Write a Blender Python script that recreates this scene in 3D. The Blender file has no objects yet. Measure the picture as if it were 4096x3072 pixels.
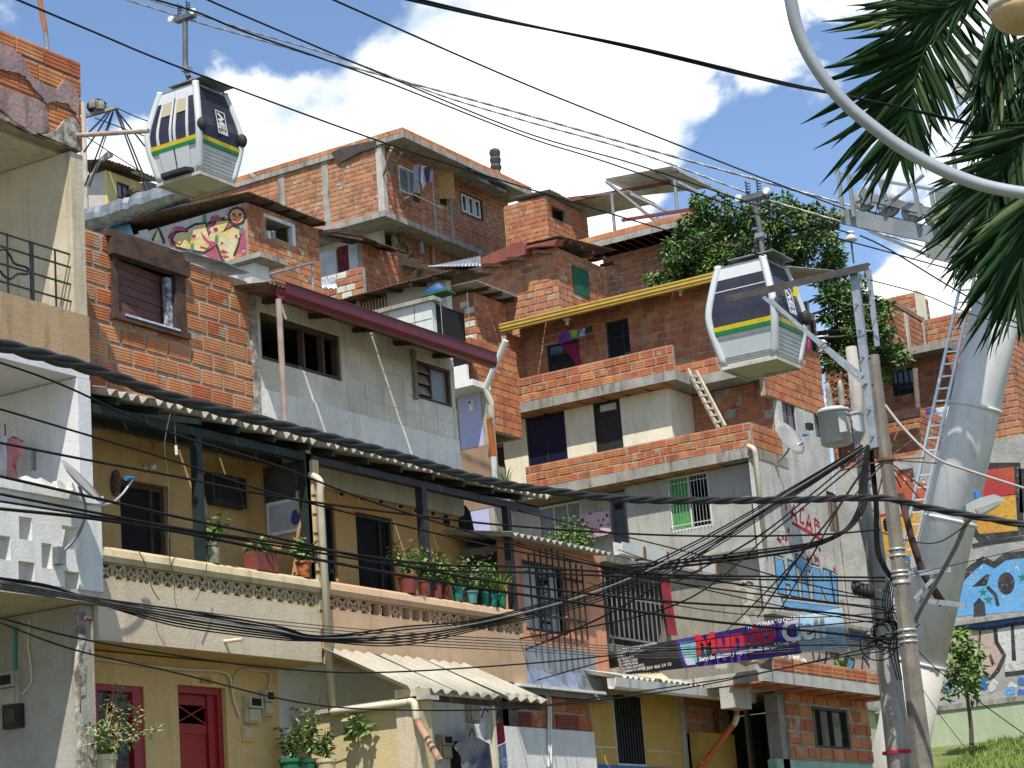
import bpy, bmesh, math, random
from mathutils import Vector, Matrix
random.seed(7)
S = bpy.context.scene
COL = S.collection
rad = math.radians

# ---------------------------------------------------------------- camera (eye at the world origin, x / y along the house grid)
YAW, PIT, ROL, FPX = rad(30.784), rad(14.029), rad(-4.466), 8744.0
_f = Vector((-math.sin(YAW)*math.cos(PIT), math.cos(YAW)*math.cos(PIT), math.sin(PIT)))
_r = Vector((math.cos(YAW), math.sin(YAW), 0))
_u = _r.cross(_f)
RR = math.cos(ROL)*_r + math.sin(ROL)*_u
UU = -math.sin(ROL)*_r + math.cos(ROL)*_u
FF = _f
cam_d = bpy.data.cameras.new('camera')
cam_d.sensor_width = 36
cam_d.lens = FPX/4096*36
cam_d.clip_start = .2
cam_d.clip_end = 4000
cam = bpy.data.objects.new('camera', cam_d)
COL.objects.link(cam)
cam.matrix_world = Matrix(((RR.x, UU.x, -FF.x, 0), (RR.y, UU.y, -FF.y, 0), (RR.z, UU.z, -FF.z, 0), (0, 0, 0, 1)))
S.camera = cam
S.render.resolution_x, S.render.resolution_y = 1024, 768

# ---------------------------------------------------------------- sun, sky, exposure
SUN = Vector((.30, -.52, 1.0)).normalized()
sl = bpy.data.lights.new('sun', 'SUN')
sl.energy = 3.1
sl.angle = rad(.53)
sl.color = (1, .94, .83)
so = bpy.data.objects.new('sun', sl)
COL.objects.link(so)
so.rotation_euler = SUN.to_track_quat('Z', 'Y').to_euler()
so.location = SUN*60
S.view_settings.view_transform = 'Standard'
S.view_settings.look = 'None'
S.view_settings.exposure = 1.1
S.view_settings.gamma = 1

def pray(x, y):
    return FF + (x-2048)/FPX*RR - (y-1536)/FPX*UU

W = bpy.data.worlds.new('World')
S.world = W
W.use_nodes = True
nt = W.node_tree
nt.nodes.clear()
def wn(t, **k):
    n = nt.nodes.new(t)
    for a, b in k.items():
        setattr(n, a, b)
    return n
def wl(a, b):
    nt.links.new(a, b)
def wmath(op, a, b=None, clamp=False):
    n = wn('ShaderNodeMath', operation=op, use_clamp=clamp)
    for i, v in enumerate((a, b)):
        if v is None: continue
        if isinstance(v, (int, float)): n.inputs[i].default_value = v
        else: wl(v, n.inputs[i])
    return n.outputs[0]
sky = wn('ShaderNodeTexSky', sky_type='NISHITA')
sky.sun_disc = False
sky.sun_elevation = math.asin(SUN.z)
sky.sun_rotation = math.atan2(SUN.x, SUN.y)
sky.altitude = 1500
sky.air_density = 1.0
sky.dust_density = .3
sky.ozone_density = 2.2
tc = wn('ShaderNodeTexCoord')
def wnoise(scale, detail=7, rough=.55, dist=0.0, off=(0, 0, 0)):
    m = wn('ShaderNodeMapping')
    m.inputs['Location'].default_value = off
    m.inputs['Scale'].default_value = (1, 1, 1.5)
    wl(tc.outputs['Generated'], m.inputs[0])
    n = wn('ShaderNodeTexNoise')
    n.inputs['Scale'].default_value = scale
    n.inputs['Detail'].default_value = detail
    n.inputs['Roughness'].default_value = rough
    n.inputs['Distortion'].default_value = dist
    wl(m.outputs[0], n.inputs['Vector'])
    return n.outputs[0]
# broad cumulus banks where they stand in the sky (direction, angular radius, weight) and open blue between them
BANKS = [(1250, 480, .085, .62), (1900, 300, .095, .66), (2400, 330, .085, .60), (700, 560, .07, .46), (2900, 100, .07, .5), (1700, 780, .10, .5),
         (3640, 1180, .055, .62), (2550, 650, .05, .35), (3200, 60, .06, .38), (3900, 600, .11, .5), (450, 560, .05, .3),
         (640, 60, .085, -.55), (1150, 90, .06, -.7), (1380, 130, .04, -.6), (3150, 640, .07, -.62), (2900, 860, .05, -.4), (150, 120, .06, -.3), (3420, 960, .035, -.4), (3350, 330, .03, -.2)]
acc = None
for bx, by, br, bw in BANKS:
    d = pray(bx, by).normalized()
    vd = wn('ShaderNodeVectorMath', operation='DISTANCE')
    wl(tc.outputs['Generated'], vd.inputs[0])
    vd.inputs[1].default_value = d
    mr = wn('ShaderNodeMapRange', interpolation_type='SMOOTHSTEP')
    wl(vd.outputs['Value'], mr.inputs['Value'])
    mr.inputs['From Min'].default_value = br*1.25
    mr.inputs['From Max'].default_value = br*.1
    mr.inputs['To Min'].default_value = 0
    mr.inputs['To Max'].default_value = bw
    acc = mr.outputs[0] if acc is None else wmath('ADD', acc, mr.outputs[0])
n1 = wnoise(11, 9, .58, .25, (3.1, .4, 1.7))
n2 = wnoise(4, 5, .5, 0, (.3, 5.2, 2.2))
dens = wmath('ADD', wmath('MULTIPLY', wmath('SUBTRACT', n1, .5), 3.6), wmath('MULTIPLY', wmath('SUBTRACT', n2, .49), 1.1))
dens = wmath('ADD', dens, acc)
cm = wn('ShaderNodeMapRange', interpolation_type='SMOOTHSTEP')
wl(dens, cm.inputs['Value'])
cm.inputs['From Min'].default_value = .06
cm.inputs['From Max'].default_value = .50
n3 = wnoise(9, 8, .6, .4, (7.7, 1.1, .2))
sh = wn('ShaderNodeValToRGB')
wl(wmath('ADD', wmath('MULTIPLY', dens, .16), wmath('SUBTRACT', wmath('MULTIPLY', n3, 1.7), .42)), sh.inputs[0])
e = sh.color_ramp.elements
e[0].position = .36; e[0].color = (.33, .39, .45, 1)
e[1].position = .72; e[1].color = (.76, .755, .735, 1)
skym = wn('ShaderNodeVectorMath', operation='SCALE')
skym.inputs['Scale'].default_value = .092
wl(sky.outputs[0], skym.inputs[0])
mixc = wn('ShaderNodeMix', data_type='RGBA')
wl(wmath('MULTIPLY', cm.outputs[0], .97), mixc.inputs['Factor'])
wl(skym.outputs[0], mixc.inputs['A'])
wl(sh.outputs[0], mixc.inputs['B'])
bg = wn('ShaderNodeBackground')
bg.inputs['Strength'].default_value = 1.0
wl(mixc.outputs['Result'], bg.inputs[0])
wo = wn('ShaderNodeOutputWorld')
wl(bg.outputs[0], wo.inputs[0])

# ---------------------------------------------------------------- sight lines: a measured image point carried onto a real plane of the scene
REG = {'t1': (0, 0, .5424), 't2': (1000, 0, .5424), 't3': (2000, 0, .5424), 't4': (3000, 0, .54257), 'm1': (0, 800, .5424), 'm2': (1000, 800, .5424),
       'm3': (2000, 800, .5424), 'm4': (3000, 800, .54257), 'l1': (0, 1500, .5424), 'l2': (1000, 1500, .5424), 'l3': (2000, 1500, .5424),
       'l4': (3000, 1500, .54257), 'b1': (0, 2300, .4973), 'b2': (1000, 2300, .4973), 'b3': (2000, 2300, .4973), 'b4': (3000, 2300, .4955),
       'V': (0, 0, 1.8517), 'p': (0, 0, 1.0)}
def q(k, x, y):
    a, b, s = REG[k]
    return a+x*s, b+y*s
def PX(k, x, y, c):
    r = pray(*q(k, x, y)); return r*(c/r.x)
def PY(k, x, y, c):
    r = pray(*q(k, x, y)); return r*(c/r.y)
def PZ(k, x, y, c):
    r = pray(*q(k, x, y)); return r*(c/r.z)
def PD(k, x, y, d):
    return pray(*q(k, x, y))*d
def RX(c, k, x0, y0, x1, y1):
    a, b = PX(k, x0, y0, c), PX(k, x1, y1, c)
    return (a.y, b.y, b.z, a.z)
def RY(c, k, x0, y0, x1, y1):
    a, b = PY(k, x0, y0, c), PY(k, x1, y1, c)
    return (a.x, b.x, b.z, a.z)
def proj(p):
    d = p.dot(FF)
    return 2048+FPX*p.dot(RR)/d, 1536-FPX*p.dot(UU)/d, d

# ---------------------------------------------------------------- materials
MATS = {}
def mat(name, c1, c2=None, scale=3.0, rough=.8, bump=0.0, bscale=40.0, streak=None, streak_amt=.5, patch=None, patch_t=.6, patch_scale=1.2, metal=0.0,
        spec=.3, rand=0.0, island=False, alpha=None, trans=0.0, grooves=0, patch_rough=.65):
    if name in MATS: return MATS[name]
    m = bpy.data.materials.new(name)
    m.use_nodes = True
    t = m.node_tree
    N, L = t.nodes, t.links
    b = N['Principled BSDF']
    b.inputs['Roughness'].default_value = rough
    b.inputs['Metallic'].default_value = metal
    b.inputs['Specular IOR Level'].default_value = spec
    co = N.new('ShaderNodeNewGeometry').outputs['Position']
    def noise(sc, det=5, ro=.6, vec=None, dist=0):
        n = N.new('ShaderNodeTexNoise')
        n.inputs['Scale'].default_value = sc; n.inputs['Detail'].default_value = det; n.inputs['Roughness'].default_value = ro
        n.inputs['Distortion'].default_value = dist
        L.new(vec or co, n.inputs['Vector'])
        return n.outputs[0]
    def mr(v, a, bb, lo=0, hi=1):
        n = N.new('ShaderNodeMapRange'); n.interpolation_type = 'SMOOTHSTEP'
        L.new(v, n.inputs[0]); n.inputs[1].default_value = a; n.inputs[2].default_value = bb; n.inputs[3].default_value = lo; n.inputs[4].default_value = hi
        return n.outputs[0]
    def mix(f, A, B, mode='MIX'):
        n = N.new('ShaderNodeMix'); n.data_type = 'RGBA'; n.blend_type = mode
        for s, v in (('Factor', f), ('A', A), ('B', B)):
            if hasattr(v, 'links'): L.new(v, n.inputs[s])
            elif s == 'Factor': n.inputs[s].default_value = v
            else: n.inputs[s].default_value = (*v[:3], 1)
        return n.outputs['Result']
    if c2 is None: c2 = tuple(v*.8 for v in c1)
    col = mix(mr(noise(scale), .35, .65), c1, c2)
    if rand or island:
        oi = N.new('ShaderNodeObjectInfo'); rv = oi.outputs['Random']
        if island:
            ge = N.new('ShaderNodeNewGeometry')
            ad = N.new('ShaderNodeMath'); ad.operation = 'ADD'; L.new(rv, ad.inputs[0]); L.new(ge.outputs['Random Per Island'], ad.inputs[1])
            fr = N.new('ShaderNodeMath'); fr.operation = 'FRACT'; L.new(ad.outputs[0], fr.inputs[0]); rv = fr.outputs[0]
        hs = N.new('ShaderNodeHueSaturation')
        L.new(col, hs.inputs['Color'])
        vm = N.new('ShaderNodeMapRange'); L.new(rv, vm.inputs[0]); vm.inputs[3].default_value = 1-rand; vm.inputs[4].default_value = 1+rand*.8
        L.new(vm.outputs[0], hs.inputs['Value'])
        m2 = N.new('ShaderNodeMath'); m2.operation = 'MULTIPLY'; L.new(rv, m2.inputs[0]); m2.inputs[1].default_value = 7.31
        f2 = N.new('ShaderNodeMath'); f2.operation = 'FRACT'; L.new(m2.outputs[0], f2.inputs[0])
        hm = N.new('ShaderNodeMapRange'); L.new(f2.outputs[0], hm.inputs[0]); hm.inputs[3].default_value = .5-.022*min(1, rand*3); hm.inputs[4].default_value = .5+.012*min(1, rand*3)
        L.new(hm.outputs[0], hs.inputs['Hue'])
        col = hs.outputs[0]
    if streak:
        mp = N.new('ShaderNodeMapping'); mp.inputs['Scale'].default_value = (5, 5, .7); L.new(co, mp.inputs[0])
        f = mr(noise(1.0, 6, .65, mp.outputs[0]), .47, .72, 0, streak_amt)
        col = mix(f, col, streak)
    hgt = None
    if patch:
        pn = noise(patch_scale, 8, patch_rough, None, .3)
        f = mr(pn, patch_t, patch_t+.015)
        col = mix(f, col, patch)
        hgt = f
    fine = noise(bscale*1.5, 3, .6)
    col = mix(.22, col, mix(mr(fine, .3, .7), (.35, .35, .35), (1, 1, 1)), 'MULTIPLY')
    if grooves:
        uv = N.new('ShaderNodeUVMap')
        sp = N.new('ShaderNodeSeparateXYZ'); L.new(uv.outputs[0], sp.inputs[0])
        gm = N.new('ShaderNodeMath'); gm.operation = 'MULTIPLY'; L.new(sp.outputs[1], gm.inputs[0]); gm.inputs[1].default_value = grooves
        gf = N.new('ShaderNodeMath'); gf.operation = 'FRACT'; L.new(gm.outputs[0], gf.inputs[0])
        gv = mr(gf.outputs[0], .62, .8)
        hgt = gv
    L.new(col, b.inputs['Base Color'])
    if bump or hgt is not None:
        bp = N.new('ShaderNodeBump')
        bp.inputs['Strength'].default_value = max(bump, .3) if bump else .5
        bp.inputs['Distance'].default_value = .02
        h = noise(bscale, 5, .65)
        if hgt is not None:
            sm = N.new('ShaderNodeMath'); sm.operation = 'SUBTRACT'; L.new(h, sm.inputs[0]); L.new(hgt, sm.inputs[1]); h = sm.outputs[0]
        L.new(h, bp.inputs['Height'])
        L.new(bp.outputs[0], b.inputs['Normal'])
    if trans:
        b.inputs['Transmission Weight'].default_value = trans
    if alpha is not None:
        tr = N.new('ShaderNodeBsdfTransparent'); tr.inputs[0].default_value = (*alpha, 1)
        fr = N.new('ShaderNodeFresnel'); fr.inputs[0].default_value = 1.45
        ms = N.new('ShaderNodeMixShader')
        cl = N.new('ShaderNodeMath'); cl.operation = 'MULTIPLY_ADD'; L.new(fr.outputs[0], cl.inputs[0]); cl.inputs[1].default_value = .9; cl.inputs[2].default_value = .38
        L.new(cl.outputs[0], ms.inputs[0]); L.new(tr.outputs[0], ms.inputs[1]); L.new(b.outputs[0], ms.inputs[2])
        L.new(ms.outputs[0], N['Material Output'].inputs['Surface'])
    MATS[name] = m
    return m

BR_OR = mat('brick_orange', (.52, .22, .088), (.42, .16, .065), 2.5, .85, .25, 60, rand=.14, island=True, grooves=5, patch=(.36, .27, .19), patch_t=.60, patch_scale=3, streak=(.16, .09, .06), streak_amt=.5)
BR_FINE = mat('brick_orange_fine', (.55, .27, .13), (.47, .205, .095), 2.5, .85, .2, 60, rand=.13, island=True, grooves=13, streak=(.22, .12, .08), streak_amt=.4)
BR_RED = mat('brick_red', (.47, .16, .064), (.37, .115, .048), 2.2, .85, .25, 60, rand=.13, island=True, grooves=4, patch=(.38, .28, .20), patch_t=.60, patch_scale=2.6, streak=(.13, .07, .05), streak_amt=.5)
BR_WARM = mat('brick_warm', (.46, .205, .09), (.34, .14, .065), .9, .85, .25, 60, rand=.24, island=True, grooves=4, patch=(.42, .34, .26), patch_t=.59, patch_scale=2.0, streak=(.12, .075, .05), streak_amt=.6)
BR_DARK = mat('brick_dark', (.24, .07, .04), (.16, .05, .03), 3, .8, .25, 60, rand=.2, island=True, grooves=4)
MORTAR = mat('mortar', (.40, .345, .28), (.27, .23, .185), 4, .95, .8, 40, streak=(.15, .13, .11), streak_amt=.6)
MORTAR_W = mat('mortar_warm', (.46, .33, .23), (.38, .26, .18), 5, .95, .6, 45)
CONC = mat('concrete', (.36, .345, .31), (.27, .26, .235), 2.5, .9, .5, 30, streak=(.09, .08, .07), streak_amt=.85)
CONC_D = mat('concrete_weathered', (.30, .28, .25), (.19, .18, .16), 2, .95, .5, 30, streak=(.06, .055, .05), streak_amt=.8)
CONC_L = mat('concrete_pale', (.50, .48, .44), (.40, .385, .35), 3, .9, .5, 30, streak=(.22, .2, .18), streak_amt=.5)
ROUGHC = mat('roughcast_grey', (.52, .51, .48), (.40, .39, .37), 1.2, .95, 1.0, 14, streak=(.22, .21, .2), streak_amt=.5)
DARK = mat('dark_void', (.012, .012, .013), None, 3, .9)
BLACK_P = mat('black_paint', (.02, .02, .022), (.03, .03, .03), 4, .5)
GREEN_D = mat('dark_green_paint', (.012, .024, .02), (.02, .03, .026), 6, .6, .1)
WHITE_P = mat('white_paint', (.74, .74, .72), (.66, .66, .64), 2, .7, .15, 30, streak=(.45, .43, .4), streak_amt=.4)
WIRE = mat('black_cable', (.008, .008, .009), (.014, .014, .014), 8, .7, spec=.15)
WIRE_G = mat('grey_cable', (.10, .10, .10), (.06, .06, .06), 8, .5)
ROPE = mat('steel_rope', (.33, .33, .33), (.2, .2, .2), 30, .4, .4, 60, metal=.8)
STEEL = mat('galvanised_steel', (.30, .315, .33), (.22, .235, .25), 5, .5, .1, 40, metal=.55, streak=(.2, .18, .16), streak_amt=.4)
STEEL_P = mat('grey_painted_steel', (.20, .23, .25), (.16, .185, .20), 1.5, .5, .05, 20, streak=(.30, .30, .29), streak_amt=.5)
ALU = mat('aluminium', (.6, .61, .62), (.52, .53, .54), 8, .4, metal=.7)
RUST = mat('rusty_iron', (.22, .09, .045), (.12, .06, .04), 14, .85, .3, 60)
WOOD_D = mat('weathered_dark_wood', (.10, .055, .04), (.05, .032, .026), 5, .85, .5, 30)
WOOD_B = mat('brown_painted_wood', (.16, .075, .065), (.12, .055, .05), 4, .75, .3, 40, rand=.12)
WOOD_G = mat('grey_wood', (.30, .26, .21), (.2, .17, .14), 6, .9, .4, 40, rand=.1)
WOOD_Y = mat('yellow_pine_wood', (.42, .25, .10), (.34, .19, .075), 6, .75, .2, 40)
ZINC = mat('zinc_sheet', (.42, .44, .46), (.26, .27, .28), 3, .42, .25, 8, metal=.75, streak=(.14, .12, .1), streak_amt=.6)
TIN_R = mat('rusted_tin', (.20, .12, .085), (.10, .075, .06), 4, .85, .3, 20, streak=(.05, .045, .04), streak_amt=.6)
ASB = mat('fibre_cement', (.42, .39, .34), (.30, .275, .24), 3, .95, .4, 30, streak=(.14, .125, .11), streak_amt=.6)
ASB_L = mat('pale_fibre_cement', (.62, .60, .54), (.50, .48, .42), 3, .9, .3, 30, streak=(.3, .27, .22), streak_amt=.5)
GLASS = mat('dark_window_glass', (.02, .022, .026), None, 3, .06, spec=.6)
TINT = mat('tinted_glass_painted_reflection', (.085, .08, .11), (.06, .058, .085), 1.5, .08, spec=.6, alpha=(.72, .68, .80))  # purple-grey base colour paints reflected light into the tinted glass
LEAF = mat('leaf_green', (.075, .15, .028), (.04, .085, .018), .9, .5, spec=.5, rand=.35, island=True)
LEAF_Y = mat('leaf_bright', (.14, .24, .04), (.08, .17, .03), 1.2, .5, spec=.5, rand=.3, island=True)
LEAF_D = mat('palm_leaf', (.014, .042, .012), (.009, .028, .008), 2, .55, spec=.08, rand=.35, island=True)
BARK = mat('bark', (.12, .10, .075), (.07, .06, .045), 8, .95, .6, 30)
TERRA = mat('terracotta_pot', (.20, .05, .038), (.16, .04, .03), 6, .7)
PVC = mat('cream_pvc', (.62, .56, .42), (.55, .49, .37), 3, .5)
PVC_W = mat('white_pvc', (.72, .72, .69), (.64, .64, .62), 3, .5)

# ---------------------------------------------------------------- mesh tools
def jag(pts, n=4, a=5.0):
    rj = random.Random(len(pts)); out = []
    for (x, y), (u, v) in zip(pts, pts[1:]+pts[:1]):
        for i in range(n):
            out.append((x+(u-x)*i/n+rj.uniform(-a, a), y+(v-y)*i/n+rj.uniform(-a, a)))
    return out
class MB:
    def __init__(s):
        s.v, s.f, s.uv = [], [], {}
    def add(s, vs, fs):
        o = len(s.v)
        s.v += [tuple(v) for v in vs]
        s.f += [tuple(i+o for i in f) for f in fs]
        return s
    def box(s, x0, x1, y0, y1, z0, z1):
        return s.add([(x, y, z) for x in (x0, x1) for y in (y0, y1) for z in (z0, z1)],
                     [(0, 1, 3, 2), (4, 6, 7, 5), (0, 4, 5, 1), (2, 3, 7, 6), (0, 2, 6, 4), (1, 5, 7, 3)])
    def bar(s, a, b, w, h=None, up=(0, 0, 1)):
        """square bar between two points"""
        h = w if h is None else h
        a, b = Vector(a), Vector(b)
        d = (b-a).normalized()
        u = Vector(up)
        if abs(d.dot(u)) > .98: u = Vector((0, 1, 0)) if abs(d.y) < .9 else Vector((1, 0, 0))
        sd = d.cross(u).normalized()*w/2
        uu = sd.cross(d).normalized()*h/2
        vs = [p+i*sd+j*uu for p in (a, b) for i, j in ((-1, -1), (1, -1), (1, 1), (-1, 1))]
        return s.add(vs, [(0, 3, 2, 1), (4, 5, 6, 7), (0, 1, 5, 4), (1, 2, 6, 5), (2, 3, 7, 6), (3, 0, 4, 7)])
    def tube(s, pts, r, n=8, cap=True):
        pts = [Vector(p) for p in pts]
        rs = r if isinstance(r, (list, tuple)) else [r]*len(pts)
        o = len(s.v)
        prev = None
        for i, p in enumerate(pts):
            d = (pts[min(i+1, len(pts)-1)]-pts[max(i-1, 0)]).normalized()
            if prev is None:
                u = Vector((0, 0, 1)) if abs(d.z) < .9 else Vector((1, 0, 0))
                a = d.cross(u).normalized()
            else:
                a = (prev-d*prev.dot(d)).normalized()
            prev = a
            b = d.cross(a)
            for k in range(n):
                t = 2*math.pi*k/n
                s.v.append(tuple(p+rs[i]*(math.cos(t)*a+math.sin(t)*b)))
        for i in range(len(pts)-1):
            for k in range(n):
                k2 = (k+1) % n
                s.f.append((o+i*n+k, o+i*n+k2, o+(i+1)*n+k2, o+(i+1)*n+k))
        if cap:
            s.f.append(tuple(o+k for k in range(n))[::-1])
            s.f.append(tuple(o+(len(pts)-1)*n+k for k in range(n)))
        return s
    def lathe(s, prof, c, n=16, axis='z'):
        """profile of (radius, height) turned about a vertical axis at c"""
        o = len(s.v)
        c = Vector(c)
        for r, h in prof:
            for k in range(n):
                t = 2*math.pi*k/n
                if axis == 'z': p = (r*math.cos(t), r*math.sin(t), h)
                elif axis == 'y': p = (r*math.cos(t), h, r*math.sin(t))
                else: p = (h, r*math.cos(t), r*math.sin(t))
                s.v.append(tuple(c+Vector(p)))
        for i in range(len(prof)-1):
            for k in range(n):
                k2 = (k+1) % n
                s.f.append((o+i*n+k, o+i*n+k2, o+(i+1)*n+k2, o+(i+1)*n+k))
        s.f.append(tuple(o+k for k in range(n))[::-1])
        s.f.append(tuple(o+(len(prof)-1)*n+k for k in range(n)))
        return s
    def prism(s, pts, d):
        """polygon (3-D points) pushed along the vector d"""
        d = Vector(d); n = len(pts)
        vs = [Vector(p) for p in pts]+[Vector(p)+d for p in pts]
        return s.add(vs, [tuple(range(n))[::-1], tuple(range(n, 2*n))]+[(i, (i+1) % n, n+(i+1) % n, n+i) for i in range(n)])
    def mesh(s, name, m, smooth=False):
        me = bpy.data.meshes.new(name)
        me.from_pydata(s.v, [], s.f)
        if m: me.materials.append(m)
        if smooth:
            for p in me.polygons: p.use_smooth = True
        bm = bmesh.new(); bm.from_mesh(me)
        bmesh.ops.recalc_face_normals(bm, faces=bm.faces)
        bm.to_mesh(me); bm.free()
        return me
    def build(s, name, m, parent=None, smooth=False, label=None):
        o = bpy.data.objects.new(name, s.mesh(name, m, smooth))
        COL.objects.link(o)
        attach(o, parent)
        if label: o['label'] = label
        return o
WORLD = {}
def attach(o, parent):
    if parent is None: return
    o.parent = parent
    o.matrix_parent_inverse = Matrix.Translation(-WORLD.get(parent.name, Vector((0, 0, 0))))
def thing(name, label, cat, loc=(0, 0, 0), group=None):
    o = bpy.data.objects.new(name, None)
    o.empty_display_size = .2
    COL.objects.link(o)
    o.location = loc
    WORLD[o.name] = Vector(loc)
    return tag(o, label, cat, group)
def tag(o, label, cat, group=None, kind=None):
    if label: o['label'] = label
    if cat: o['category'] = cat
    if group: o['group'] = group
    if kind: o['kind'] = kind
    return o
def struct(o):
    o['kind'] = 'structure'
    return o

# ---------------------------------------------------------------- walls with openings, laid bricks
def wall_mesh(axis, c, s0, s1, z0, z1, holes=(), th=.16, topf=None):
    """one connected wall; its visible face lies on the plane c, facing +x (axis X) or -y (axis Y)"""
    hs = [(max(a, s0), min(b, s1), max(lo, z0), min(hi, z1)) for a, b, lo, hi in holes]
    hs = [h for h in hs if h[1]-h[0] > .02 and h[3]-h[2] > .02]
    ss = sorted({round(v, 4) for v in [s0, s1]+[v for h in hs for v in h[:2]]})
    zs = sorted({round(v, 4) for v in [z0, z1]+[v for h in hs for v in h[2:]]})
    keep = {}
    for i in range(len(ss)-1):
        for j in range(len(zs)-1):
            cs, cz = (ss[i]+ss[i+1])/2, (zs[j]+zs[j+1])/2
            keep[i, j] = not any(h[0] < cs < h[1] and h[2] < cz < h[3] for h in hs)
    m = MB(); idx = {}
    def V(i, j, b):
        k = (i, j, b)
        if k not in idx:
            s, z = ss[i], zs[j]
            if topf and j == len(zs)-1: z = topf(s)
            idx[k] = len(m.v)
            m.v.append((c-b*th, s, z) if axis == 'X' else (s, c+b*th, z))
        return idx[k]
    for (i, j), kf in keep.items():
        if not kf: continue
        for b in (0, 1):
            m.f.append((V(i, j, b), V(i+1, j, b), V(i+1, j+1, b), V(i, j+1, b)))
        for di, dj, e in ((-1, 0, ((0, 0), (0, 1))), (1, 0, ((1, 0), (1, 1))), (0, -1, ((0, 0), (1, 0))), (0, 1, ((0, 1), (1, 1)))):
            if not keep.get((i+di, j+dj), False):
                (a, b_), (c_, d_) = e
                m.f.append((V(i+a, j+b_, 0), V(i+c_, j+d_, 0), V(i+c_, j+d_, 1), V(i+a, j+b_, 1)))
    return m
_bm = {}
def brick_mesh(L, H, m, deep, fancy):
    k = (round(L, 3), round(H, 3), m.name, deep, fancy)
    if k in _bm: return _bm[k]
    h, l, e = H/2, L/2, .008
    prof = [(0, -h), (-deep*.6, -h), (-deep, -h+e)]
    if fancy:
        for i in range(1, fancy):
            z = -h+H*i/fancy
            prof += [(-deep, z-.006), (-deep+.007, z-.003), (-deep+.007, z+.003), (-deep, z+.006)]
    prof += [(-deep, h-e), (-deep*.6, h), (0, h)]
    n = len(prof)
    vs = [(x, y, z) for x in (-l, l) for y, z in prof]
    fs = [(i, (i+1) % n, n+(i+1) % n, n+i) for i in range(n)]+[tuple(range(n))[::-1], tuple(range(n, 2*n))]
    me = bpy.data.meshes.new('brick')
    me.from_pydata(vs, [], fs)
    me.materials.append(m)
    uvl = me.uv_layers.new(name='UVMap')
    for lp in me.loops:
        v = me.vertices[lp.vertex_index].co
        uvl.data[lp.index].uv = (v.x/L+.5, v.z/H+.5)
    bm = bmesh.new(); bm.from_mesh(me); bmesh.ops.recalc_face_normals(bm, faces=bm.faces); bm.to_mesh(me); bm.free()
    _bm[k] = me
    return me
LAID = {}
def lay(house, wall, axis, c, s0, s1, z0, z1, holes=(), L=.40, Hc=.215, mats=None, j=.022, fancy=0, topf=None, deep=.018, seed=0, skip=0.0, jit=1.0):
    """running-bond courses on a wall face; cut at the ends and at the openings"""
    rnd = random.Random(seed+int(abs(c)*100)+int(z0*10))
    mats = mats or [BR_OR]
    out = LAID.setdefault(house.name, [])
    nr = max(1, int((z1-z0)/Hc+.35))
    Hc = (z1-z0)/nr if topf is None else Hc
    for r in range(nr+(2 if topf else 0)):
        a0, a1 = z0+r*Hc, z0+(r+1)*Hc
        s = s0-(0 if r % 2 else L*.5)-rnd.random()*L*.2
        while s < s1:
            l = L*(1+rnd.uniform(-.09, .07))
            b0, b1 = max(s, s0), min(s+l-j, s1)
            s += l
            if b1-b0 < .05: continue
            cuts = sorted({a0, a1}|{h[k] for h in holes if h[0] < b1 and h[1] > b0 for k in (2, 3) if a0+.05 < h[k] < a1-.05})
            for k in range(len(cuts)-1):
                y0, y1 = cuts[k], cuts[k+1]
                segs = [(b0, b1)]
                for h in holes:
                    if h[2] < (y0+y1)/2 < h[3]:
                        ns = []
                        for p, t in segs:
                            if h[1] <= p or h[0] >= t: ns.append((p, t)); continue
                            if h[0]-p > .04: ns.append((p, h[0]-.004))
                            if t-h[1] > .04: ns.append((h[1]+.004, t))
                        segs = ns
                for p, t in segs:
                    if topf and y1 > topf((p+t)/2)+.03: continue
                    if rnd.random() < skip: continue
                    m = rnd.choice(mats)
                    H = y1-y0-j
                    if H < .04: continue
                    full = abs((t-p)-(L-j)) < L*.02
                    out.append((wall, axis, c, (p+t)/2, (y0+y1)/2, (L-j) if full else (t-p), H, m, fancy, deep,
                                rnd.uniform(-.006, .006)*jit, rnd.uniform(-.004, .004)*jit, rnd.uniform(-.007, .007)*jit))
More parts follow.
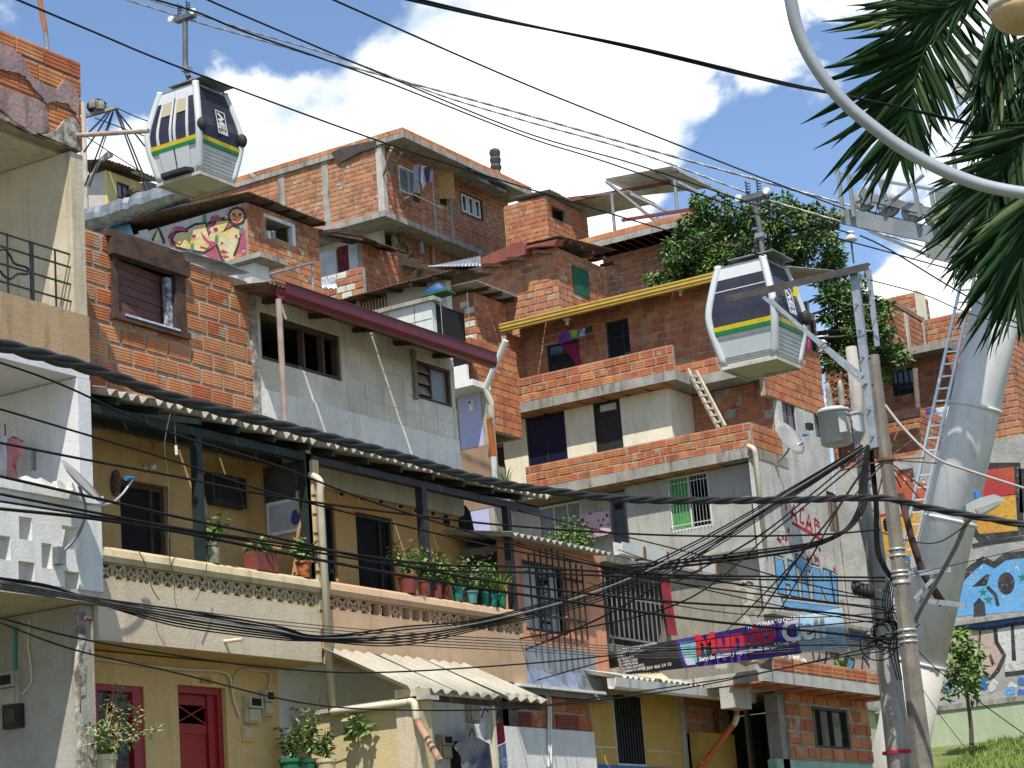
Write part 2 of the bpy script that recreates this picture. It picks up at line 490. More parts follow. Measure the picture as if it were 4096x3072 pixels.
def lay_done(house, budget=300):
    lst = LAID.pop(house.name, [])
    def key(b):
        p = Vector((b[2], b[3], b[4])) if b[1] == 'X' else Vector((b[3], b[2], b[4]))
        x, y, d = proj(p)
        inside = 0 <= x <= 4096 and 0 <= y <= 3072
        return (not inside, d/ max(.05, b[5]))
    lst.sort(key=key)
    rest = {}
    for i, (wall, axis, c, s, z, L, H, m, fancy, deep, j1, j2, j3) in enumerate(lst):
        Lq, Hq = round(L/.02)*.02, round(H/.01)*.01
        me = brick_mesh(max(.04, Lq), max(.04, Hq), m, deep, fancy)
        loc = (c+j1*.6, s, z+j2) if axis == 'X' else (s, c-j1*.6, z+j2)
        rz = math.pi/2 if axis == 'X' else 0
        mw = Matrix.Translation(loc) @ Matrix.Rotation(rz, 4, 'Z') @ Matrix.Rotation(j3, 4, 'Y')
        if i < budget:
            o = bpy.data.objects.new('brick', me)
            COL.objects.link(o)
            o.parent = wall
            o.matrix_parent_inverse = Matrix.Identity(4)
            o.matrix_basis = mw
        else:
            rest.setdefault((m.name), []).append((me, mw))
    if rest:
        vs, fs, uvs, mi, mlist = [], [], [], [], []
        for k, items in rest.items():
            mlist.append(MATS[k]) if k in MATS else None
            for me, mw in items:
                o = len(vs)
                vs += [tuple(mw @ v.co) for v in me.vertices]
                ul = me.uv_layers[0].data
                for p in me.polygons:
                    fs.append(tuple(o+i for i in p.vertices)); mi.append(len(mlist)-1)
                    uvs += [tuple(ul[li].uv) for li in p.loop_indices]
        me = bpy.data.meshes.new('brick_courses')
        me.from_pydata(vs, [], fs)
        for m in mlist: me.materials.append(m)
        me.polygons.foreach_set('material_index', mi)
        uvl = me.uv_layers.new(name='UVMap')
        uvl.data.foreach_set('uv', [c for u in uvs for c in u])
        o = bpy.data.objects.new('brick_courses', me)
        COL.objects.link(o)
        attach(o, house)
        o['kind'] = 'stuff'
def wallX(t, c, y0, y1, z0, z1, holes=(), m=None, th=.16, bricks=None, name='wall', topf=None):
    w = wall_mesh('X', c, y0, y1, z0, z1, holes, th, topf).build(name, m or MORTAR, t)
    if bricks is not None: lay(t, w, 'X', c, y0, y1, z0, z1, holes, topf=topf, **bricks)
    return w
def wallY(t, c, x0, x1, z0, z1, holes=(), m=None, th=.16, bricks=None, name='wall', topf=None):
    w = wall_mesh('Y', c, x0, x1, z0, z1, holes, th, topf).build(name, m or MORTAR, t)
    if bricks is not None: lay(t, w, 'Y', c, x0, x1, z0, z1, holes, topf=topf, **bricks)
    return w
def slab(t, x0, x1, y0, y1, z0, z1, m=None, name='slab'):
    return MB().box(x0, x1, y0, y1, z0, z1).build(name, m or CONC, t)
def corrugated(t, a, b, c, d, pitch=.18, amp=.025, m=None, name='roof_sheet', th=.008, n=8):
    """sheet with corners a-b (eave, waves run across it) and d-c (ridge)"""
    a, b, c, d = (Vector(v) for v in (a, b, c, d))
    L = (b-a).length
    nu = max(4, int(L/pitch*n))
    nrm = (b-a).cross(d-a).normalized()
    if nrm.z < 0: nrm = -nrm
    mb = MB()
    for lay_ in (0, 1):
        for i in range(nu+1):
            u = i/nu
            w = nrm*(amp*math.cos(2*math.pi*u*L/pitch)-lay_*th)
            mb.v += [tuple(a.lerp(b, u)+w), tuple(d.lerp(c, u)+w)]
    o = 2*(nu+1)
    for i in range(nu):
        k = 2*i
        mb.f += [(k, k+2, k+3, k+1), (o+k, o+k+1, o+k+3, o+k+2), (k, o+k, o+k+2, k+2), (k+1, k+3, o+k+3, o+k+1)]
    mb.f += [(0, 1, o+1, o), (2*nu, o+2*nu, o+2*nu+1, 2*nu+1)]
    return mb.build(name, m or ASB, t, smooth=True)
def sheets(t, a, b, c, d, n, gap=.0, step=.006, **k):
    a, b, c, d = (Vector(v) for v in (a, b, c, d))
    for i in range(n):
        u0, u1 = i/n, (i+1)/n-gap
        z = Vector((0, 0, step*(i % 2)))
        jl = Vector((random.uniform(-.03, .03), random.uniform(-.03, .03), 0))
        corrugated(t, a.lerp(b, u0)+z+jl, a.lerp(b, u1)+z+jl, d.lerp(c, u1)+z, d.lerp(c, u0)+z, **k)
def frameX(t, c, r, w=.05, d=.05, m=None, pane=None, vert=(), horz=(), name='window', back=.08, pm=None):
    """window on a +x face: frame, bars and a pane set back in the opening"""
    y0, y1, z0, z1 = r
    mb = MB(); x1 = c-back; x0 = x1-d
    mb.box(x0, x1, y0, y0+w, z0, z1).box(x0, x1, y1-w, y1, z0, z1).box(x0, x1, y0+w, y1-w, z0, z0+w).box(x0, x1, y0+w, y1-w, z1-w, z1)
    f = mb.build(name, m or BLACK_P, t)
    for v in vert:
        MB().box(x0+.005, x1-.005, y0+(y1-y0)*v-w*.35, y0+(y1-y0)*v+w*.35, z0+w, z1-w).build('mullion', m or BLACK_P, f)
    for v in horz:
        MB().box(x0+.007, x1-.003, y0+w, y1-w, z0+(z1-z0)*v-w*.3, z0+(z1-z0)*v+w*.3).build('glazing_bar', m or BLACK_P, f)
    if pm is not False:
        MB().box(x0+.012, x0+.02, y0+w*.8, y1-w*.8, z0+w*.8, z1-w*.8).build('pane', pm or GLASS, f)
    return f
def frameY(t, c, r, w=.05, d=.05, m=None, vert=(), horz=(), name='window', back=.08, pm=None):
    x0, x1, z0, z1 = r
    mb = MB(); y0 = c+back; y1 = y0+d
    mb.box(x0, x0+w, y0, y1, z0, z1).box(x1-w, x1, y0, y1, z0, z1).box(x0+w, x1-w, y0, y1, z0, z0+w).box(x0+w, x1-w, y0, y1, z1-w, z1)
    f = mb.build(name, m or BLACK_P, t)
    for v in vert:
        MB().box(x0+(x1-x0)*v-w*.35, x0+(x1-x0)*v+w*.35, y0+.005, y1-.005, z0+w, z1-w).build('mullion', m or BLACK_P, f)
    for v in horz:
        MB().box(x0+w, x1-w, y0+.003, y1-.007, z0+(z1-z0)*v-w*.3, z0+(z1-z0)*v+w*.3).build('glazing_bar', m or BLACK_P, f)
    if pm is not False:
        MB().box(x0+w*.8, x1-w*.8, y1-.02, y1-.012, z0+w*.8, z1-w*.8).build('pane', pm or GLASS, f)
    return f
def smooth_path(pts, n=8):
    pts = [Vector(p) for p in pts]
    out = []
    for i in range(len(pts)-1):
        p0, p1, p2, p3 = pts[max(i-1, 0)], pts[i], pts[i+1], pts[min(i+2, len(pts)-1)]
        for k in range(n):
            t = k/n
            out.append(.5*((2*p1)+(p2-p0)*t+(2*p0-5*p1+4*p2-p3)*t*t+(3*p1-p0-3*p2+p3)*t**3))
    out.append(pts[-1])
    return out
TEXTS = []
def text(parent, s, p, size, axis, m, ext=.002, shear=0, tilt=0, sx=1.0, bold=0.0, name='lettering', align='LEFT'):
    cu = bpy.data.curves.new(name, 'FONT')
    cu.body = s; cu.size = size; cu.extrude = ext; cu.shear = shear; cu.offset = bold; cu.align_x = align
    cu.resolution_u = 3
    cu.materials.append(m)
    o = bpy.data.objects.new(name, cu)
    COL.objects.link(o)
    attach(o, parent)
    TEXTS.append(o)
    base = Matrix.Rotation(math.pi/2, 4, 'X')
    if axis == 'X': base = Matrix.Rotation(math.pi/2, 4, 'Z') @ base
    o.matrix_basis = Matrix.Translation(p) @ base @ Matrix.Rotation(tilt, 4, 'Z') @ Matrix.Diagonal((sx, 1, 1, 1))
    return o
def leaves(mb, c, r, n, size, rnd, droop=0.2, shell=.5, asp=.45):
    """leaf-shaped faces spread through an ellipsoid"""
    c = Vector(c)
    rx, ry, rz = r if isinstance(r, (tuple, list)) else (r, r, r)
    for _ in range(n):
        while True:
            v = Vector((rnd.uniform(-1, 1), rnd.uniform(-1, 1), rnd.uniform(-1, 1)))
            if shell < v.length < 1: break
        p = c+Vector((v.x*rx, v.y*ry, v.z*rz))
        d = Vector((v.x+rnd.uniform(-.8, .8), v.y+rnd.uniform(-.8, .8), v.z*.6+rnd.uniform(-.9, .5)-droop)).normalized()
        leaf1(mb, p, d, size*rnd.uniform(.5, 1.5), rnd, asp*rnd.uniform(.7, 1.3))
def leaf1(mb, p, d, s, rnd, asp=.45):
    sd = d.cross(Vector((rnd.uniform(-.4, .4), rnd.uniform(-.4, .4), 1))).normalized()*s*asp*.5
    n = sd.cross(d).normalized()*s*.08
    mb.add([p, p+d*s*.45+sd-n, p+d*s, p+d*s*.45-sd-n, p+d*s*.45+n], [(0, 1, 4), (1, 2, 4), (2, 3, 4), (3, 0, 4)])

# ================================================================ the setting
def hill(x, y):
    d = Vector((x, y, 0)).dot(Vector((FF.x, FF.y, 0)).normalized())
    tab = [(-60, -3), (0, -1.62), (14, -1.0), (22, .6), (36, 1.2), (44, 1.9), (52, 4.2), (60, 8), (70, 11), (90, 16), (130, 22), (200, 26), (900, 26)]
    z = tab[-1][1]
    for (a, b), (c, e_) in zip(tab, tab[1:]):
        if d <= c:
            z = b+(e_-b)*max(0, (d-a)/(c-a)); break
    low = min(z, 1.2 if y > 36 else .6+(y-22)*.043)                      # street side and the yard below the terrace house stay low
    w = max(min((x+33.5)/2, (54.4-y)/2), min((x+25.3)/2, (60.2-y)/2))
    w = min(1, max(0, w+1))
    return z+(low-z)*w*w*(3-2*w)
GROUND = mat('hillside_earth', (.16, .13, .08), (.07, .095, .035), .35, .95, .6, 6)
mb = MB()
gx = [-400+i*20 for i in range(16)]+[-90+i*2 for i in range(75)]+[60+i*30 for i in range(12)]
gy = [-60+i*15 for i in range(4)]+[0+i*2 for i in range(74)]+[150+i*40 for i in range(15)]
for yy in gy:
    for xx in gx:
        mb.v.append((xx, yy, hill(xx, yy)))
nx = len(gx)
for j in range(len(gy)-1):
    for i in range(nx-1):
        mb.f.append((j*nx+i, j*nx+i+1, (j+1)*nx+i+1, (j+1)*nx+i))
struct(mb.build('hillside_ground', GROUND, smooth=True))

X1, XB = -16.79, -15.79
XG = XB-.5
YA0, YAB, YB1 = 17.5, 21.55, 26.55

# ================================================================ house at the left edge with peeling parapet and stacked balconies
BEIGE = mat('stained_beige_plaster', (.56, .50, .38), (.47, .41, .30), 1.2, .9, .3, 25, streak=(.24, .20, .13), streak_amt=.6)
OCHRE = mat('ochre_plaster', (.42, .29, .17), (.36, .25, .15), 1.5, .9, .3, 25, streak=(.2, .15, .1), streak_amt=.6)
LILACW = mat('lilac_white_plaster', (.66, .66, .68), (.60, .60, .63), 2, .85, .2, 30, streak=(.42, .41, .4), streak_amt=.3)
GREYPL = mat('grey_plaster', (.40, .385, .345), (.32, .30, .265), 1.4, .9, .3, 25, streak=(.20, .18, .15), streak_amt=.5)
MAUVE = mat('mauve_peeling_plaster', (.36, .24, .23), (.26, .19, .20), 3, .95, .7, 18, streak=(.14, .11, .10), streak_amt=.8, patch=(.30, .36, .42), patch_t=.64, patch_scale=5)
CRUST = mat('broken_plaster_edge', (.46, .43, .38), (.16, .14, .12), 9, .95, 1.0, 20)
h1 = thing('corner_house', 'house at left edge with peeling mauve brick parapet and iron railing balcony', 'house', (-17, 16, .8))
zt = 9.93; zs = PX('t1', 590, 1110, XB).z
zp1, zp0 = PX('m1', 620, 852, XB).z, PX('m1', 640, 1222, XB).z
zb1, zb0 = PX('l1', 600, 885, XB).z, PX('l1', 575, 1592, XB).z
w = wallX(h1, XB-.02, 13.4, YA0, zs, zt, bricks=dict(fancy=4, mats=[BR_OR, BR_OR, BR_RED], L=.42, Hc=.212, deep=.02))
for pl in ([(-40, 300), (0, 315), (90, 350), (150, 400), (205, 480), (230, 560), (300, 600), (350, 630), (430, 655), (470, 590), (520, 600), (578, 690), (585, 900), (560, 830), (500, 770), (420, 740), (350, 770), (325, 745), (300, 690), (240, 640), (190, 560), (100, 530), (0, 512), (-40, 500)],
           [(-40, 640), (0, 645), (70, 670), (190, 712), (320, 760), (345, 800), (362, 930), (330, 985), (250, 970), (120, 900), (0, 795), (-40, 770)]):
    MB().prism([PX('t1', a, b, XB+.022) for a, b in jag(pl, 4, 6)], (-.032, 0, 0)).build('plaster_patch', MAUVE, h1)
MB().prism([PX('t1', a, b, XB+.03) for a, b in [(-60, 810), (0, 830), (120, 905), (250, 985), (330, 990), (420, 960), (480, 880), (540, 860), (590, 930), (592, 1108), (400, 1040), (200, 950), (0, 868), (-60, 845)]], (-.05, 0, 0)).build('broken_edge', CRUST, h1)
slab(h1, XB-4, XB-.19, 13.4, YA0-.01, zs-.04, zs+.12, BEIGE, 'balcony_ceiling')
wallY(h1, YA0-.2, XB-4, XB, zp0, zs-.05, m=BEIGE, th=.2, name='side_wall')
wallY(h1, YA0-.2, XB-4, XB+.01, zb0+.02, zp0-.16, m=LILACW, th=.2, name='side_wall', holes=[RY(YA0-.2, 'l1', 215, 545, 268, 700)])
wallY(h1, YA0-.2, XB-4, XB-.06, -1.5, zb0-.13, m=GREYPL, th=.2, name='side_wall')
MB().prism([PX('b1', a, b, XB-.05) for a, b in [(625, 300), (690, 290), (690, 500), (665, 620), (640, 640), (695, 700), (690, 960), (650, 980), (640, 1100), (700, 1200), (705, 1552), (640, 1560), (650, 1300), (630, 1100), (640, 900), (620, 760), (640, 560)]], (-.05, 0, 0)).build('broken_edge', CRUST, h1)
wallX(h1, XB+.02, 13.4, YA0, zp0, zp1, m=OCHRE, th=.14, name='balcony_parapet')
slab(h1, XB-4, XB+.0, 13.4, YA0, zp0-.15, zp0-.004, LILACW, 'balcony_ceiling')
slab(h1, XB-4, XB+.05, 13.4, YA0+.02, zb0-.12, zb0+.004, BEIGE, 'floor_slab')
holes = [RX(XB+.06, 'l1', *r) for r in ((-120, 990, -20, 1150), (-10, 1180, 80, 1368), (140, 1040, 240, 1222), (305, 1235, 385, 1430), (455, 1105, 585, 1292), (135, 1368, 260, 1555), (475, 1442, 590, 1580))]
wallX(h1, XB+.06, 13.4, YA0+.06, zb0+.006, zb1-.1, m=WHITE_P, th=.16, holes=holes, name='pierced_balustrade')
slab(h1, XB-.12, XB+.1, 13.4, YA0+.06, zb1-.1, zb1, WHITE_P, 'rail_cap')
wallX(h1, XB-4, 13.4, YA0, -1.5, zt, m=BEIGE, th=.2, name='back_wall')
slab(h1, XB-4, XB-.2, 13.4, YA0, zt-.3, zt-.15, CONC, 'roof_slab')
rl = MB(); xr = XB-.05
for y0_, y1_ in ((230, 422), (322, 522), (460, 640), (588, 766), (690, 856)):
    a, b = PX('m1', 0, y0_, xr), PX('m1', 548, y1_, xr)
    b.z = a.z = (a.z+b.z)/2
    a.y = 13.4
    rl.bar(a, b, .018)
rail = rl.build('railing', BLACK_P, h1)
for xx, ya, yb, wd in ((52, 245, 690, .016), (230, 310, 770, .035), (405, 375, 805, .016), (545, 418, 858, .02)):
    a, b = PX('m1', xx, ya, xr), PX('m1', xx+6, yb, xr)
    b.y = a.y
    MB().bar(a, b, wd).build('baluster', BLACK_P, rail)
MB().tube(smooth_path([PX('m1', *p, xr+.01) for p in ((0, 370), (40, 365), (80, 420), (110, 470), (200, 500), (205, 545), (130, 545), (80, 580), (30, 560), (0, 520))]), .014, 6).build('scroll_ornament', BLACK_P, rail)
pp = thing('iron_pipe', 'rusty pipe jutting from the top corner of the peeling house', 'pipe', PX('t1', 520, 1000, XB))
MB().tube([PX('t1', 505, 1003, XB-.1), PY('t1', 1095, 965, PX('t1', 505, 1003, XB-.1).y)], .027, 10).build('pipe_body', mat('pinkish_old_pipe', (.42, .35, .30), (.3, .24, .2), 6, .7), pp)
pst = thing('roof_pipe', 'orange and grey pipe standing on the peeling house roof', 'pipe', PX('t1', 365, 350, XB-.6))
a = PX('t1', 350, 380, XB-.6); b = PX('t1', 335, 235, XB-.6); c = PX('t1', 285, -40, XB-.6)
MB().tube([a, b], .03, 10).build('lower_length', STEEL, pst)
MB().tube([b, c], .032, 10).build('upper_length', mat('orange_pipe', (.42, .17, .09), None, 8, .6), pst)
# electricity meters on the grey wall
def meter(px0, px1, axis, c, label, m, reg, group='electricity meters on the walls'):
    f = PY if axis == 'Y' else PX
    a, b = f(reg, *px0, c), f(reg, *px1, c)
    cen = (a+b)/2
    t = thing('electricity_meter', label, 'meter', cen, group)
    dn = Vector((0, -1, 0)) if axis == 'Y' else Vector((1, 0, 0))
    w2 = abs((b-a).x if axis == 'Y' else (b-a).y)/2
    hh = abs(a.z-b.z)/2
    sd = Vector((1, 0, 0)) if axis == 'Y' else Vector((0, 1, 0))
    up = Vector((0, 0, 1))
    def P(u, v, d): return cen+sd*u*w2+up*v*hh+dn*d
    MB().prism([P(-1, -1, 0), P(1, -1, 0), P(1, -1, .06), P(-1, -1, .06)], (0, 0, 2*hh)).build('meter_box', m, t)
    MB().prism([P(-.85, .1, .06), P(.85, .1, .06), P(.85, .92, .06), P(-.85, .92, .06)], dn*.05).build('meter_cover', m, t)
    MB().prism([P(-.6, .25, .111), P(.6, .25, .111), P(.6, .8, .111), P(-.6, .8, .111)], dn*.006).build('meter_window', GLASS, t)
    MB().prism([P(-.7, -.85, .06), P(.7, -.85, .06), P(.7, .02, .06), P(-.7, .02, .06)], dn*.025).build('terminal_cover', m, t)
    return t
MET = mat('meter_cream', (.52, .47, .33), None, 6, .6)
METG = mat('meter_grey', (.40, .38, .33), None, 6, .6)
meter((20, 795), (180, 1050), 'Y', YA0-.2, 'grey electricity meter on the grey wall at lower left', METG, 'b1')
t = thing('fuse_box', 'black fuse box below the meter on the grey wall', 'fuse box', PY('b1', 130, 1225, YA0-.2))
a, b = PY('b1', 60, 1055, YA0-.2), PY('b1', 200, 1225, YA0-.2)
MB().box(a.x, b.x, YA0-.28, YA0-.2, b.z, a.z).build('box', BLACK_P, t)
MB().box(a.x+.05, b.x-.05, YA0-.3, YA0-.28, b.z+.05, a.z-.05).build('cover', mat('dark_grey_plastic', (.05, .05, .05), None, 4, .5), t)
t = thing('wall_conduit', 'turquoise and black conduits running down the grey wall', 'conduit', PY('b1', 120, 600, YA0-.2))
MB().tube([PY('b1', 122, 420, YA0-.22), PY('b1', 122, 780, YA0-.22)], .016, 8).build('turquoise_pipe', mat('turquoise_plastic', (.03, .25, .24), None, 4, .5), t)
MB().tube(smooth_path([PY('b1', *p, YA0-.215) for p in ((240, 360), (225, 560), (245, 700), (250, 860), (180, 960))]), .011, 6).build('cable', PVC, t)

# ================================================================ brick house with the yellow balcony
YELB = mat('yellow_balcony_plaster', (.56, .37, .16), (.48, .31, .13), 1.5, .85, .2, 30, streak=(.3, .2, .09), streak_amt=.4)
BALA = mat('beige_balcony_paint', (.60, .51, .385), (.53, .45, .34), 1.5, .85, .2, 25, streak=(.36, .3, .22), streak_amt=.5)
RAILC = mat('cream_rail_paint', (.58, .48, .31), (.48, .39, .24), 2.5, .8, .2, 30, streak=(.26, .2, .12), streak_amt=.7)
BALB = mat('tan_balcony_paint', (.56, .39, .25), (.50, .34, .215), 1.5, .85, .2, 25, streak=(.38, .25, .15), streak_amt=.5)
ORNB = mat('orange_balcony_plaster', (.66, .34, .11), (.62, .38, .17), .8, .85, .2, 30, patch=(.55, .40, .22), patch_t=.60, patch_scale=.9)
YELG = mat('yellow_ground_plaster', (.64, .44, .20), (.56, .38, .17), 1.2, .85, .2, 25, streak=(.34, .24, .1), streak_amt=.4)
REDP = mat('red_gloss_paint', (.32, .012, .016), (.26, .01, .013), 3, .4, spec=.5)
h2 = thing('brick_house', 'grooved brick house with wooden shutter above the yellow balcony', 'house', (X1-1, 19.5, .8))
ztop = 8.44
win = RX(X1, 'm1', 828, 380, 1350, 985)
wbr = wallX(h2, X1, YA0+.02, YAB+.12, 6.0, ztop, holes=[win], bricks=dict(L=.425, Hc=.222, fancy=5, mats=[BR_OR, BR_FINE, BR_FINE, BR_FINE, BR_RED, BR_OR], j=.045, deep=.014), th=.14)
# shutter window
sh_ = thing  # (parts below belong to the house)
f = MB().box(X1-.02, X1+.05, win[0]-.06, win[0]+.03, win[2], win[3]).build('window', WOOD_D, h2)
MB().box(X1-.02, X1+.045, win[1]-.16, win[1]+.02, win[2], win[3]).build('jamb', WOOD_D, f)
MB().box(X1-.08, X1-.01, win[1]-.27, win[1]-.17, win[2]+.02, win[3]-.1).build('jamb', mat('peeling_blue_paint', (.08, .05, .045), (.4, .5, .6), 14, .8, patch=(.45, .55, .65), patch_t=.62, patch_scale=9), f)
MB().box(X1-.02, X1+.11, win[0]-.1, win[1]+.06, win[3]-.06, win[3]+.14).build('lintel', WOOD_D, f)
MB().box(X1-.02, X1+.06, win[0]-.14, win[1]+.02, win[3]+.16, win[3]+.26).build('lintel', WOOD_D, f)
MB().box(X1-.04, X1+.08, win[0]-.08, win[1]+.06, win[2]-.08, win[2]).build('sill', WOOD_D, f)
MB().box(X1+.081, X1+.09, win[0]+.1, win[1]-.15, win[2]-.02, win[2]+.005).build('blue_tape', mat('blue_white_tape', (.35, .4, .6), (.6, .6, .65), 20, .6), f)
n = 7; ph = (win[3]-.06-win[2])/n
for i in range(n):
    y0_, y1_ = win[0]+.035, win[1]-.2
    z0_ = win[2]+i*ph+.004
    tilt = .10+.004*(i % 3)
    MB().prism([(X1-.03, y0_, z0_), (X1-.03-tilt*.9, y1_, z0_), (X1-.055-tilt*.9, y1_, z0_), (X1-.055, y0_, z0_)], (0, 0, ph-.008)).build('plank', WOOD_B, f)
cop = MB()
pts = [PX('m1', *p, X1+.08) for p in ((1385, 378), (1500, 418), (1640, 455), (1720, 490), (1845, 540))]
for i in range(len(pts)-1):
    cop.prism([pts[i], pts[i+1], pts[i+1]+Vector((-.4, 0, .05)), pts[i]+Vector((-.4, 0, .05))], (0, 0, .012))
cop.build('metal_coping', ZINC, h2)
slab(h2, X1-4, X1-.15, YA0+.02, YAB+.1, ztop-.1, ztop-.02, CONC, 'roof_slab')
wallX(h2, X1-4, YA0+.02, YAB, .5, ztop, m=GREYPL, name='back_wall')
# ragged brick end between brick and plaster
end = MB().box(X1-.16, X1+.03, YAB+.13, YAB+.25, 6.1, 8.3).build('wall_end', CRUST, h2)
# balcony of the brick house
zr1 = 4.37; zr0 = 3.36
doorA = RX(X1, 'l1', 880, 755, 1275, 1700)
doorA = (doorA[0], doorA[1], 3.5, doorA[3])
wallX(h2, X1, YA0+.02, YAB-.02, 3.45, 5.995, holes=[doorA], m=YELB, name='balcony_back_wall')
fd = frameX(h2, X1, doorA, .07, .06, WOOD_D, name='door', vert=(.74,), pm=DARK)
wallY(h2, YAB-.12, X1-.0, XB-.03, 3.45, 6.0, m=YELB, th=.10, name='divider_wall')
slab(h2, X1-4, XB-.13, YA0+.02, YAB, 3.38, 3.5, BALA, 'floor_slab')
wallY(h2, YA0+.02, X1-4, X1-.15, 6.0, ztop-.11, m=GREYPL, th=.1, name='party_wall')
slab(h2, X1-4, X1-.0, YA0+.02, YAB, 5.996, 6.0, YELB, 'ceiling')
wallY(h2, YAB-.12, X1-4, X1-.17, .5, 8.2, m=GREYPL, th=.10, name='party_wall')
MB().box(X1+.5, X1+.6, YA0+.05, YAB-.13, 5.86, 5.96).build('ceiling_beam', GREEN_D, h2)
# corrugated awning roof over both balconies
zr_e = 6.06; xe = XB+.16
sheets(h2, (xe, YA0+.1, zr_e), (xe, YAB, zr_e), (X1+.02, YAB, zr_e+.32), (X1+.02, YA0+.1, zr_e+.32), 5, pitch=.176, amp=.04)
MB().box(XB-.14, XB-.03, YA0+.05, YAB+.0, 5.85, 5.95).build('eave_beam', GREEN_D, h2)
for i in range(6):
    yy = YA0+.35+i*.7
    MB().bar((XB+.1, yy, zr_e-.075), (X1+.02, yy, zr_e+.22), .06, .08).build('rafter', GREEN_D, h2)
def postX(t, reg, x, y, wd, m, X=XB-.08, z0=4.36, z1=5.85):
    p = PX(reg, x, y, X)
    return MB().box(X-wd/2, X+wd/2, p.y-wd/2, p.y+wd/2, z0, z1).build('post', m, t)
postX(h2, 'l1', 1452, 700, .10, GREEN_D)
postX(h2, 'l2', 400, 750, .10, GREEN_D)
# breeze block meshes
def breeze(kind):
    b = MB(); w_, h_, d_ = .098, .092, .05
    fr = .014
    b.box(-w_, -w_+fr, -d_, d_, -h_, h_).box(w_-fr, w_, -d_, d_, -h_, h_).box(-w_+fr, w_-fr, -d_, d_, h_-fr, h_).box(-w_+fr, w_-fr, -d_, d_, -h_, -h_+fr)
    if kind == 0:
        for sx in (-1, 1):
            for sz in (-1, 1):
                pts = [(sx*.012, sz*.022), (sx*.030, sz*.045), (sx*.070, sz*.080), (sx*.086, sz*.080), (sx*.086, sz*.066), (sx*.05, sz*.03), (sx*.034, sz*.006)]
                b.prism([(x, -d_+.004, z) for x, z in pts], (0, 2*d_-.01, 0))
        for sx, sz in ((1, 1), (1, -1), (-1, 1), (-1, -1)):
            b.prism([(0, -d_+.006, sz*.034), (sx*.03, -d_+.006, 0), (sx*.018, -d_+.006, 0), (0, -d_+.006, sz*.020)], (0, 2*d_-.014, 0))
    elif kind == 1:
        for x0, x1, z0, z1 in ((-.012, .012, .03, .08), (-.012, .012, -.08, -.03), (.03, .084, -.01, .012), (-.084, -.03, -.012, .01), (-.04, .04, .022, .036), (-.04, .04, -.036, -.022), (-.042, -.028, -.022, .022), (.028, .042, -.022, .022), (-.05, -.038, .036, .06), (.038, .05, -.06, -.036)):
            b.box(x0, x1, -d_+.005, d_-.006, z0, z1)
    else:
        b.box(-w_+fr, -w_+fr+.03, -d_+.01, d_-.02, -.03, .03)
    return b
def balustrade(t, ya, yb, kinds, cm, pm):
    mesh = [breeze(k).mesh('breeze_block', cm) for k in range(3)]
    n = len(kinds); pt = (yb-ya-.1)/n
    for i, k in enumerate(kinds):
        o = bpy.data.objects.new('breeze_block', mesh[k])
        COL.objects.link(o); attach(o, t)
        o.matrix_basis = Matrix.Translation((XB-.055, ya+.05+(i+.5)*pt, 4.095)) @ Matrix.Rotation(math.pi/2, 4, 'Z') @ Matrix.Diagonal((pt/.205, 1, 1, 1))
    MB().prism([(XB-.16, ya, 4.19), (XB+.035, ya, 4.19), (XB+.055, ya, 4.25), (XB+.03, ya, 4.33), (XB-.03, ya, zr1), (XB-.13, ya, zr1), (XB-.16, ya, 4.3)], (0, yb-ya, 0)).build('hand_rail', RAILC if t is h2 else cm, t)
    MB().box(XB-.12, XB, ya, yb, zr0-.02, 4.0).build('parapet_panel', pm, t)
    MB().box(XB-.11, XB-.006, ya, ya+.05, 4.0, 4.19).build('end_pier', pm, t)
    MB().box(XB-.11, XB-.006, yb-.05, yb, 4.0, 4.19).build('end_pier', pm, t)
balustrade(h2, YA0+.03, YAB-.05, [0, 0, 1, 1, 0, 0, 0, 0, 0, 0, 0, 0, 0, 0, 0, 0, 0, 1, 0], RAILC, BALA)
# yellow ground floor with red window and red door
rw = RX(XG, 'b1', 762, 868, 1178, 1552); rw = (rw[0], rw[1], rw[3]-1.75, rw[3])
rd = RX(XG, 'b1', 1427, 878, 1840, 1552); rd = (rd[0], rd[1], 1.0, rd[3])
yG1 = PX('b2', 225, 900, XG).y
wallX(h2, XG, YA0-.02, yG1, -1.0, 3.32, holes=[rw, rd], m=YELG, name='ground_floor_wall', th=.2)
slab(h2, XG-.01, XB-.13, YA0, YAB, 3.335, 3.375, YELG, 'soffit')
fw = frameX(h2, XG, rw, .07, .09, REDP, vert=(.4,), back=.02, pm=mat('net_curtain_glass', (.13, .13, .13), (.05, .05, .055), 14, .3, patch=(.22, .22, .23), patch_t=.56, patch_scale=9))
MB().box(XG-.1, XG-.012, rw[1]-.18, rw[1]-.07, rw[2]+.07, rw[3]-.07).build('side_casing', REDP, fw)
for i in range(5):
    z = rw[3]-.3-.3*i
    MB().tube([(XG-.06, rw[0]+.05, z), (XG-.06, rw[1]-.1, z)], .009, 6).build('security_bar', REDP, fw)
dr = frameX(h2, XG, rd, .08, .1, REDP, name='door', back=.06, pm=REDP)
y0_, y1_ = rd[0]+.08, rd[1]-.2
MB().box(XG-.17, XG-.1, rd[1]-.22, rd[1]-.08, rd[2], rd[3]-.08).build('side_casing', REDP, dr)
MB().box(XG-.145, XG-.125, y0_, y1_, rd[3]-.2, rd[3]-.1).build('top_rail', REDP, dr)
MB().box(XG-.15, XG-.14, y0_+.03, y1_-.03, rd[3]-.42, rd[3]-.21).build('fanlight_pane', GLASS, dr)
MB().bar((XG-.13, y0_+.03, rd[3]-.42), (XG-.13, y1_-.03, rd[3]-.21), .015).bar((XG-.128, y0_+.03, rd[3]-.21), (XG-.128, y1_-.03, rd[3]-.42), .015).build('fanlight_bars', REDP, dr)
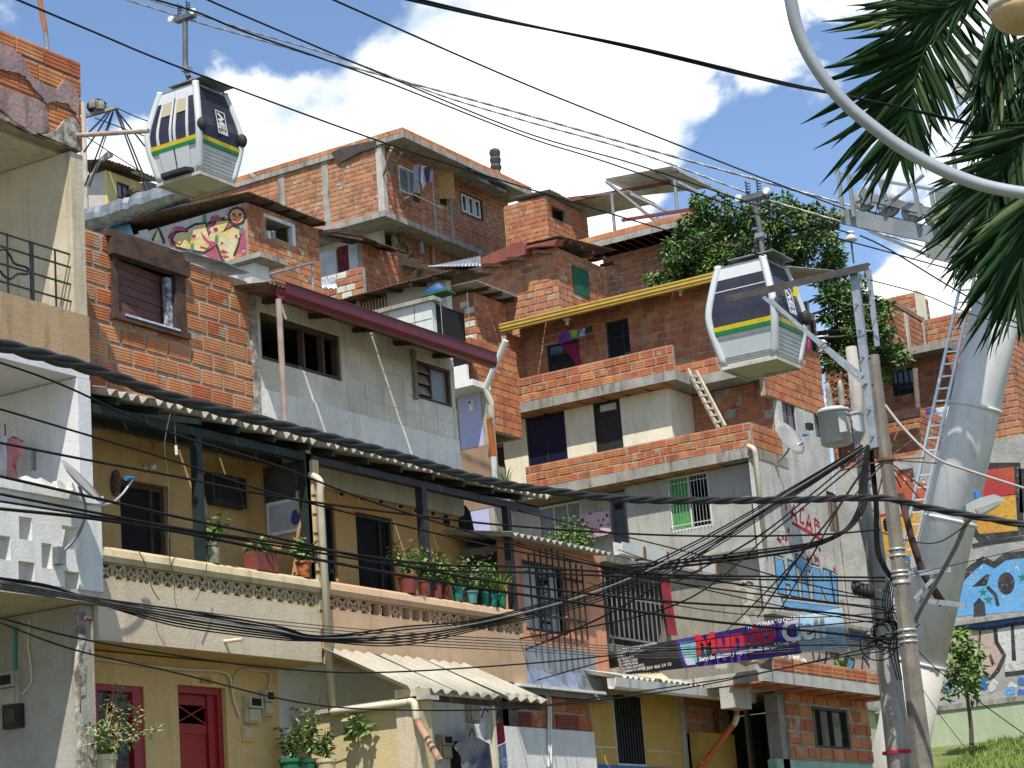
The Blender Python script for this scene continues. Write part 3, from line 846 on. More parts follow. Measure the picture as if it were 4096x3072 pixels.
MB().box(XG-.145, XG-.12, y0_, y1_, rd[3]-.54, rd[3]-.43).build('middle_rail', REDP, dr)
MB().box(XG-.14, XG-.125, y0_+.05, y1_-.05, rd[2]+.1, rd[3]-.6).build('lower_panel', REDP, dr)
pq = RX(XG, 'b1', 1605, 822, 1698, 878)
pqo = tag(MB().box(XG+.001, XG+.015, pq[0], pq[1], pq[2], pq[3]).build('house_number_plaque', mat('carved_plaque', (.5, .37, .15), (.2, .13, .06), 60, .8)), 'small yellow number plaque above the red door', 'plaque')
meter((1940, 975), (2075, 1200), 'X', XG, 'lower cream meter right of the red door', MET, 'b1')
meter((2075, 930), (2168, 1140), 'X', XG, 'upper cream meter right of the red door', MET, 'b1')
t = thing('wall_box', 'small square cover plate under the meters by the red door', 'cover plate', PX('b1', 1985, 1300, XG))
r_ = RX(XG, 'b1', 1935, 1215, 2030, 1342)
MB().box(XG, XG+.03, *r_).build('plate', YELG, t)
MB().box(XG+.03, XG+.04, r_[0]+.03, r_[1]-.03, r_[2]+.05, r_[3]-.02).build('lid', MET, t)
t = thing('wall_conduit', 'cream conduit running under the soffit to the meters', 'conduit', PX('b1', 1200, 720, XG))
MB().tube(smooth_path([PX('b1', *p, XG+.03) for p in ((692, 665), (860, 685), (1180, 730), (1540, 762), (1740, 770), (1830, 800), (1860, 870), (1880, 1000), (1930, 1140))]), .017, 7).build('pipe', PVC, t, True)
MB().tube(smooth_path([PX('b1', *p, XG+.03) for p in ((1880, 940), (1890, 820), (1960, 760), (2080, 770), (2170, 790), (2160, 920))]), .013, 7).build('pipe', PVC, t, True)
t = thing('downpipe', 'thin grey pipe standing at the corner of the yellow wall', 'pipe', PX('b1', 745, 1552, XB+.05))
a = PX('b1', 738, 360, XB+.05); MB().tube([a, (a.x, a.y, .8)], .018, 8).build('pipe', WOOD_G, t)
MB().tube([a, a+Vector((0, -.1, .01))], .02, 8).build('elbow', RUST, t)
t = thing('drain_spout', 'short cream spout poking out of the beige balcony panel', 'pipe', PX('b1', 1850, 540, XB))
MB().tube([PX('b1', 1800, 535, XB-.01), PX('b1', 1800, 535, XB-.01)+Vector((.22, .06, -.0))], .022, 10).build('spout', PVC, t)

# ================================================================ orange balcony house with plastered upper floor
h3 = thing('balcony_house', 'weathered white plaster house with dark red gutter above the orange balcony', 'house', (X1-1, 24, .8))
PLW = mat('weathered_white_plaster', (.74, .725, .67), (.62, .60, .54), .7, .9, .3, 14, streak=(.46, .42, .34), streak_amt=.45, patch=(.38, .33, .25), patch_t=.66, patch_scale=1.6)
PLB = mat('bare_beige_brick', (.70, .66, .57), (.54, .50, .41), .9, .9, .4, 14, streak=(.34, .30, .23), streak_amt=.4, rand=.1, island=True)
BROWNW = mat('brown_wood_frame', (.10, .06, .048), (.07, .045, .035), 5, .7)
w1 = RX(X1, 'm2', 78, 800, 690, 1325)
zb_ = PX('m2', 400, 1240, X1).z
w1 = (w1[0], w1[1], PX('m2', 680, 1335, X1).z, PX('m2', 640, 990, X1).z)
w2 = RX(X1, 'm2', 1205, 1165, 1500, 1530)
zmid = 7.05
wl_ = wallX(h3, X1, YAB+.26, YB1, 5.9, zmid, m=PLW, holes=[w1, w2], th=.15)
wu = wallX(h3, X1-.02, YAB+.26, YB1, zmid, 8.55, m=PLB, holes=[w1, w2], th=.13, name='upper_wall')
lay(h3, wu, 'X', X1-.02, w1[1]+.1, YB1, zmid, 8.5, [w2], L=.43, Hc=.222, mats=[PLB], j=.012, deep=.006)
lay_done(h3)
frameX(h3, X1, w1, .06, .1, BROWNW, vert=(.55, .8), back=.05, pm=False)
f2 = frameX(h3, X1, w2, .045, .08, BROWNW, vert=(.48,), back=.03, pm=False)
ym = (w2[0]+w2[1])/2-.03
SLAT = mat('grey_glass_louvre', (.30, .28, .25), (.24, .22, .2), 6, .35)
for i in range(5):
    z = w2[2]+.08+i*.165
    MB().prism([(X1-.05, w2[0]+.045, z), (X1-.05, ym, z), (X1-.11, ym, z+.15), (X1-.11, w2[0]+.045, z+.15)], (.008, 0, .004)).build('louvre_slat', SLAT, f2)
MB().box(X1-.09, X1-.08, ym+.06, w2[1]-.045, w2[2]+.05, w2[3]-.05).build('frosted_pane', mat('frosted_glass', (.30, .33, .36), (.16, .18, .2), 45, .3), f2)
MB().box(X1-.02, X1+.05, w2[0]-.06, w2[0], w2[2]-.05, w2[3]+.1).build('side_board', WOOD_G, f2)
slab(h3, X1-4, X1-.16, YAB+.2, YB1, 8.35, 8.5, CONC_D, 'roof_slab')
wallY(h3, YB1-.14, X1-4, X1-.16, .3, 8.4, m=PLW, th=.14, name='end_wall')
wallX(h3, X1-4, YAB, YB1, .5, 8.5, m=GREYPL, name='back_wall')
# dark red gutter and its tin roof
MAR = mat('maroon_gutter', (.13, .008, .010), (.095, .006, .008), 3, .35, spec=.4)
xg = X1+.62
ga, gb = PX('m2', 215, 700, xg), PX('m2', 1770, 1175, xg)
zg = (ga.z+gb.z)/2
pr_ = [(.0, .11), (.0, -.02), (.03, -.09), (.08, -.115), (.14, -.10), (.17, -.04), (.17, .09), (.185, .10), (.185, .11), (.16, .11), (.155, -.03), (.135, -.085), (.08, -.10), (.04, -.08), (.012, -.02), (.012, .11)]
MB().prism([(xg-.05+x, ga.y, zg+z) for x, z in pr_], (0, gb.y-ga.y, 0)).build('gutter', MAR, h3)
sheets(h3, (xg, ga.y-.15, zg+.10), (xg, gb.y-.1, zg+.10), (X1-3, gb.y-.1, zg+.62), (X1-3, ga.y-.15, zg+.62), 5, pitch=.08, amp=.012, m=TIN_R)
for i in range(5):
    yy = ga.y+.5+i*1.0
    MB().bar((xg-.06, yy, zg+.02), (X1-.1, yy, zg+.13), .05, .07).build('rafter', WOOD_D, h3)
p = PX('m2', 222, 770, xg+.02)
MB().tube([(xg, p.y, zg-.1), (xg, p.y, 6.25)], .04, 10).build('downpipe', mat('pinkish_grey_pipe', (.36, .29, .25), (.28, .22, .19), 5, .6), h3)
# balcony B
dB1 = RX(X1, 'l2', 540, 950, 650, 1490); dB2 = RX(X1, 'l2', 775, 1005, 1085, 1600)
dB1 = (dB1[0], dB1[1], 3.55, dB1[3]); dB2 = (dB2[0], dB2[1], 3.5, dB2[3])
yBe = PX('l2', 1590, 1200, X1).y
wallX(h3, X1, YAB+.0, yBe, 3.45, 5.88, m=ORNB, holes=[dB1, dB2], name='balcony_back_wall')
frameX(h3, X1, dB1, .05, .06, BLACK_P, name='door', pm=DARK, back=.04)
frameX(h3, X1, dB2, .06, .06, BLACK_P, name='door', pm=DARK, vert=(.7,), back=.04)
slab(h3, X1-4, XB-.13, YAB, YB1, 3.38, 3.5, BALB, 'floor_slab')
slab(h3, X1-4, X1, YAB+.01, YB1, 5.884, 5.896, YELB, 'ceiling')
wallY(h3, YAB-.018, X1-.01, XB-.03, 3.5, 5.75, m=ORNB, th=.12, name='divider_wall')
for i in range(9):
    z = 3.75+i*.24
    MB().box(XB-.03, XB+.012, YAB-.05, YAB+.08, z, z+.2).build('hollow_block', RAILC, h3)
sheets(h3, (xe, YAB+.02, zr_e), (xe, YB1+.55, zr_e), (X1+.02, YB1+.55, zr_e+.32), (X1+.02, YAB+.02, zr_e+.32), 6, pitch=.176, amp=.04)
MB().box(XB-.14, XB-.03, YAB+.02, YB1+.5, 5.85, 5.94).build('eave_beam', BLACK_P, h3)
for i in range(7):
    yy = YAB+.3+i*.75
    MB().bar((XB+.1, yy, zr_e-.075), (X1+.02, yy, zr_e+.22), .06, .08).build('rafter', BLACK_P, h3)
postX(h3, 'l2', 1268, 1000, .11, BLACK_P)
postX(h3, 'l2', 1900, 1150, .10, BLACK_P)
balustrade(h3, YAB+.06, YB1-.25, [0, 0, 0, 0, 2, 2, 1, 2, 2, 2, 1, 0, 0, 2, 2, 2, 2, 2, 1, 0], BALB, BALB)
for x_, y_ in ((650, 885), (800, 915), (940, 940), (1085, 975), (1200, 1005), (1325, 1025)):
    p = PX('l2', x_, y_, X1)
    lh = thing('lamp_holder', 'cream lamp holder on the orange balcony wall', 'lamp holder', p, 'lamp holders in a row on the orange balcony wall')
    MB().lathe([(.045, 0), (.05, .02), (.03, .04)], p, 10, 'x').build('base', PVC, lh)
    MB().lathe([(.025, .04), (.022, .08)], p, 10, 'x').build('socket', BLACK_P, lh)
p = PX('l2', 1447, 1075, X1)
MB().lathe([(.09, 0), (.09, .004)], p+Vector((.002, 0, 0)), 16, 'x').build('round_hole', DARK, h3)
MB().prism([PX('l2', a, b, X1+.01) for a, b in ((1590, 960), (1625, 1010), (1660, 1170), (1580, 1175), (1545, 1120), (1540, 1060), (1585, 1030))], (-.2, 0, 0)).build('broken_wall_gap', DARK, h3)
# downpipe between the balconies, turning along the porch
t = thing('drain_pipe', 'cream drain pipe running down between the two balconies and along the porch', 'drain pipe', PX('b2', 520, 1080, XB+.1))
xp = XB+.09
p0 = PX('l2', 510, 780, xp); yv = p0.y
zq = PX('b2', 515, 1080, xp).z
PIPEC = mat('aged_cream_pipe', (.55, .49, .37), (.45, .39, .29), 3, .55, streak=(.3, .26, .2), streak_amt=.5)
MB().tube(smooth_path([(X1+.3, yv-.05, p0.z+.12), (xp-.2, yv-.02, p0.z+.1), (xp, yv, p0.z), (xp, yv, p0.z-.15)], 5)+[(xp, yv, zq)], .05, 10).build('upright_pipe', PIPEC, t, True)
YPW = YAB+.05
e1 = PY('b2', 1300, 1108, YPW-.06)
MB().tube([(xp, yv, zq), (xp+.02, YPW-.1, zq-.02), (e1.x, YPW-.1, zq-.03)], .042, 10).build('level_pipe', PVC, t, True)
e2 = PY('b2', 1345, 1180, YPW-.1); e3 = PY('b2', 1530, 1500, YPW-.5)
MB().tube(smooth_path([(e1.x, YPW-.1, zq-.03), (e1.x+.07, YPW-.1, zq-.06), e2], 4), .046, 10).build('elbow', PVC, t, True)
MB().tube([e2, e3], .042, 10).build('lower_pipe', mat('brownish_pvc', (.45, .27, .18), None, 4, .5), t)
# porch: white back wall, yellow side wall, awning
wallX(h3, XG-.1, yG1+.01, YB1, -1, 3.33, m=WHITE_P, name='ground_floor_wall', holes=[RX(XG-.1, 'b2', 1390, 1200, 1450, 1700), RX(XG-.1, 'b2', 1600, 1330, 1900, 1800)])
slab(h3, XG-.1, XB-.13, YAB, YB1, 3.3, 3.37, WHITE_P, 'soffit')
xr_ = PY('b2', 1385, 1050, YPW).x
zpw0, zpw1 = PY('b2', 200, 1160, YPW).z, PY('b2', 1385, 1020, YPW).z
wallY(h3, YPW, XG+.0, xr_, -1, (zpw0+zpw1)/2, m=mat('pale_yellow_plaster', (.56, .46, .26), (.50, .41, .23), 1.2, .85, .3, 25, streak=(.33, .27, .15), streak_amt=.4), name='porch_wall', th=.18)
slab(h3, XG-.03, xr_+.1, YPW-.06, YPW+.22, (zpw0+zpw1)/2, (zpw0+zpw1)/2+.05, CONC_L, 'porch_coping')
wallX(h3, xr_-.04, YPW-.06, YPW+.25, -1, (zpw0+zpw1)/2+.15, m=BALA, name='porch_pier', th=.3)
zaw = PX('b2', 640, 600, XB+.02).z
a0, a1 = Vector((XB+.02, PX('b2', 560, 600, XB+.02).y, zaw)), Vector((XB+.02, PX('b2', 560, 600, XB+.02).y+3.3, zaw))
TRANS = mat('milky_plastic_sheet', (.48, .45, .38), (.39, .36, .29), 2, .6, .1, 20, streak=(.44, .40, .32), streak_amt=.6)
lo0 = PX('b2', 1250, 905, XB+1.25)
sheets(h3, (XB+1.25, a0.y+.02, lo0.z), (XB+1.25, a1.y, lo0.z-.02), a1, a0, 3, pitch=.25, amp=.03, m=TRANS, name='awning_sheet')
MB().box(XB+1.05, XB+1.12, a0.y+.2, a1.y-.1, lo0.z-.1, lo0.z-.035).build('awning_beam', WOOD_D, h3)
p = PX('b2', 1960, 1300, XB+1.08)
MB().box(XB+1.05, XB+1.11, p.y-.03, p.y+.03, -.5, lo0.z-.1).build('awning_post', PVC, h3)
meter((1490, 1285), (1600, 1480), 'X', XG-.1, 'cream meter low on the white porch wall', MET, 'b2')
meter((1722, 1015), (1822, 1190), 'X', XG-.1, 'cream meter high on the white porch wall', MET, 'b2')
lay_done(h1); lay_done(h2)

# ================================================================ salmon house with barred window, grille and banner below
XS = XB-.2
SALM = mat('salmon_plaster', (.68, .31, .18), (.62, .275, .16), 1.6, .85, .3, 25, streak=(.36, .14, .08), streak_amt=.5)
h4 = thing('salmon_house', 'salmon house with barred window beside the orange balcony', 'house', (XS-1, 29, .8))
YS0, YS1 = YB1-.22, PX('l3', 750, 1500, XS).y
zs1 = PX('l3', 300, 1225, XS).z-.03
sw = RX(XS, 'b3', 160, -270, 560, 490)
sw = (sw[0], sw[1], sw[2], PX('l3', 250, 1375, XS).z)
zmet = PX('b3', 400, 590, XS).z
wallX(h4, XS, YS0, YS1, zmet-.7, zs1, m=SALM, holes=[sw], name='wall')
CURT = mat('pale_curtain', (.52, .55, .53), (.34, .36, .35), 3, .8, streak=(.72, .74, .72), streak_amt=.9)
f = frameX(h4, XS, sw, .05, .06, BLACK_P, vert=(.45,), back=.05, pm=GLASS)
MB().box(XS-.095, XS-.085, sw[0]+.03, sw[0]+.5, sw[2]+.02, sw[3]-.05).build('curtain', CURT, f)
MB().box(XS-.096, XS-.086, sw[0]+.85, sw[0]+1.1, sw[2]+.02, sw[3]-.05).build('curtain', CURT, f)
for i in range(10):
    y = sw[0]+.02+i*(sw[1]-sw[0]+.32)/9
    hi = sw[3]+.05+.16*math.sin(math.pi*min(1, i/8.0))
    MB().box(XS+.10, XS+.12, y-.011, y+.011, sw[2]-.05-.2*math.sin(math.pi*min(1, i/9)), hi).build('window_bar', BLACK_P, f)
for z in (sw[2]+.22, sw[3]-.2):
    MB().box(XS+.082, XS+.099, sw[0]-.04, sw[1]+.36, z-.02, z+.02).build('cross_bar', BLACK_P, f)
    for yy in (sw[0]-.03, sw[1]+.3):
        MB().box(XS, XS+.1, yy-.012, yy+.012, z-.012, z+.012).build('wall_stay', BLACK_P, f)
MB().box(XS+.002, XS+.012, YS0+.02, YS0+2.3, zmet-.36, zmet+.02).build('metal_panel', mat('grey_blue_sheet', (.28, .30, .33), (.22, .24, .27), 4, .5), h4)
foil = MB()
for i in range(14):
    y = YS0+.05+i*.19
    foil.v += [(XS+.02+.02*math.sin(i*2.3), y, zmet-.34+.03*math.sin(i)), (XS+.06+.03*math.sin(i*1.7), y, zmet-.52+.03*math.cos(i*3)), (XS+.14+.01*math.sin(i), y, zmet-.72)]
foil.f = [(3*i+a, 3*i+3+a, 3*i+4+a, 3*i+1+a) for i in range(13) for a in (0, 1)]
foil.build('flashing_foil', mat('silver_blue_foil', (.42, .47, .58), (.34, .38, .46), 6, .3, .3, 10, metal=.6), h4)
# roof edge of the salmon house
e0, e1 = PX('l3', 95, 1180, XS+.35), PX('l3', 830, 1310, XS+.35)
ze = (e0.z+e1.z)/2
sheets(h4, (XS+.35, e0.y, ze), (XS+.35, e1.y, ze), (XS-3, e1.y, ze+.6), (XS-3, e0.y, ze+.6), 4, pitch=.176, amp=.03, m=ASB)
slab(h4, XS-4, XS-.17, YS0, YS1, zs1-.2, zs1-.1, CONC_D, 'ceiling')
wallY(h4, YS1-.16, XS-4, XS-.16, .3, zs1, m=CONC_D, name='party_wall')
# barred open porch room right of it
yg0, yg1 = PX('b3', 850, 300, XS).y, PX('b3', 1345, 300, XS).y
zg0, zg1 = PX('b3', 1000, 560, XS).z, PX('l3', 1000, 1440, XS).z
gr = thing('barred_porch', 'dark porch room closed by a white barred grille beside the salmon wall', 'porch', (XS-1, (yg0+yg1)/2, zg0))
LBAR = mat('grey_bars', (.30, .30, .30), None, 6, .5, metal=.4)
fr_ = MB().box(XS-.03, XS, yg0, yg0+.05, zg0, zg1).build('grille', BLACK_P, gr)
for i in range(13):
    y = yg0+.1+i*(yg1-yg0-.15)/12
    MB().box(XS-.025, XS-.01, y-.009, y+.009, zg0+.1, zg1).build('grille_bar', LBAR, fr_)
for z in (zg0+.1, zg0+.75, zg0+1.35, zg1-.12):
    MB().box(XS-.045, XS-.026, yg0, yg1, z-.015, z+.015).build('cross_bar', LBAR, fr_)
slab(gr, XS-3, XS+.1, YS1, yg1+.1, zg1+.02, zg1+.12, CONC_D, 'ceiling')
slab(gr, XS-3, XS-.05, YS1, yg1+.1, zg0-.12, zg0, CONC_D, 'floor')
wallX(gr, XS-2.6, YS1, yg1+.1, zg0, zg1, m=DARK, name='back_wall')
wallY(gr, yg1, XS-3, XS-.05, zg0, zg1, m=CONC_D, name='end_wall')
cur = MB()
for i in range(9):
    y = PX('b3', 1300, 100, XS+.05).y+i*.04
    cur.v += [(XS+.03+.04*(i % 2), y, PX('b3', 1300, 30, XS).z), (XS+.03+.05*((i+1) % 2), y+.02, PX('b3', 1320, 480, XS).z)]
cur.f = [(2*i, 2*i+2, 2*i+3, 2*i+1) for i in range(8)]
cu_ = cur.build('red_curtain', mat('dark_red_cloth', (.22, .02, .035), (.15, .015, .025), 4, .85), gr)
# white gutters on its roof edge
t = thing('roof_gutter', 'white gutter lengths with red straps on the salmon house roof edge', 'gutter', PX('l3', 1000, 1330, XS+.4))
for (xa, ya, xb, yb) in ((838, 1290, 1190, 1375), (1300, 1392, 1545, 1420)):
    a, b = PX('l3', xa, ya, XS+.4), PX('l3', xb, yb, XS+.4)
    b.z = a.z
    MB().prism([a+Vector((dx, 0, dz)) for dx, dz in ((0, .12), (.0, -.08), (.14, -.08), (.16, .10), (.145, .10), (.125, -.06), (.015, -.06), (.015, .12))], b-a).build('gutter_length', PVC_W, t)
    for u in (.45, .95):
        p = a.lerp(b, u); MB().box(p.x-.01, p.x+.17, p.y-.03, p.y+.03, p.z-.1, p.z-.08).box(p.x+.162, p.x+.172, p.y-.03, p.y+.03, p.z-.08, p.z+.1).build('strap', RUST, t)

# ground level below: dark brick bay, white wall, yellow wall with barred door
h4g = thing('yellow_shop', 'yellow shopfront with tall black barred door under a white gutter', 'shop', (XS-1, 29.5, .8))
zb3 = PX('b3', 400, 1240, XS).z; zb4 = PX('b3', 300, 830, XS).z
yb0, yb1 = YB1-.24, PX('b3', 720, 1050, XS).y
wb = wallX(h4g, XS, yb0, yb1, zb3, zb4, bricks=dict(L=.68, Hc=.235, mats=[BR_DARK, BR_DARK, BR_RED], j=.035, fancy=3), m=MORTAR)
wallX(h4g, XS+.03, yb0-1.2, yb1+.02, -1, zb3-.004, m=WHITE_P, name='white_base')
YELS = mat('mustard_tiles', (.52, .33, .075), (.46, .28, .06), 3, .5, .05, 30, streak=(.36, .22, .06), streak_amt=.3)
yd = RX(XS-.1, 'b3', 900, 945, 1178, 1528)
yy1 = PX('b3', 1455, 1200, XS-.1).y
zy1 = PX('b3', 1000, 910, XS-.1).z+.1
zbl = PX('b3', 1000, 1532, XS-.1).z
wallX(h4g, XS-.1, yb1+.0, yy1, zbl, zy1, m=YELS, holes=[(yd[0], yd[1], zbl, yd[3])], name='tiled_wall')
wallX(h4g, XS-.08, yb1+.0, yy1, -1, zbl-.004, m=mat('blue_paint', (.06, .16, .36), None, 3, .6), name='blue_base')
f = frameX(h4g, XS-.1, (yd[0], yd[1], zbl, yd[3]), .03, .04, ALU, name='door', back=.0, pm=DARK)
for i in range(10):
    y = yd[0]+.06+i*(yd[1]-yd[0]-.12)/9
    MB().box(XS-.105, XS-.08, y-.012, y+.012, zbl+.03, yd[3]-.03).build('door_bar', BLACK_P, f)
for a, b in (((770, 1380), (930, 1392)), ((1180, 1412), (1455, 1428))):
    p0, p1 = PX('b3', *a, XS-.095), PX('b3', *b, XS-.095)
    MB().box(XS-.1, XS-.092, p0.y, p1.y, p0.z-.008, p0.z+.008).build('tile_joint', ALU, h4g)
for x_, ya, yb in ((808, 1392, 1530), (1300, 1420, 1540), (1405, 960, 1430)):
    p0, p1 = PX('b3', x_, ya, XS-.095), PX('b3', x_, yb, XS-.095)
    MB().box(XS-.1, XS-.091, p0.y-.007, p0.y+.007, p1.z, p0.z).build('tile_joint', ALU, h4g)
slab(h4g, XS-4, XS-.2, yb0, yy1, zb4+.02, zb4+.1, CONC_D, 'ceiling')
wallX(h4g, XS-3, yb0, yy1, -.5, zb4, m=GREYPL, name='back_wall')
wallY(h4g, yy1+.01, XS-3, XS-.1, -.5, zy1, m=GREYPL, name='end_wall')
# awning sheets over it and the white gutter
ga, gb = PX('b3', 890, 880, XS+.55), PX('b3', 2025, 990, XS+.55)
zgt = (ga.z+gb.z)/2
t = thing('roof_gutter', 'long white gutter with orange downpipe above the yellow shopfront', 'gutter', (XS+.55, ga.y, zgt))
MB().prism([(XS+.5+x, ga.y, zgt+z) for x, z in ((0, .08), (0, -.06), (.03, -.08), (.10, -.08), (.13, -.05), (.15, .08), (.135, .08), (.115, -.045), (.095, -.065), (.035, -.065), (.015, -.05), (.015, .08))], (0, gb.y-ga.y, 0)).build('gutter_length', PVC_W, t)
pd = PX('b3', 1900, 1000, XS+.58); p2 = PX('b3', 1905, 1140, XS+.58); p3 = PX('b3', 1890, 1185, XS+.56); p4 = PX('b3', 1590, 1580, XS+.1)
MB().tube([pd, PX('b3', 1900, 1060, XS+.58)], .055, 10).build('outlet', PVC, t)
ORP = mat('orange_pvc', (.52, .13, .03), (.45, .11, .025), 4, .5)
MB().tube([PX('b3', 1900, 1060, XS+.58), p2], .048, 10).build('downpipe', ORP, t)
MB().tube(smooth_path([p2, p3, p3.lerp(p4, .06)], 4), .052, 10).build('elbow', PVC, t)
MB().tube([p3, p4], .05, 10).build('downpipe', ORP, t)
sheets(h4g, (XS+.62, ga.y+.2, zgt+.1), (XS+.62, gb.y-.1, zgt+.1), (XS-.6, gb.y-.1, zgt+.42), (XS-.6, ga.y+.2, zgt+.42), 5, pitch=.176, amp=.028, m=ASB_L, name='awning_sheet')
t0, t1 = PX('b3', 165, 840, XS+.3), PX('b3', 900, 840, XS+.3)
MB().prism([(XS, t0.y, t0.z-.0), (XS+.3, t0.y, t0.z-.05), (XS+.3, t0.y, t0.z-.09), (XS, t0.y, t0.z-.05)], (0, ga.y-t0.y+.3, 0)).build('white_ledge', PVC_W, h4g)
CREAM = mat('cream_plastic_sheet', (.60, .53, .37), (.55, .48, .33), 3, .5, streak=(.42, .35, .22), streak_amt=.5)
corrugated(h4g, PX('b3', 1010, 870, XS+.6)+Vector((0, 0, .03)), PX('b3', 1420, 895, XS+.6)+Vector((0, 0, .03)), PX('b3', 1270, 770, XS-.1), PX('b3', 1000, 790, XS-.1), pitch=.12, amp=.02, m=CREAM, name='awning_sheet')
t = thing('wall_conduit', 'pair of white bent conduits on the dark brick bay', 'conduit', PX('b3', 390, 1400, XS+.06))
for dx in (0, 26):
    MB().tube(smooth_path([PX('b3', *p, XS+.06) for p in ((150, 930-dx*.5), (310, 925-dx*.6), (365+dx*.6, 955-dx*.4), (388+dx*.7, 1040-dx), (390+dx*.7, 1300), (392+dx*.75, 1560))], 6), .018, 7).build('pipe', PVC_W, t, True)
lay_done(h4g)
# recess with red brick panel, yellow low wall and junk beyond the shop
rc = thing('brick_shed', 'unfinished brick shed with yellow low wall right of the shopfront', 'shed', (XS-1, 33, .8))
XR = XS-.15
y0_, y1_ = yy1+.18, PX('b3', 1830, 1100, XR).y
zz = PX('b3', 1600, 1280, XR).z
wr = wallX(rc, XR, y0_, y1_, zz, zgt+.1, bricks=dict(L=.5, Hc=.23, mats=[BR_RED, BR_OR], j=.07), m=MORTAR)
wallX(rc, XR+.25, y0_, PX('b3', 1890, 1350, XR+.25).y, -1, zz-.01, m=YELS, name='low_wall')
MB().box(XR+.3, XR+.36, y1_-.02, y1_+.1, -.5, zgt-.1).build('timber_post', WOOD_G, rc)
MB().box(XR+.05, XR+.09, PX('b3', 1710, 1100, XR).y-.03, PX('b3', 1710, 1100, XR).y+.03, zz, zgt-.1).build('red_post', RUST, rc)
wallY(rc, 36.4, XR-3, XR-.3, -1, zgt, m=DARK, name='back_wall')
wallX(rc, XR-2.5, y0_, 36.4, -1, zgt, m=CONC_D, name='rear_wall')
slab(rc, XR-3, XR-.2, y0_, 36.4, zgt+.12, zgt+.24, CONC_D, 'roof_slab')
MB().box(XR-.25, XR-.2, PX('b3', 1900, 1300, XR).y, PX('b3', 2190, 1300, XR).y, -.8, PX('b3', 1990, 1130, XR).z).build('grey_cloth_screen', mat('grey_tarp', (.12, .12, .11), (.08, .08, .075), 3, .8, .3, 6), rc)
lay_done(rc)
# ================================================================ small brick corner building (low right)
X6 = PD('b4', 650, 1200, 37.0).x
h6 = thing('brick_corner_shop', 'small red brick building with black sliding window beside the poles', 'building', (X6-1, 37, .8))
y60, y61 = PX('b4', 300, 1200, X6).y, PX('b4', 960, 1200, X6).y
z6t = PX('b4', 640, 960, X6).z
w6 = RX(X6, 'b4', 490, 1058, 818, 1412)
ww = wallX(h6, X6, y60, y61, PX('b4', 600, 1500, X6).z, z6t, holes=[w6], bricks=dict(L=.52, Hc=.24, mats=[BR_RED, BR_RED, BR_OR], j=.045), m=MORTAR)
wallX(h6, X6-.02, y60-.5, y61, -1.5, PX('b4', 600, 1500, X6).z-.004, m=mat('mint_paint', (.28, .42, .34), None, 3, .7), name='mint_base')
f = frameX(h6, X6, w6, .045, .07, BLACK_P, vert=(.27, .6), back=.02, pm=GLASS)
z6a, z6b = PX('b4', 400, 800, X6+.55).z, PX('b4', 400, 890, X6+.55).z
ys0, ys1 = PX('b4', 110, 850, X6+.55).y, PX('b4', 1120, 900, X6+.55).y
slab(h6, X6-4.5, X6+.55, ys0, ys1, z6b, z6a, CONC_L, 'roof_slab')
wp = wallX(h6, X6+.53, PX('b4', 190, 740, X6+.53).y, ys1-.02, z6a+.003, z6a+.235, bricks=dict(L=.5, Hc=.235, mats=[BR_RED, BR_OR], j=.04, fancy=3), m=MORTAR, name='parapet')
for i in range(7):
    y = ys0+.15+i*(ys1-ys0-.2)/6
    MB().box(X6+.0, X6+.5, y-.25, y+.22, z6b-.03, z6b-.002).build('clay_ceiling_block', BR_RED, h6)
MB().box(X6-.25, X6-.02, y60-.25, y60-.0, -1, z6b-.03).build('column', CONC_D, h6)
MB().box(X6-.2, X6+.02, ys0-.05, ys0+.6, z6b-.35, z6b-.031).build('beam', CONC_L, h6)
wallX(h6, X6-3, ys0, y61, -1, z6b, m=CONC_D, name='back_wall')
wallY(h6, y61-.17, X6-3, X6-.17, -1, z6b, m=CONC_D, name='end_wall')
lay_done(h6)
t = thing('rag_heap', 'heap of pale rags and a teal cloth on the concrete ledge', 'rags', PX('b4', 100, 750, X6+.3))
rnd = random.Random(5)
for nm, m_, pts in (('cream_rag', mat('cream_cloth', (.56, .50, .38), None, 5, .9), ((-30, 760), (60, 720), (150, 700), (250, 680), (350, 660))), ('teal_cloth', mat('teal_cloth', (.05, .35, .33), None, 5, .9), ((80, 705), (150, 700)))):
    for (a, b) in pts:
        p = PX('b4', a, b+50, X6+.35); p.z = z6a+.25 if nm == 'teal_cloth' else z6a+.12+rnd.uniform(0, .12)
        bm = bmesh.new(); bmesh.ops.create_icosphere(bm, subdivisions=2, radius=.2)
        for v in bm.verts:
            v.co *= 1+.35*math.sin(v.co.x*40+a)*math.cos(v.co.y*31)
            v.co.z *= .55
        me = bpy.data.meshes.new(nm); bm.to_mesh(me); bm.free(); me.materials.append(m_)
        o = bpy.data.objects.new(nm, me); COL.objects.link(o); attach(o, t); o.matrix_basis = Matrix.Translation(p)
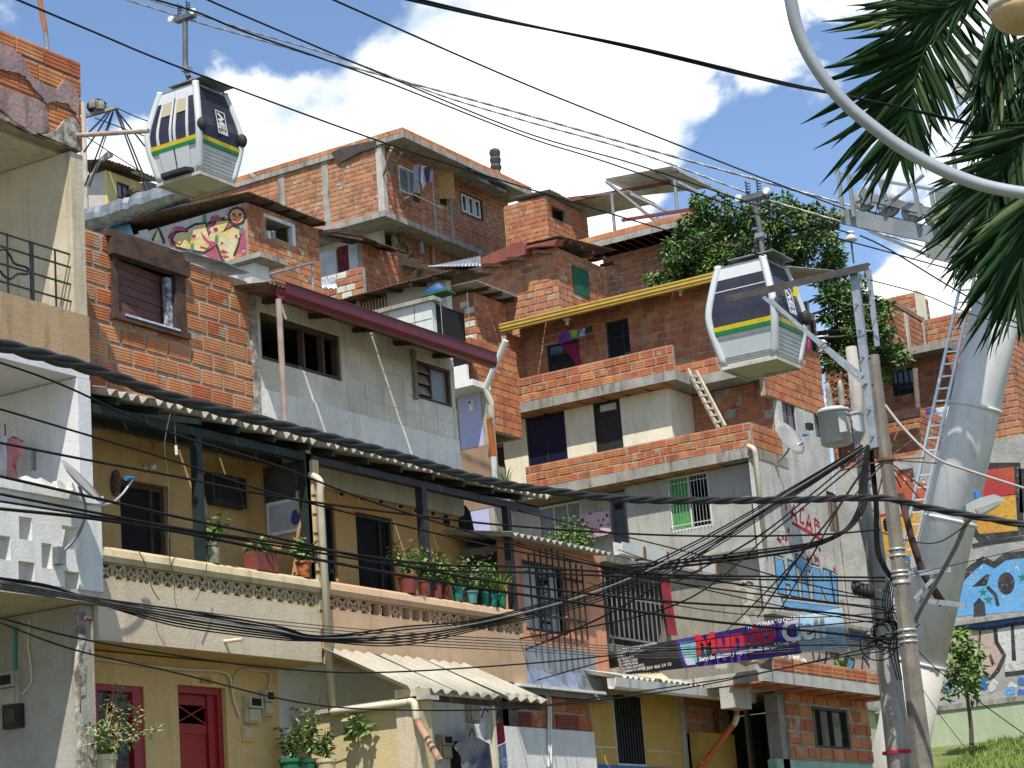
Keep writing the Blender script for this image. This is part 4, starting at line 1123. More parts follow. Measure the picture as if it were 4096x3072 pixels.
# banner hung across the lane
YBN = 29.3
bn = thing('shop_banner', 'purple and black phone repair banner stretched between two poles', 'banner', PY('b3', 1000, 820, YBN))
PURP = mat('purple_vinyl', (.055, .03, .20), (.045, .025, .17), 2, .5)
BLKV = mat('black_vinyl', (.02, .017, .02), None, 2, .5)
SKYV = mat('pale_blue_vinyl', (.22, .40, .55), (.35, .50, .62), 2, .5)
tl, bl = PY('b3', 945, 600, YBN), PY('b3', 1015, 800, YBN)
tr, br_ = PY('b4', 745, 262, YBN), PY('b4', 790, 580, YBN)
def BP(u, v, d=0.0):
    p = bl.lerp(br_, u).lerp(tl.lerp(tr, u), v)
    return p+Vector((0, -.05*math.sin(u*9)*math.sin(v*3.1)-d, -.02*math.sin(math.pi*u)))
def bpanel(u0, u1, m, nm, v0=0., v1=1., d=0., nu=16):
    b = MB(); nv = 4
    for i in range(nu+1):
        for k in range(nv+1):
            b.v.append(tuple(BP(u0+(u1-u0)*i/nu, v0+(v1-v0)*k/nv, d)))
    b.f = [(i*(nv+1)+k, (i+1)*(nv+1)+k, (i+1)*(nv+1)+k+1, i*(nv+1)+k+1) for i in range(nu) for k in range(nv)]
    return b.build(nm, m, bn, True)
bpanel(0, .27, BLKV, 'black_panel')
bpanel(.27, .80, PURP, 'purple_panel', nu=24)
bpanel(.80, 1, SKYV, 'blue_panel')
bpanel(.285, .39, mat('teal_print', (.12, .32, .38), (.2, .4, .45), 6, .5), 'print_patch', .14, .86, .006)
bpanel(.29, .33, mat('phone_white', (.6, .62, .65), (.3, .45, .6), 6, .5), 'phone_print', .08, .4, .009)
REDV = mat('red_vinyl', (.55, .02, .03), None, 2, .5)
WHV = mat('white_vinyl', (.72, .72, .72), None, 2, .5)
tilt = math.atan2((tr-tl).z, (tr-tl).x)
Lb = (tr-tl).length
tilt = math.atan2((tr-tl).z, (tr-tl).x)
def bt(s_, k, x, y, size, m_, bold=0., sx=1., d=.09): text(bn, s_, PY(k, x, y, YBN)-Vector((0, d, 0)), size*.872, 'Y', m_, tilt=tilt, bold=bold, sx=sx)
bt('Mundo', 'b3', 1600, 645, .47, REDV, .014, 1.12)
bt('Cell', 'b4', 285, 552, .50, WHV, .014, 1.0)
bt('TODO PARA TU CELULAR', 'b3', 2010, 438, .098, WHV, .003, .9)
bt('Servicio técnico y especializado de celulares', 'b3', 1625, 698, .105, WHV, .003, .9)
for i, s_ in enumerate(('• DESBLOQUEOS', '• HOMOLOGACIONES', '• FLASHEO', '• CARCASAS', '• MEMORIAS', '• CARGADORES', '• MANOS LIBRES')):
    bt(s_, 'b3', 970+8*i, 640+25*i, .06, WHV)
bt('COMPRA Y VENTA DE CELULARES', 'b3', 962, 618, .052, WHV)
bt('304 466 54 10', 'b3', 1200, 768, .085, WHV)
MB().lathe([(.03, 0), (.03, .004)], PY('b3', 1180, 755, YBN)-Vector((0, .09, 0)), 16, 'y').build('green_call_badge', mat('green_badge', (.12, .45, .14), None, 3, .5), bn)
MB().tube([PY('b3', 885, 480, YBN+.03), PY('b3', 1020, 880, YBN+.03)], .028, 8).build('pole', WOOD_G, bn)
MB().tube([PY('b4', 742, 200, YBN+.03), PY('b4', 800, 620, YBN+.03)], .03, 8).build('pole', WOOD_G, bn)
# ================================================================ tall grey and cream house with three terraces
Y5, X5 = 54.66, -24.95
YU = Y5+1.15
h5 = thing('terrace_house', 'tall grey and cream house with brick terraces and yellow roof gutter', 'house', (-29, 58, 7))
x50 = PY('l3', 0, 300, Y5+.15).x
zpa1, zpa0, zsl = 16.0, 15.24, 14.95
zpb1, zpb0, zslb = 13.3, 12.60, 12.3
CREAMW = mat('cream_plaster', (.78, .72, .57), (.72, .66, .52), 1, .85, .2, 20, streak=(.42, .36, .26), streak_amt=.4)
GREYW = mat('grey_cement_render', (.40, .395, .37), (.33, .325, .305), .8, .9, .3, 12, streak=(.21, .20, .18), streak_amt=.6, patch=(.47, .45, .41), patch_t=.6, patch_scale=.5)
# top storey, set back
uw = [RY(YU, 'm3', 340, 1075, 610, 1350), RY(YU, 'm3', 775, 905, 995, 1420)]
uw = [(uw[0][0], uw[0][1], 15.5, uw[0][3]), (uw[1][0], uw[1][1], 15.1, uw[1][3])]
wallY(h5, YU, PY('m3', 160, 1150, YU).x, X5-.0, 15.0, 17.9, holes=uw, bricks=dict(mats=[BR_RED, BR_RED, BR_OR], L=.40, Hc=.225, j=.045), m=MORTAR, name='top_wall')
XL = PY('m3', 170, 1150, YU).x
wallX(h5, XL, Y5+.2, YU, 15.0, 17.6, bricks=dict(mats=[BR_RED], L=.4, Hc=.225, j=.035), m=MORTAR, name='side_wing')
frameY(h5, YU, uw[0], .06, .06, BLACK_P, vert=(.5,), back=.04)
fd = frameY(h5, YU, uw[1], .06, .06, BLACK_P, vert=(.7,), horz=(.78,), back=.04, name='door', pm=DARK)
SCR = mat('tan_scroll', (.42, .34, .2), None, 5, .6)
sc = MB()
for i in range(4):
    z = uw[1][2]+.3+i*.3
    xx = uw[1][0]+(uw[1][1]-uw[1][0])*.84
    sc.tube([(xx+.09*math.cos(t_*.8), YU+.03, z+.12*math.sin(t_*.8)) for t_ in range(9)], .012, 5)
sc.build('scroll_grille', SCR, fd)
MAG = mat('magenta_curtain', (.32, .02, .09), (.2, .015, .06), 5, .8)
MB().prism([(uw[0][0]+.5, YU+.02, uw[0][3]-.1), (uw[0][0]+1.45, YU+.02, uw[0][3]-.1), (uw[0][0]+1.15, YU+.02, uw[0][3]-.75), (uw[0][0]+1.2, YU+.02, uw[0][2]), (uw[0][0]+.95, YU+.02, uw[0][2]), (uw[0][0]+.95, YU+.02, uw[0][3]-.7)], (0, .02, 0)).build('curtain', MAG, h5)
# right side of the top storey
XR5 = X5
wallX(h5, XR5, YU+.17, 60.2, 14.3, 17.55, holes=[RX(XR5, 'm4', 430, 870, 500, 1130)], bricks=dict(mats=[BR_RED, BR_OR], L=.40, Hc=.225, j=.03), m=MORTAR, name='top_side_wall')
frameX(h5, XR5, RX(XR5, 'm4', 430, 870, 500, 1130), .06, .05, BLACK_P, back=.03)
# roof and yellow gutter
ga, gb = PY('m3', -5, 965, Y5+.1), PY('m3', 1640, 530, Y5+.1)
zgy = (ga.z+gb.z)/2
xg1 = X5+.75
YGUT = mat('yellow_gutter_paint', (.56, .36, .07), (.48, .30, .06), 3, .5)
MB().prism([(ga.x, Y5+.1+a_, zgy+b_) for a_, b_ in ((.16, .13), (-.02, .13), (-.02, .08), (-.0, .07), (-.0, -.02), (.03, -.05), (.03, -.10), (.13, -.12), (.16, -.1))], (xg1-ga.x, 0, 0)).build('gutter', YGUT, h5)
sheets(h5, (ga.x, Y5+.22, zgy+.08), (xg1, Y5+.22, zgy+.08), (xg1, 61, zgy+1.2), (ga.x, 61, zgy+1.2), 8, pitch=.176, amp=.03, m=ASB)
for i in range(9):
    xx = ga.x+.6+i*.95
    MB().bar((xx, Y5+.3, zgy-.02), (xx, YU+.2, zgy+.16), .06, .10).build('rafter', WOOD_G, h5)
# first terrace parapet (top) and its slab
xpe = PY('m3', 1270, 1120, Y5).x
wallY(h5, Y5, x50-.2, xpe, zpa0+.003, zpa1, bricks=dict(mats=[BR_RED, BR_OR], L=.42, Hc=.225, j=.042, fancy=3, jit=2), m=MORTAR, th=.13, name='parapet')
slab(h5, x50-.2, xpe+.05, Y5-.06, YU+.4, zsl, zpa0, CONC, 'terrace_slab')
slab(h5, xpe+.05, X5+.04, YU-.1, YU+.4, zsl-.02, zpa0-.02, CONC, 'ledge_slab')
for i in range(8):
    xx = x50+.3+i*.72
    MB().box(xx-.3, xx+.3, Y5+.0, YU-.35, zsl-.04, zsl-.003).build('clay_ceiling_block', BR_OR, h5)
# cream storey
YC = Y5+.55
xc1 = PY('m3', 1240, 1400, YC).x
cw = [RY(YC, 'l3', 183, 300, 505, 655), RY(YC, 'l3', 682, 205, 915, 560)]
cw[1] = (cw[1][0], cw[1][1], 12.75, cw[1][3])
wallY(h5, YC, x50-.2, xc1, 12.7, zsl-.045, holes=cw, m=CREAMW, name='cream_wall')
wallX(h5, xc1, YC+.17, YU+1.2, 12.7, zsl-.025, m=CREAMW, name='cream_return')
f = frameY(h5, YC, cw[0], .05, .05, BLACK_P, vert=(.5,), back=.02, pm=mat('navy_glass', (.012, .014, .045), None, 3, .1, spec=.6))
f = frameY(h5, YC, cw[1], .06, .05, BLACK_P, horz=(.8,), back=.02, name='door', pm=BLACK_P)
MB().box(cw[1][0]+.22, cw[1][0]+.75, YC+.045, YC+.06, cw[1][3]-.32, cw[1][3]-.12).build('fanlight_pane', mat('pale_pane', (.6, .6, .58), None, 3, .3), f)
YBK = YU+.9
wallY(h5, YBK, xc1+.01, X5-.17, 12.7, zsl-.03, bricks=dict(mats=[BR_RED, BR_RED, BR_OR], L=.40, Hc=.23, j=.03, skip=.12), m=CONC, name='recess_wall')
# second parapet and slab
x2a = PY('l3', 190, 700, Y5).x
wallY(h5, Y5, x2a, X5, zpb0+.003, zpb1, bricks=dict(mats=[BR_RED, BR_OR], L=.42, Hc=.225, j=.042, fancy=3, jit=2), m=MORTAR, th=.13, name='parapet')
wallX(h5, X5+.0, Y5+.14, YU+.9, zpb0+.003, zpb1, bricks=dict(mats=[BR_RED, BR_OR], L=.42, Hc=.225, j=.03), m=MORTAR, th=.13, name='parapet')
slab(h5, x2a-.3, X5+.02, Y5-.06, YU+1.2, zslb, zpb0, CONC, 'terrace_slab')
for i in range(9):
    xx = x2a+.2+i*.72
    MB().box(xx-.3, xx+.3, Y5+.02, Y5+.4, zslb-.04, zslb-.003).build('clay_ceiling_block', BR_OR, h5)
# grey storey
YGy = Y5+.45
gw = RY(YGy, 'l3', 1228, 765, 1572, 1105)
gdoor = RY(YGy+.6, 'l3', 808, 900, 955, 1290)
xq = PY('l3', 935, 1000, YGy).x
zgl = PY('l3', 1500, 1290, YGy).z
wallY(h5, YGy, xq, X5-.15, zgl-.2, zslb-.045, holes=[gw], m=GREYW, name='grey_wall')
wl2 = [RY(YGy+.6, 'l3', 272, 985, 615, 1200), (gdoor[0], gdoor[1], zgl, gdoor[3])]
wallY(h5, YGy+.6, x50-3, xq-.0, zgl-.2, zslb-.045, holes=wl2, m=mat('pale_grey_render', (.50, .49, .45), (.42, .41, .38), 1, .9, .3, 14, streak=(.25, .23, .2), streak_amt=.7), name='porch_wall')
f = frameY(h5, YGy, gw, .05, .05, WHITE_P, vert=(.5,), back=.02, pm=False)
MB().box(gw[0]+.05, gw[0]+(gw[1]-gw[0])*.5, YGy+.06, YGy+.08, gw[2]+.05, gw[3]-.05).build('green_curtain', mat('green_cloth', (.06, .30, .07), (.04, .22, .05), 6, .8, streak=(.10, .4, .12), streak_amt=.7), f)
for i in range(13):
    xx = gw[0]+.04+i*(gw[1]-gw[0]-.08)/12
    MB().box(xx-.006, xx+.006, YGy-.05, YGy-.035, gw[2], gw[3]).build('window_bar', ALU, f)
for z in (gw[2]+.15, (gw[2]+gw[3])/2, gw[3]-.2):
    MB().box(gw[0], gw[1], YGy-.034, YGy-.02, z-.01, z+.01).build('cross_bar', WHITE_P, f)
f = frameY(h5, YGy+.6, wl2[0], .05, .05, CREAMW, vert=(.37, .68), back=.02, pm=mat('lilac_curtain_glass', (.26, .26, .34), (.2, .2, .27), 4, .4))
f = frameY(h5, YGy+.6, wl2[1], .05, .05, STEEL_P, back=.02, name='door', pm=mat('blue_grey_door', (.13, .15, .19), (.11, .13, .16), 3, .6))
MB().box(wl2[1][0]+.12, wl2[1][1]-.12, YGy+.625, YGy+.64, wl2[1][3]-.42, wl2[1][3]-.22).build('fanlight_pane', GLASS, f)
# right side of the house, roughcast with windows and graffiti
z5b = 2.0
rw5 = [RX(X5, 'l4', 218, 75, 352, 425), RX(X5, 'l4', 455, 165, 568, 480), RX(X5, 'l4', 558, 850, 680, 1175)]
wallX(h5, X5, Y5+.0, 60.2, z5b, zpb0, holes=[rw5[2]], m=ROUGHC, name='side_wall', th=.15)
wallX(h5, X5, YBK+.0, 60.2, zpb0+.004, 14.296, holes=rw5[:2], m=ROUGHC, name='side_wall', th=.15)
for r_ in rw5[:2]:
    frameX(h5, X5, r_, .05, .05, BLACK_P, vert=(.5,), back=.05, pm=mat('grey_glass', (.10, .10, .12), (.16, .16, .2), 3, .15))
frameX(h5, X5, rw5[2], .06, .05, WOOD_D, vert=(.5,), back=.05, pm=mat('tan_shutter', (.22, .17, .12), None, 5, .8))
# lower brown storey
YL5 = Y5+.55
wallY(h5, YL5, x50-3, X5-.16, 2.0, zgl-.35, m=mat('brown_cement', (.33, .29, .22), (.24, .22, .18), .7, .9, .4, 12, streak=(.13, .12, .1), streak_amt=.7, patch=(.44, .41, .36), patch_t=.58, patch_scale=.6), name='lower_wall')
slab(h5, x50-3, X5-.17, YL5-.35, YU, zgl-.34, zgl-.2, CONC_D, 'ledge_slab')
slab(h5, x50-3, X5-.17, YU+.0, 60, zgl-.2, zgl-.1, CONC_D, 'floor')
wallX(h5, x50-.3, YU, 60.2, 8, 17.6, m=MORTAR, name='back_wall')
wallY(h5, 60.1, x50-.3, X5-.16, 3, 18, m=MORTAR, name='rear_wall')
slab(h5, x50-.3, X5-.17, YU+1.25, 60, zslb, zpb0-.01, CONC, 'floor')
slab(h5, x50-.3, X5-.17, YU+.42, 60, zsl, zpa0-.01, CONC, 'floor')
lay_done(h5, 300)
# graffiti painted on the roughcast side
SP = dict(patch_scale=7, patch_t=.60, bump=.9, bscale=12)
GRED = mat('red_spray', (.42, .02, .03), None, 3, .8)
GBLU = mat('blue_spray', (.10, .30, .58), (.14, .36, .62), 1, .8, patch=(.34, .42, .50), **SP)
GBLK = mat('black_spray', (.025, .025, .03), (.05, .05, .05), 3, .8, patch=(.16, .16, .16), **SP)
GWHT = mat('white_spray', (.56, .56, .54), (.46, .46, .46), 1, .8, patch=(.36, .36, .35), **SP)
GYEL = mat('yellow_spray', (.52, .34, .06), (.50, .24, .04), .6, .8, patch=(.36, .28, .12), **SP)
GPNK = mat('beige_spray', (.46, .35, .30), (.40, .31, .27), 1, .8, patch=(.36, .34, .32), **SP)
GGRN = mat('green_spray', (.02, .22, .12), None, 3, .8)
def paint(t, pl, c, reg, pts, m, d=.006, name='painted_shape'):
    f_ = PX if pl == 'X' else PY
    off = Vector((d, 0, 0)) if pl == 'X' else Vector((0, -d, 0))
    return MB().prism([f_(reg, a, b, c)+off for a, b in pts], -off*.6).build(name, m, t)
def stroke(t, pl, c, reg, pts, wd, m, d=.008, name='painted_stroke'):
    f_ = PX if pl == 'X' else PY
    off = Vector((d, 0, 0)) if pl == 'X' else Vector((0, -d, 0))
    up = Vector((1, 0, 0)) if pl == 'X' else Vector((0, 1, 0))
    P = [f_(reg, a, b, c)+off for a, b in pts]
    L_, R_ = [], []
    for i, p in enumerate(P):
        dd = (P[min(i+1, len(P)-1)]-P[max(i-1, 0)]).normalized()
        s_ = dd.cross(up).normalized()*wd/2
        L_.append(p+s_); R_.append(p-s_)
    n_ = len(P)
    return MB().add(L_+R_, [(i, i+1, n_+i+1, n_+i) for i in range(n_-1)]).build(name, m, t)
for st in ([(262, 950), (266, 1000)], [(300, 1060), (322, 950), (345, 1080)], [(305, 1020), (340, 1035)], [(400, 985), (372, 990), (368, 1080), (398, 1095)], [(412, 1130), (432, 1030), (455, 1150)], [(418, 1095), (450, 1105)],
           [(475, 1060), (480, 1170), (520, 1165), (510, 1115), (480, 1110), (508, 1085), (475, 1060)], [(310, 1090), (420, 1150), (540, 1222)]):
    stroke(h5, 'X', X5, 'l4', st, .10, GRED)
for pl_ in ([(175, 1325), (240, 1345), (258, 1470), (285, 1478), (275, 1360), (330, 1378), (362, 1650), (300, 1640), (292, 1550), (262, 1540), (272, 1630), (205, 1610)], [(335, 1320), (400, 1360), (450, 1400), (440, 1450), (410, 1440), (440, 1660), (385, 1655), (375, 1430), (340, 1410)],
            [(452, 1395), (505, 1410), (540, 1520), (535, 1425), (585, 1440), (620, 1680), (565, 1675), (520, 1560), (530, 1670), (470, 1660)], [(592, 1445), (640, 1470), (650, 1690), (625, 1685)], [(230, 1640), (640, 1690), (660, 1760), (560, 1770), (420, 1735), (250, 1720)]):
    paint(h5, 'X', X5, 'l4', pl_, GBLU, .006)
    stroke(h5, 'X', X5, 'l4', pl_+pl_[:1], .07, GBLK, .010)
    stroke(h5, 'X', X5, 'l4', [(x+9, y+14) for x, y in pl_[:4]], .05, GWHT, .013)
rnd = random.Random(3)
for i in range(26):
    x_, y_ = rnd.uniform(170, 300), rnd.uniform(1160, 1270)
    if i > 10: x_, y_ = rnd.uniform(300, 640), rnd.uniform(1260, 1420)+(0)
    y_ = y_+max(0, (x_-300))*.2-40
    stroke(h5, 'X', X5, 'l4', [(x_, y_), (x_+rnd.uniform(-8, 12), y_+30)], .13, rnd.choice([GRED, GRED, GBLK, GWHT]), .009, 'paint_drip')
for st in ([(1570, 1480), (1590, 1462), (1600, 1490)], [(1610, 1490), (1630, 1465), (1640, 1492)], [(1650, 1470), (1668, 1490), (1700, 1466)], [(1790, 1530), (1810, 1545), (1830, 1525), (1868, 1540)]):
    stroke(h5, 'Y', YL5, 'l3', st, .05, GBLK)

# ================================================================ houses further up the hill
def mini(name, label, k, cx, cy, depth, L_, R_, h, bx=None, by=None, hx=(), hy=(), mx=None, my=None, roof=True, rm=None, cat='house'):
    """house standing on its near corner: left face looks to -y, right face to +x"""
    p = PD(k, cx, cy, depth)
    X, Y, zt_ = p.x, p.y, p.z
    xl, yr = PY(*L_, Y).x, PX(*R_, X).y
    t = thing(name, label, cat, (X, Y, zt_-h))
    HX = [RX(X, *r) for r in hx]; HY = [RY(Y, *r) for r in hy]
    wallX(t, X, Y, yr, zt_-h, zt_, HX, mx or MORTAR, .15, bx)
    wallY(t, Y, xl, X-.16, zt_-h, zt_, HY, my or MORTAR, .15, None)
    if by is not None:
        wv = [o for o in t.children][-1]
        lay(t, wv, 'Y', Y, xl, X, zt_-h, zt_, HY, **by)
    wallX(t, xl, Y+.16, yr, zt_-h, zt_, (), MORTAR, .15, None, 'back_wall')
    wallY(t, yr-.15, xl, X-.16, zt_-h, zt_, (), MORTAR, .15, None, 'rear_wall')
    if roof: slab(t, xl, X-.16, Y+.16, yr-.16, zt_-.2, zt_-.05, CONC_D, 'roof_slab')
    return t, X, Y, zt_, xl, yr, HX, HY
def tin_roof(t, xl, X, Y, yr, z, ov=.4, rise=.6, along='Y', m=None, n=6, pitch=.08, amp=.014):
    m = m or TIN_R
    if along == 'Y':      # eave along the left (-y) face
        sheets(t, (xl-.2, Y-ov, z), (X+ov, Y-ov, z), (X+ov, yr, z+rise), (xl-.2, yr, z+rise), n, pitch=pitch, amp=amp, m=m)
    else:                 # eave along the right (+x) face
        sheets(t, (X+ov, Y-ov, z), (X+ov, yr, z), (xl-.2, yr, z+rise), (xl-.2, Y-ov, z+rise), n, pitch=pitch, amp=amp, m=m)
B1 = dict(L=.36, Hc=.215, j=.042)

# --- graffiti house under the left gondola
g, X13, Y13, z13, xl13, yr13, HX, HY = mini('mural_house', 'brick house with sun face mural on its grey side wall', 'm1', 1815, 15, 58, ('m1', 300, 180), ('m2', 505, 300), 5.5,
    bx=dict(mats=[BR_WARM, BR_OR], L=.34, Hc=.19, j=.022), hx=[('m2', 115, 130, 310, 325)], my=mat('pale_grey_render2', (.50, .50, .49), (.42, .42, .41), .8, .9, .3, 12, streak=(.3, .29, .28), streak_amt=.5))
lay_done(g)
r_ = HX[0]
MB().box(X13-.1, X13+.03, r_[1]-.005, r_[1]+.14, r_[2]-.05, r_[3]+.1).build('window_jamb', WHITE_P, g)
MB().box(X13-.1, X13+.028, r_[0]-.1, r_[1]-.006, r_[3], r_[3]+.1).build('window_lintel', WHITE_P, g)
tin_roof(g, xl13, X13, Y13, yr13, z13+.12, .35, .5, 'X', TIN_R, 5)
for i in range(6):
    yy = Y13+.1+i*.75
    MB().bar((X13+.3, yy, z13+.07), (X13-.3, yy, z13+.15), .07, .09).build('rafter', WOOD_D, g)
for i, (x_, m_) in enumerate(((130, WHITE_P), (165, STEEL))):
    p = PX('m2', x_, 265, X13-.05)
    cn = thing('paint_can', 'pale can on the mural house window sill, %s of the two' % ('left' if i == 0 else 'right'), 'can', p-Vector((0, 0, .1)), 'cans on the window sill')
    MB().lathe([(.09, -.1), (.09, .1), (.085, .11)], p, 12).build('can_body', m_, cn)
    MB().lathe([(.094, .095), (.094, .115)], p, 12).build('can_rim', ALU, cn)
# the mural: zigzag figures, eyes, red shapes, a sun with a face
MY = mat('mural_yellow', (.54, .44, .12), (.58, .50, .28), 1.5, .8, patch=(.50, .42, .26), **SP); MC = mat('mural_cream', (.60, .53, .36), None, 2, .8)
MR = mat('mural_red', (.45, .04, .03), None, 2, .8); MP = mat('mural_pink', (.46, .06, .14), (.34, .09, .13), 1, .8, patch=(.42, .3, .3), **SP); MG = mat('mural_green', (.10, .22, .14), None, 2, .8); MBL = mat('mural_blue', (.06, .25, .42), (.3, .45, .5), 1, .8)
def mp(pts, m_, d=.006): return paint(g, 'Y', Y13, 'm1', pts, m_, d)
def ms(pts, wd=.06, m_=None, d=.014): return stroke(g, 'Y', Y13, 'm1', pts, wd, m_ or GBLK, d)
mp([(560, 260), (700, 200), (960, 180), (1000, 300), (700, 330)], MBL)
mp([(1020, 230), (1090, 215), (1110, 280), (1040, 275)], GWHT, .009); mp([(1130, 290), (1170, 205), (1210, 310)], MC, .009); ms([(1125, 300), (1170, 205), (1215, 320)], .09)
ZZ = [(1270, 290), (1300, 240), (1380, 215), (1440, 180), (1520, 170), (1540, 260), (1600, 150), (1700, 145), (1650, 235), (1720, 190), (1780, 215), (1760, 330), (1700, 480), (1640, 440), (1600, 330), (1560, 360), (1500, 390), (1380, 370), (1300, 350)]
mp([(1240, 260), (1330, 200), (1420, 220), (1500, 170), (1700, 160), (1810, 220), (1820, 470), (1700, 480), (1500, 400), (1260, 350)], MP, .006)
mp(ZZ, MY, .010); ms(ZZ+[ZZ[0]], .07)
mp([(1480, 230), (1540, 300), (1600, 310), (1590, 380), (1500, 290)], MP, .013); mp([(1600, 190), (1640, 250), (1590, 300), (1560, 230)], MY, .013)
mp([(1380, 230), (1430, 160), (1480, 200), (1440, 260)], MC, .013); mp([(1620, 300), (1700, 270), (1770, 230), (1740, 330), (1690, 470), (1640, 430)], MC, .012)
mp([(1250, 250), (1240, 280), (1290, 230), (1380, 230), (1350, 195), (1290, 195)], MP, .016); ms([(1240, 280), (1290, 230), (1390, 232)], .06)
mp([(1545, 160), (1560, 120), (1610, 110), (1640, 150)], MP, .016); ms([(1530, 175), (1600, 150), (1660, 130)], .06)
mp([(1700, 440), (1780, 385), (1785, 410), (1720, 480)], mat('mural_orange', (.6, .25, .08), None, 2, .8), .016); mp([(1690, 430), (1715, 400), (1735, 430), (1705, 460)], MY, .017)
for x_, y_, r2 in ((1433, 270, 20), (1595, 220, 22), (1640, 318, 14), (1745, 268, 14)):
    mp([(x_+2.0*r2*math.cos(a_/12*6.283), y_+1.15*r2*math.sin(a_/12*6.283)) for a_ in range(12)], MC, .018)
    mp([(x_+r2*.8*math.cos(a_/12*6.283), y_+r2*.8*math.sin(a_/12*6.283)) for a_ in range(12)], MR, .021)
for pts in ([(1630, 380), (1660, 395), (1640, 415), (1670, 430)], [(1640, 370), (1680, 390), (1660, 410), (1690, 425)], [(1290, 310), (1330, 330), (1350, 300)], [(1480, 345), (1530, 360), (1560, 330)]):
    ms(pts, .045, MR, .018)
for x_, y_ in ((1420, 350), (1510, 140), (1600, 290), (1780, 230)):
    mp([(x_-15, y_+30), (x_-10, y_-25), (x_+8, y_-35), (x_+14, y_+20)], MG, .020)
for x_, y_ in ((1785, 330), (1800, 430), (1560, 400)):
    mp([(x_+24*math.cos(a_/10*6.283), y_+26*math.sin(a_/10*6.283)) for a_ in range(10)], MP, .009)
sx_, sy_ = 1750, 120
for a_ in range(11):
    an = math.pi*(.05+.95*a_/10)+math.pi
    mp([(sx_+60*math.cos(an-.12), sy_+60*math.sin(an-.12)), (sx_+92*math.cos(an), sy_+92*math.sin(an)), (sx_+60*math.cos(an+.12), sy_+60*math.sin(an+.12))], MR, .010)
mp([(sx_+58*math.cos(a_/20*6.283), sy_+60*math.sin(a_/20*6.283)) for a_ in range(20)], mat('mural_flesh', (.62, .38, .2), None, 2, .8), .018)
ms([(sx_+58*math.cos(a_/20*6.283), sy_+60*math.sin(a_/20*6.283)) for a_ in range(21)], .06, GBLK, .022)
for dx in (-22, 22):
    ms([(sx_+dx-12, sy_-12), (sx_+dx, sy_-18), (sx_+dx+12, sy_-10)], .05, MR, .022); ms([(sx_+dx-8, sy_-4), (sx_+dx+8, sy_-4)], .06, MR, .022)
ms([(sx_-25, sy_+25), (sx_, sy_+38), (sx_+28, sy_+22)], .06, MR, .022); ms([(sx_, sy_-5), (sx_-6, sy_+14), (sx_+6, sy_+14)], .04, MR, .022)
# zinc gutter along its eave
zg_ = PY('t1', 1000, 1490, Y13-.55); a = PY('t1', 560, 1590, Y13-.55); b = PY('t1', 1370, 1520, Y13-.55)
t = thing('zinc_gutter', 'crumpled grey zinc sheet gutter running under the left gondola', 'gutter', (a.x, a.y, a.z))
cr = MB(); nn = 26
for i in range(nn+1):
    x_ = a.x+(b.x-a.x)*i/nn
    j1, j2 = random.uniform(-.04, .04), random.uniform(-.03, .03)
    for (dy, dz) in ((.5, .34), (.2, .31), (-.02, .22), (-.10, .05), (-.08, -.12), (.05, -.28), (.3, -.32)):
        cr.v.append((x_, Y13-.55+dy+j1, a.z-.15+dz+j2+.02*random.random()))
cr.f = [(i*7+k, i*7+7+k, i*7+8+k, i*7+k+1) for i in range(nn) for k in range(6)]
cr.build('gutter_sheet', ZINC, t, False)

# --- yellow house far left
t, X, Y, z, xl, yr, HX, HY = mini('yellow_house', 'pale yellow house with dark window behind the left gondola', 't1', 785, 1255, 84, ('t1', 560, 1250), ('t1', 1060, 1380), 6, mx=mat('pale_yellow_wall', (.62, .52, .24), (.58, .48, .22), 1, .85), my=mat('pinkish_white_wall', (.55, .50, .46), None, 1, .85), hx=[('t1', 860, 1335, 958, 1492)])
frameX(t, X, HX[0], .08, .08, BLACK_P, vert=(.5,), back=.02, pm=mat('milky_glass', (.35, .38, .42), (.2, .22, .26), 3, .2))
tin_roof(t, xl, X, Y, yr+.5, z+.12, .6, .5, 'X', TIN_R, 5, .18, .03)
MB().box(X+.1, X+.7, Y+1, yr+3.5, z-.75, z-.6).build('canopy_board', TIN_R, t)
t2_, X, Y, z, xl, yr, HX, HY = mini('grey_shed', 'dark grey roof shed right of the pale yellow house', 't1', 1090, 1335, 80, ('t1', 1040, 1340), ('t1', 1420, 1440), 5, mx=CONC_D, my=CONC_D)
tin_roof(t2_, xl, X, Y, yr, z+.1, .3, .3, 'X', ASB, 4, .18, .03)

# --- big brick house on the ridge
X10, Y10 = -47.56, 70.76
z10b, z10t = 28.95, PX('t2', 950, 1040, X10).z
h10 = thing('ridge_house', 'large red brick house on the ridge with overhanging flat roof', 'house', (X10, Y10, 24))
yr10 = PX('t2', 1890, 1500, X10).y
hx10 = [RX(X10, 't2', *r) for r in ((1090, 1212, 1255, 1470), (1375, 1255, 1465, 1545), (1540, 1400, 1725, 1645))]
xl10 = -62
zc10 = z10t-.15
wallX(h10, X10, Y10, yr10, z10b, zc10, hx10, MORTAR, .16, dict(mats=[BR_RED, BR_RED, BR_WARM], L=.36, Hc=.205, j=.042))
wv = wallY(h10, Y10, xl10, X10-.17, z10b, zc10, (), MORTAR, .16)
lay(h10, wv, 'Y', Y10, xl10, X10, z10b, zc10, (), mats=[BR_OR, BR_WARM, BR_WARM], L=.36, Hc=.205, j=.045)
lay_done(h10, 300)
for x_ in (235, 562):
    p = PY('t2', x_, 1400, Y10); MB().box(p.x-.16, p.x+.16, Y10-.035, Y10+.1, z10b, zc10).build('concrete_column', CONC, h10)
MB().box(X10-.26, X10+.04, Y10-.05, Y10+.22, z10b, zc10).build('concrete_column', CONC_L, h10)
for x_ in (1355, 1478):
    p = PX('t2', x_, 1500, X10); MB().box(X10, X10+.03, p.y-.09, p.y+.09, z10b, zc10).build('concrete_column', CONC, h10)
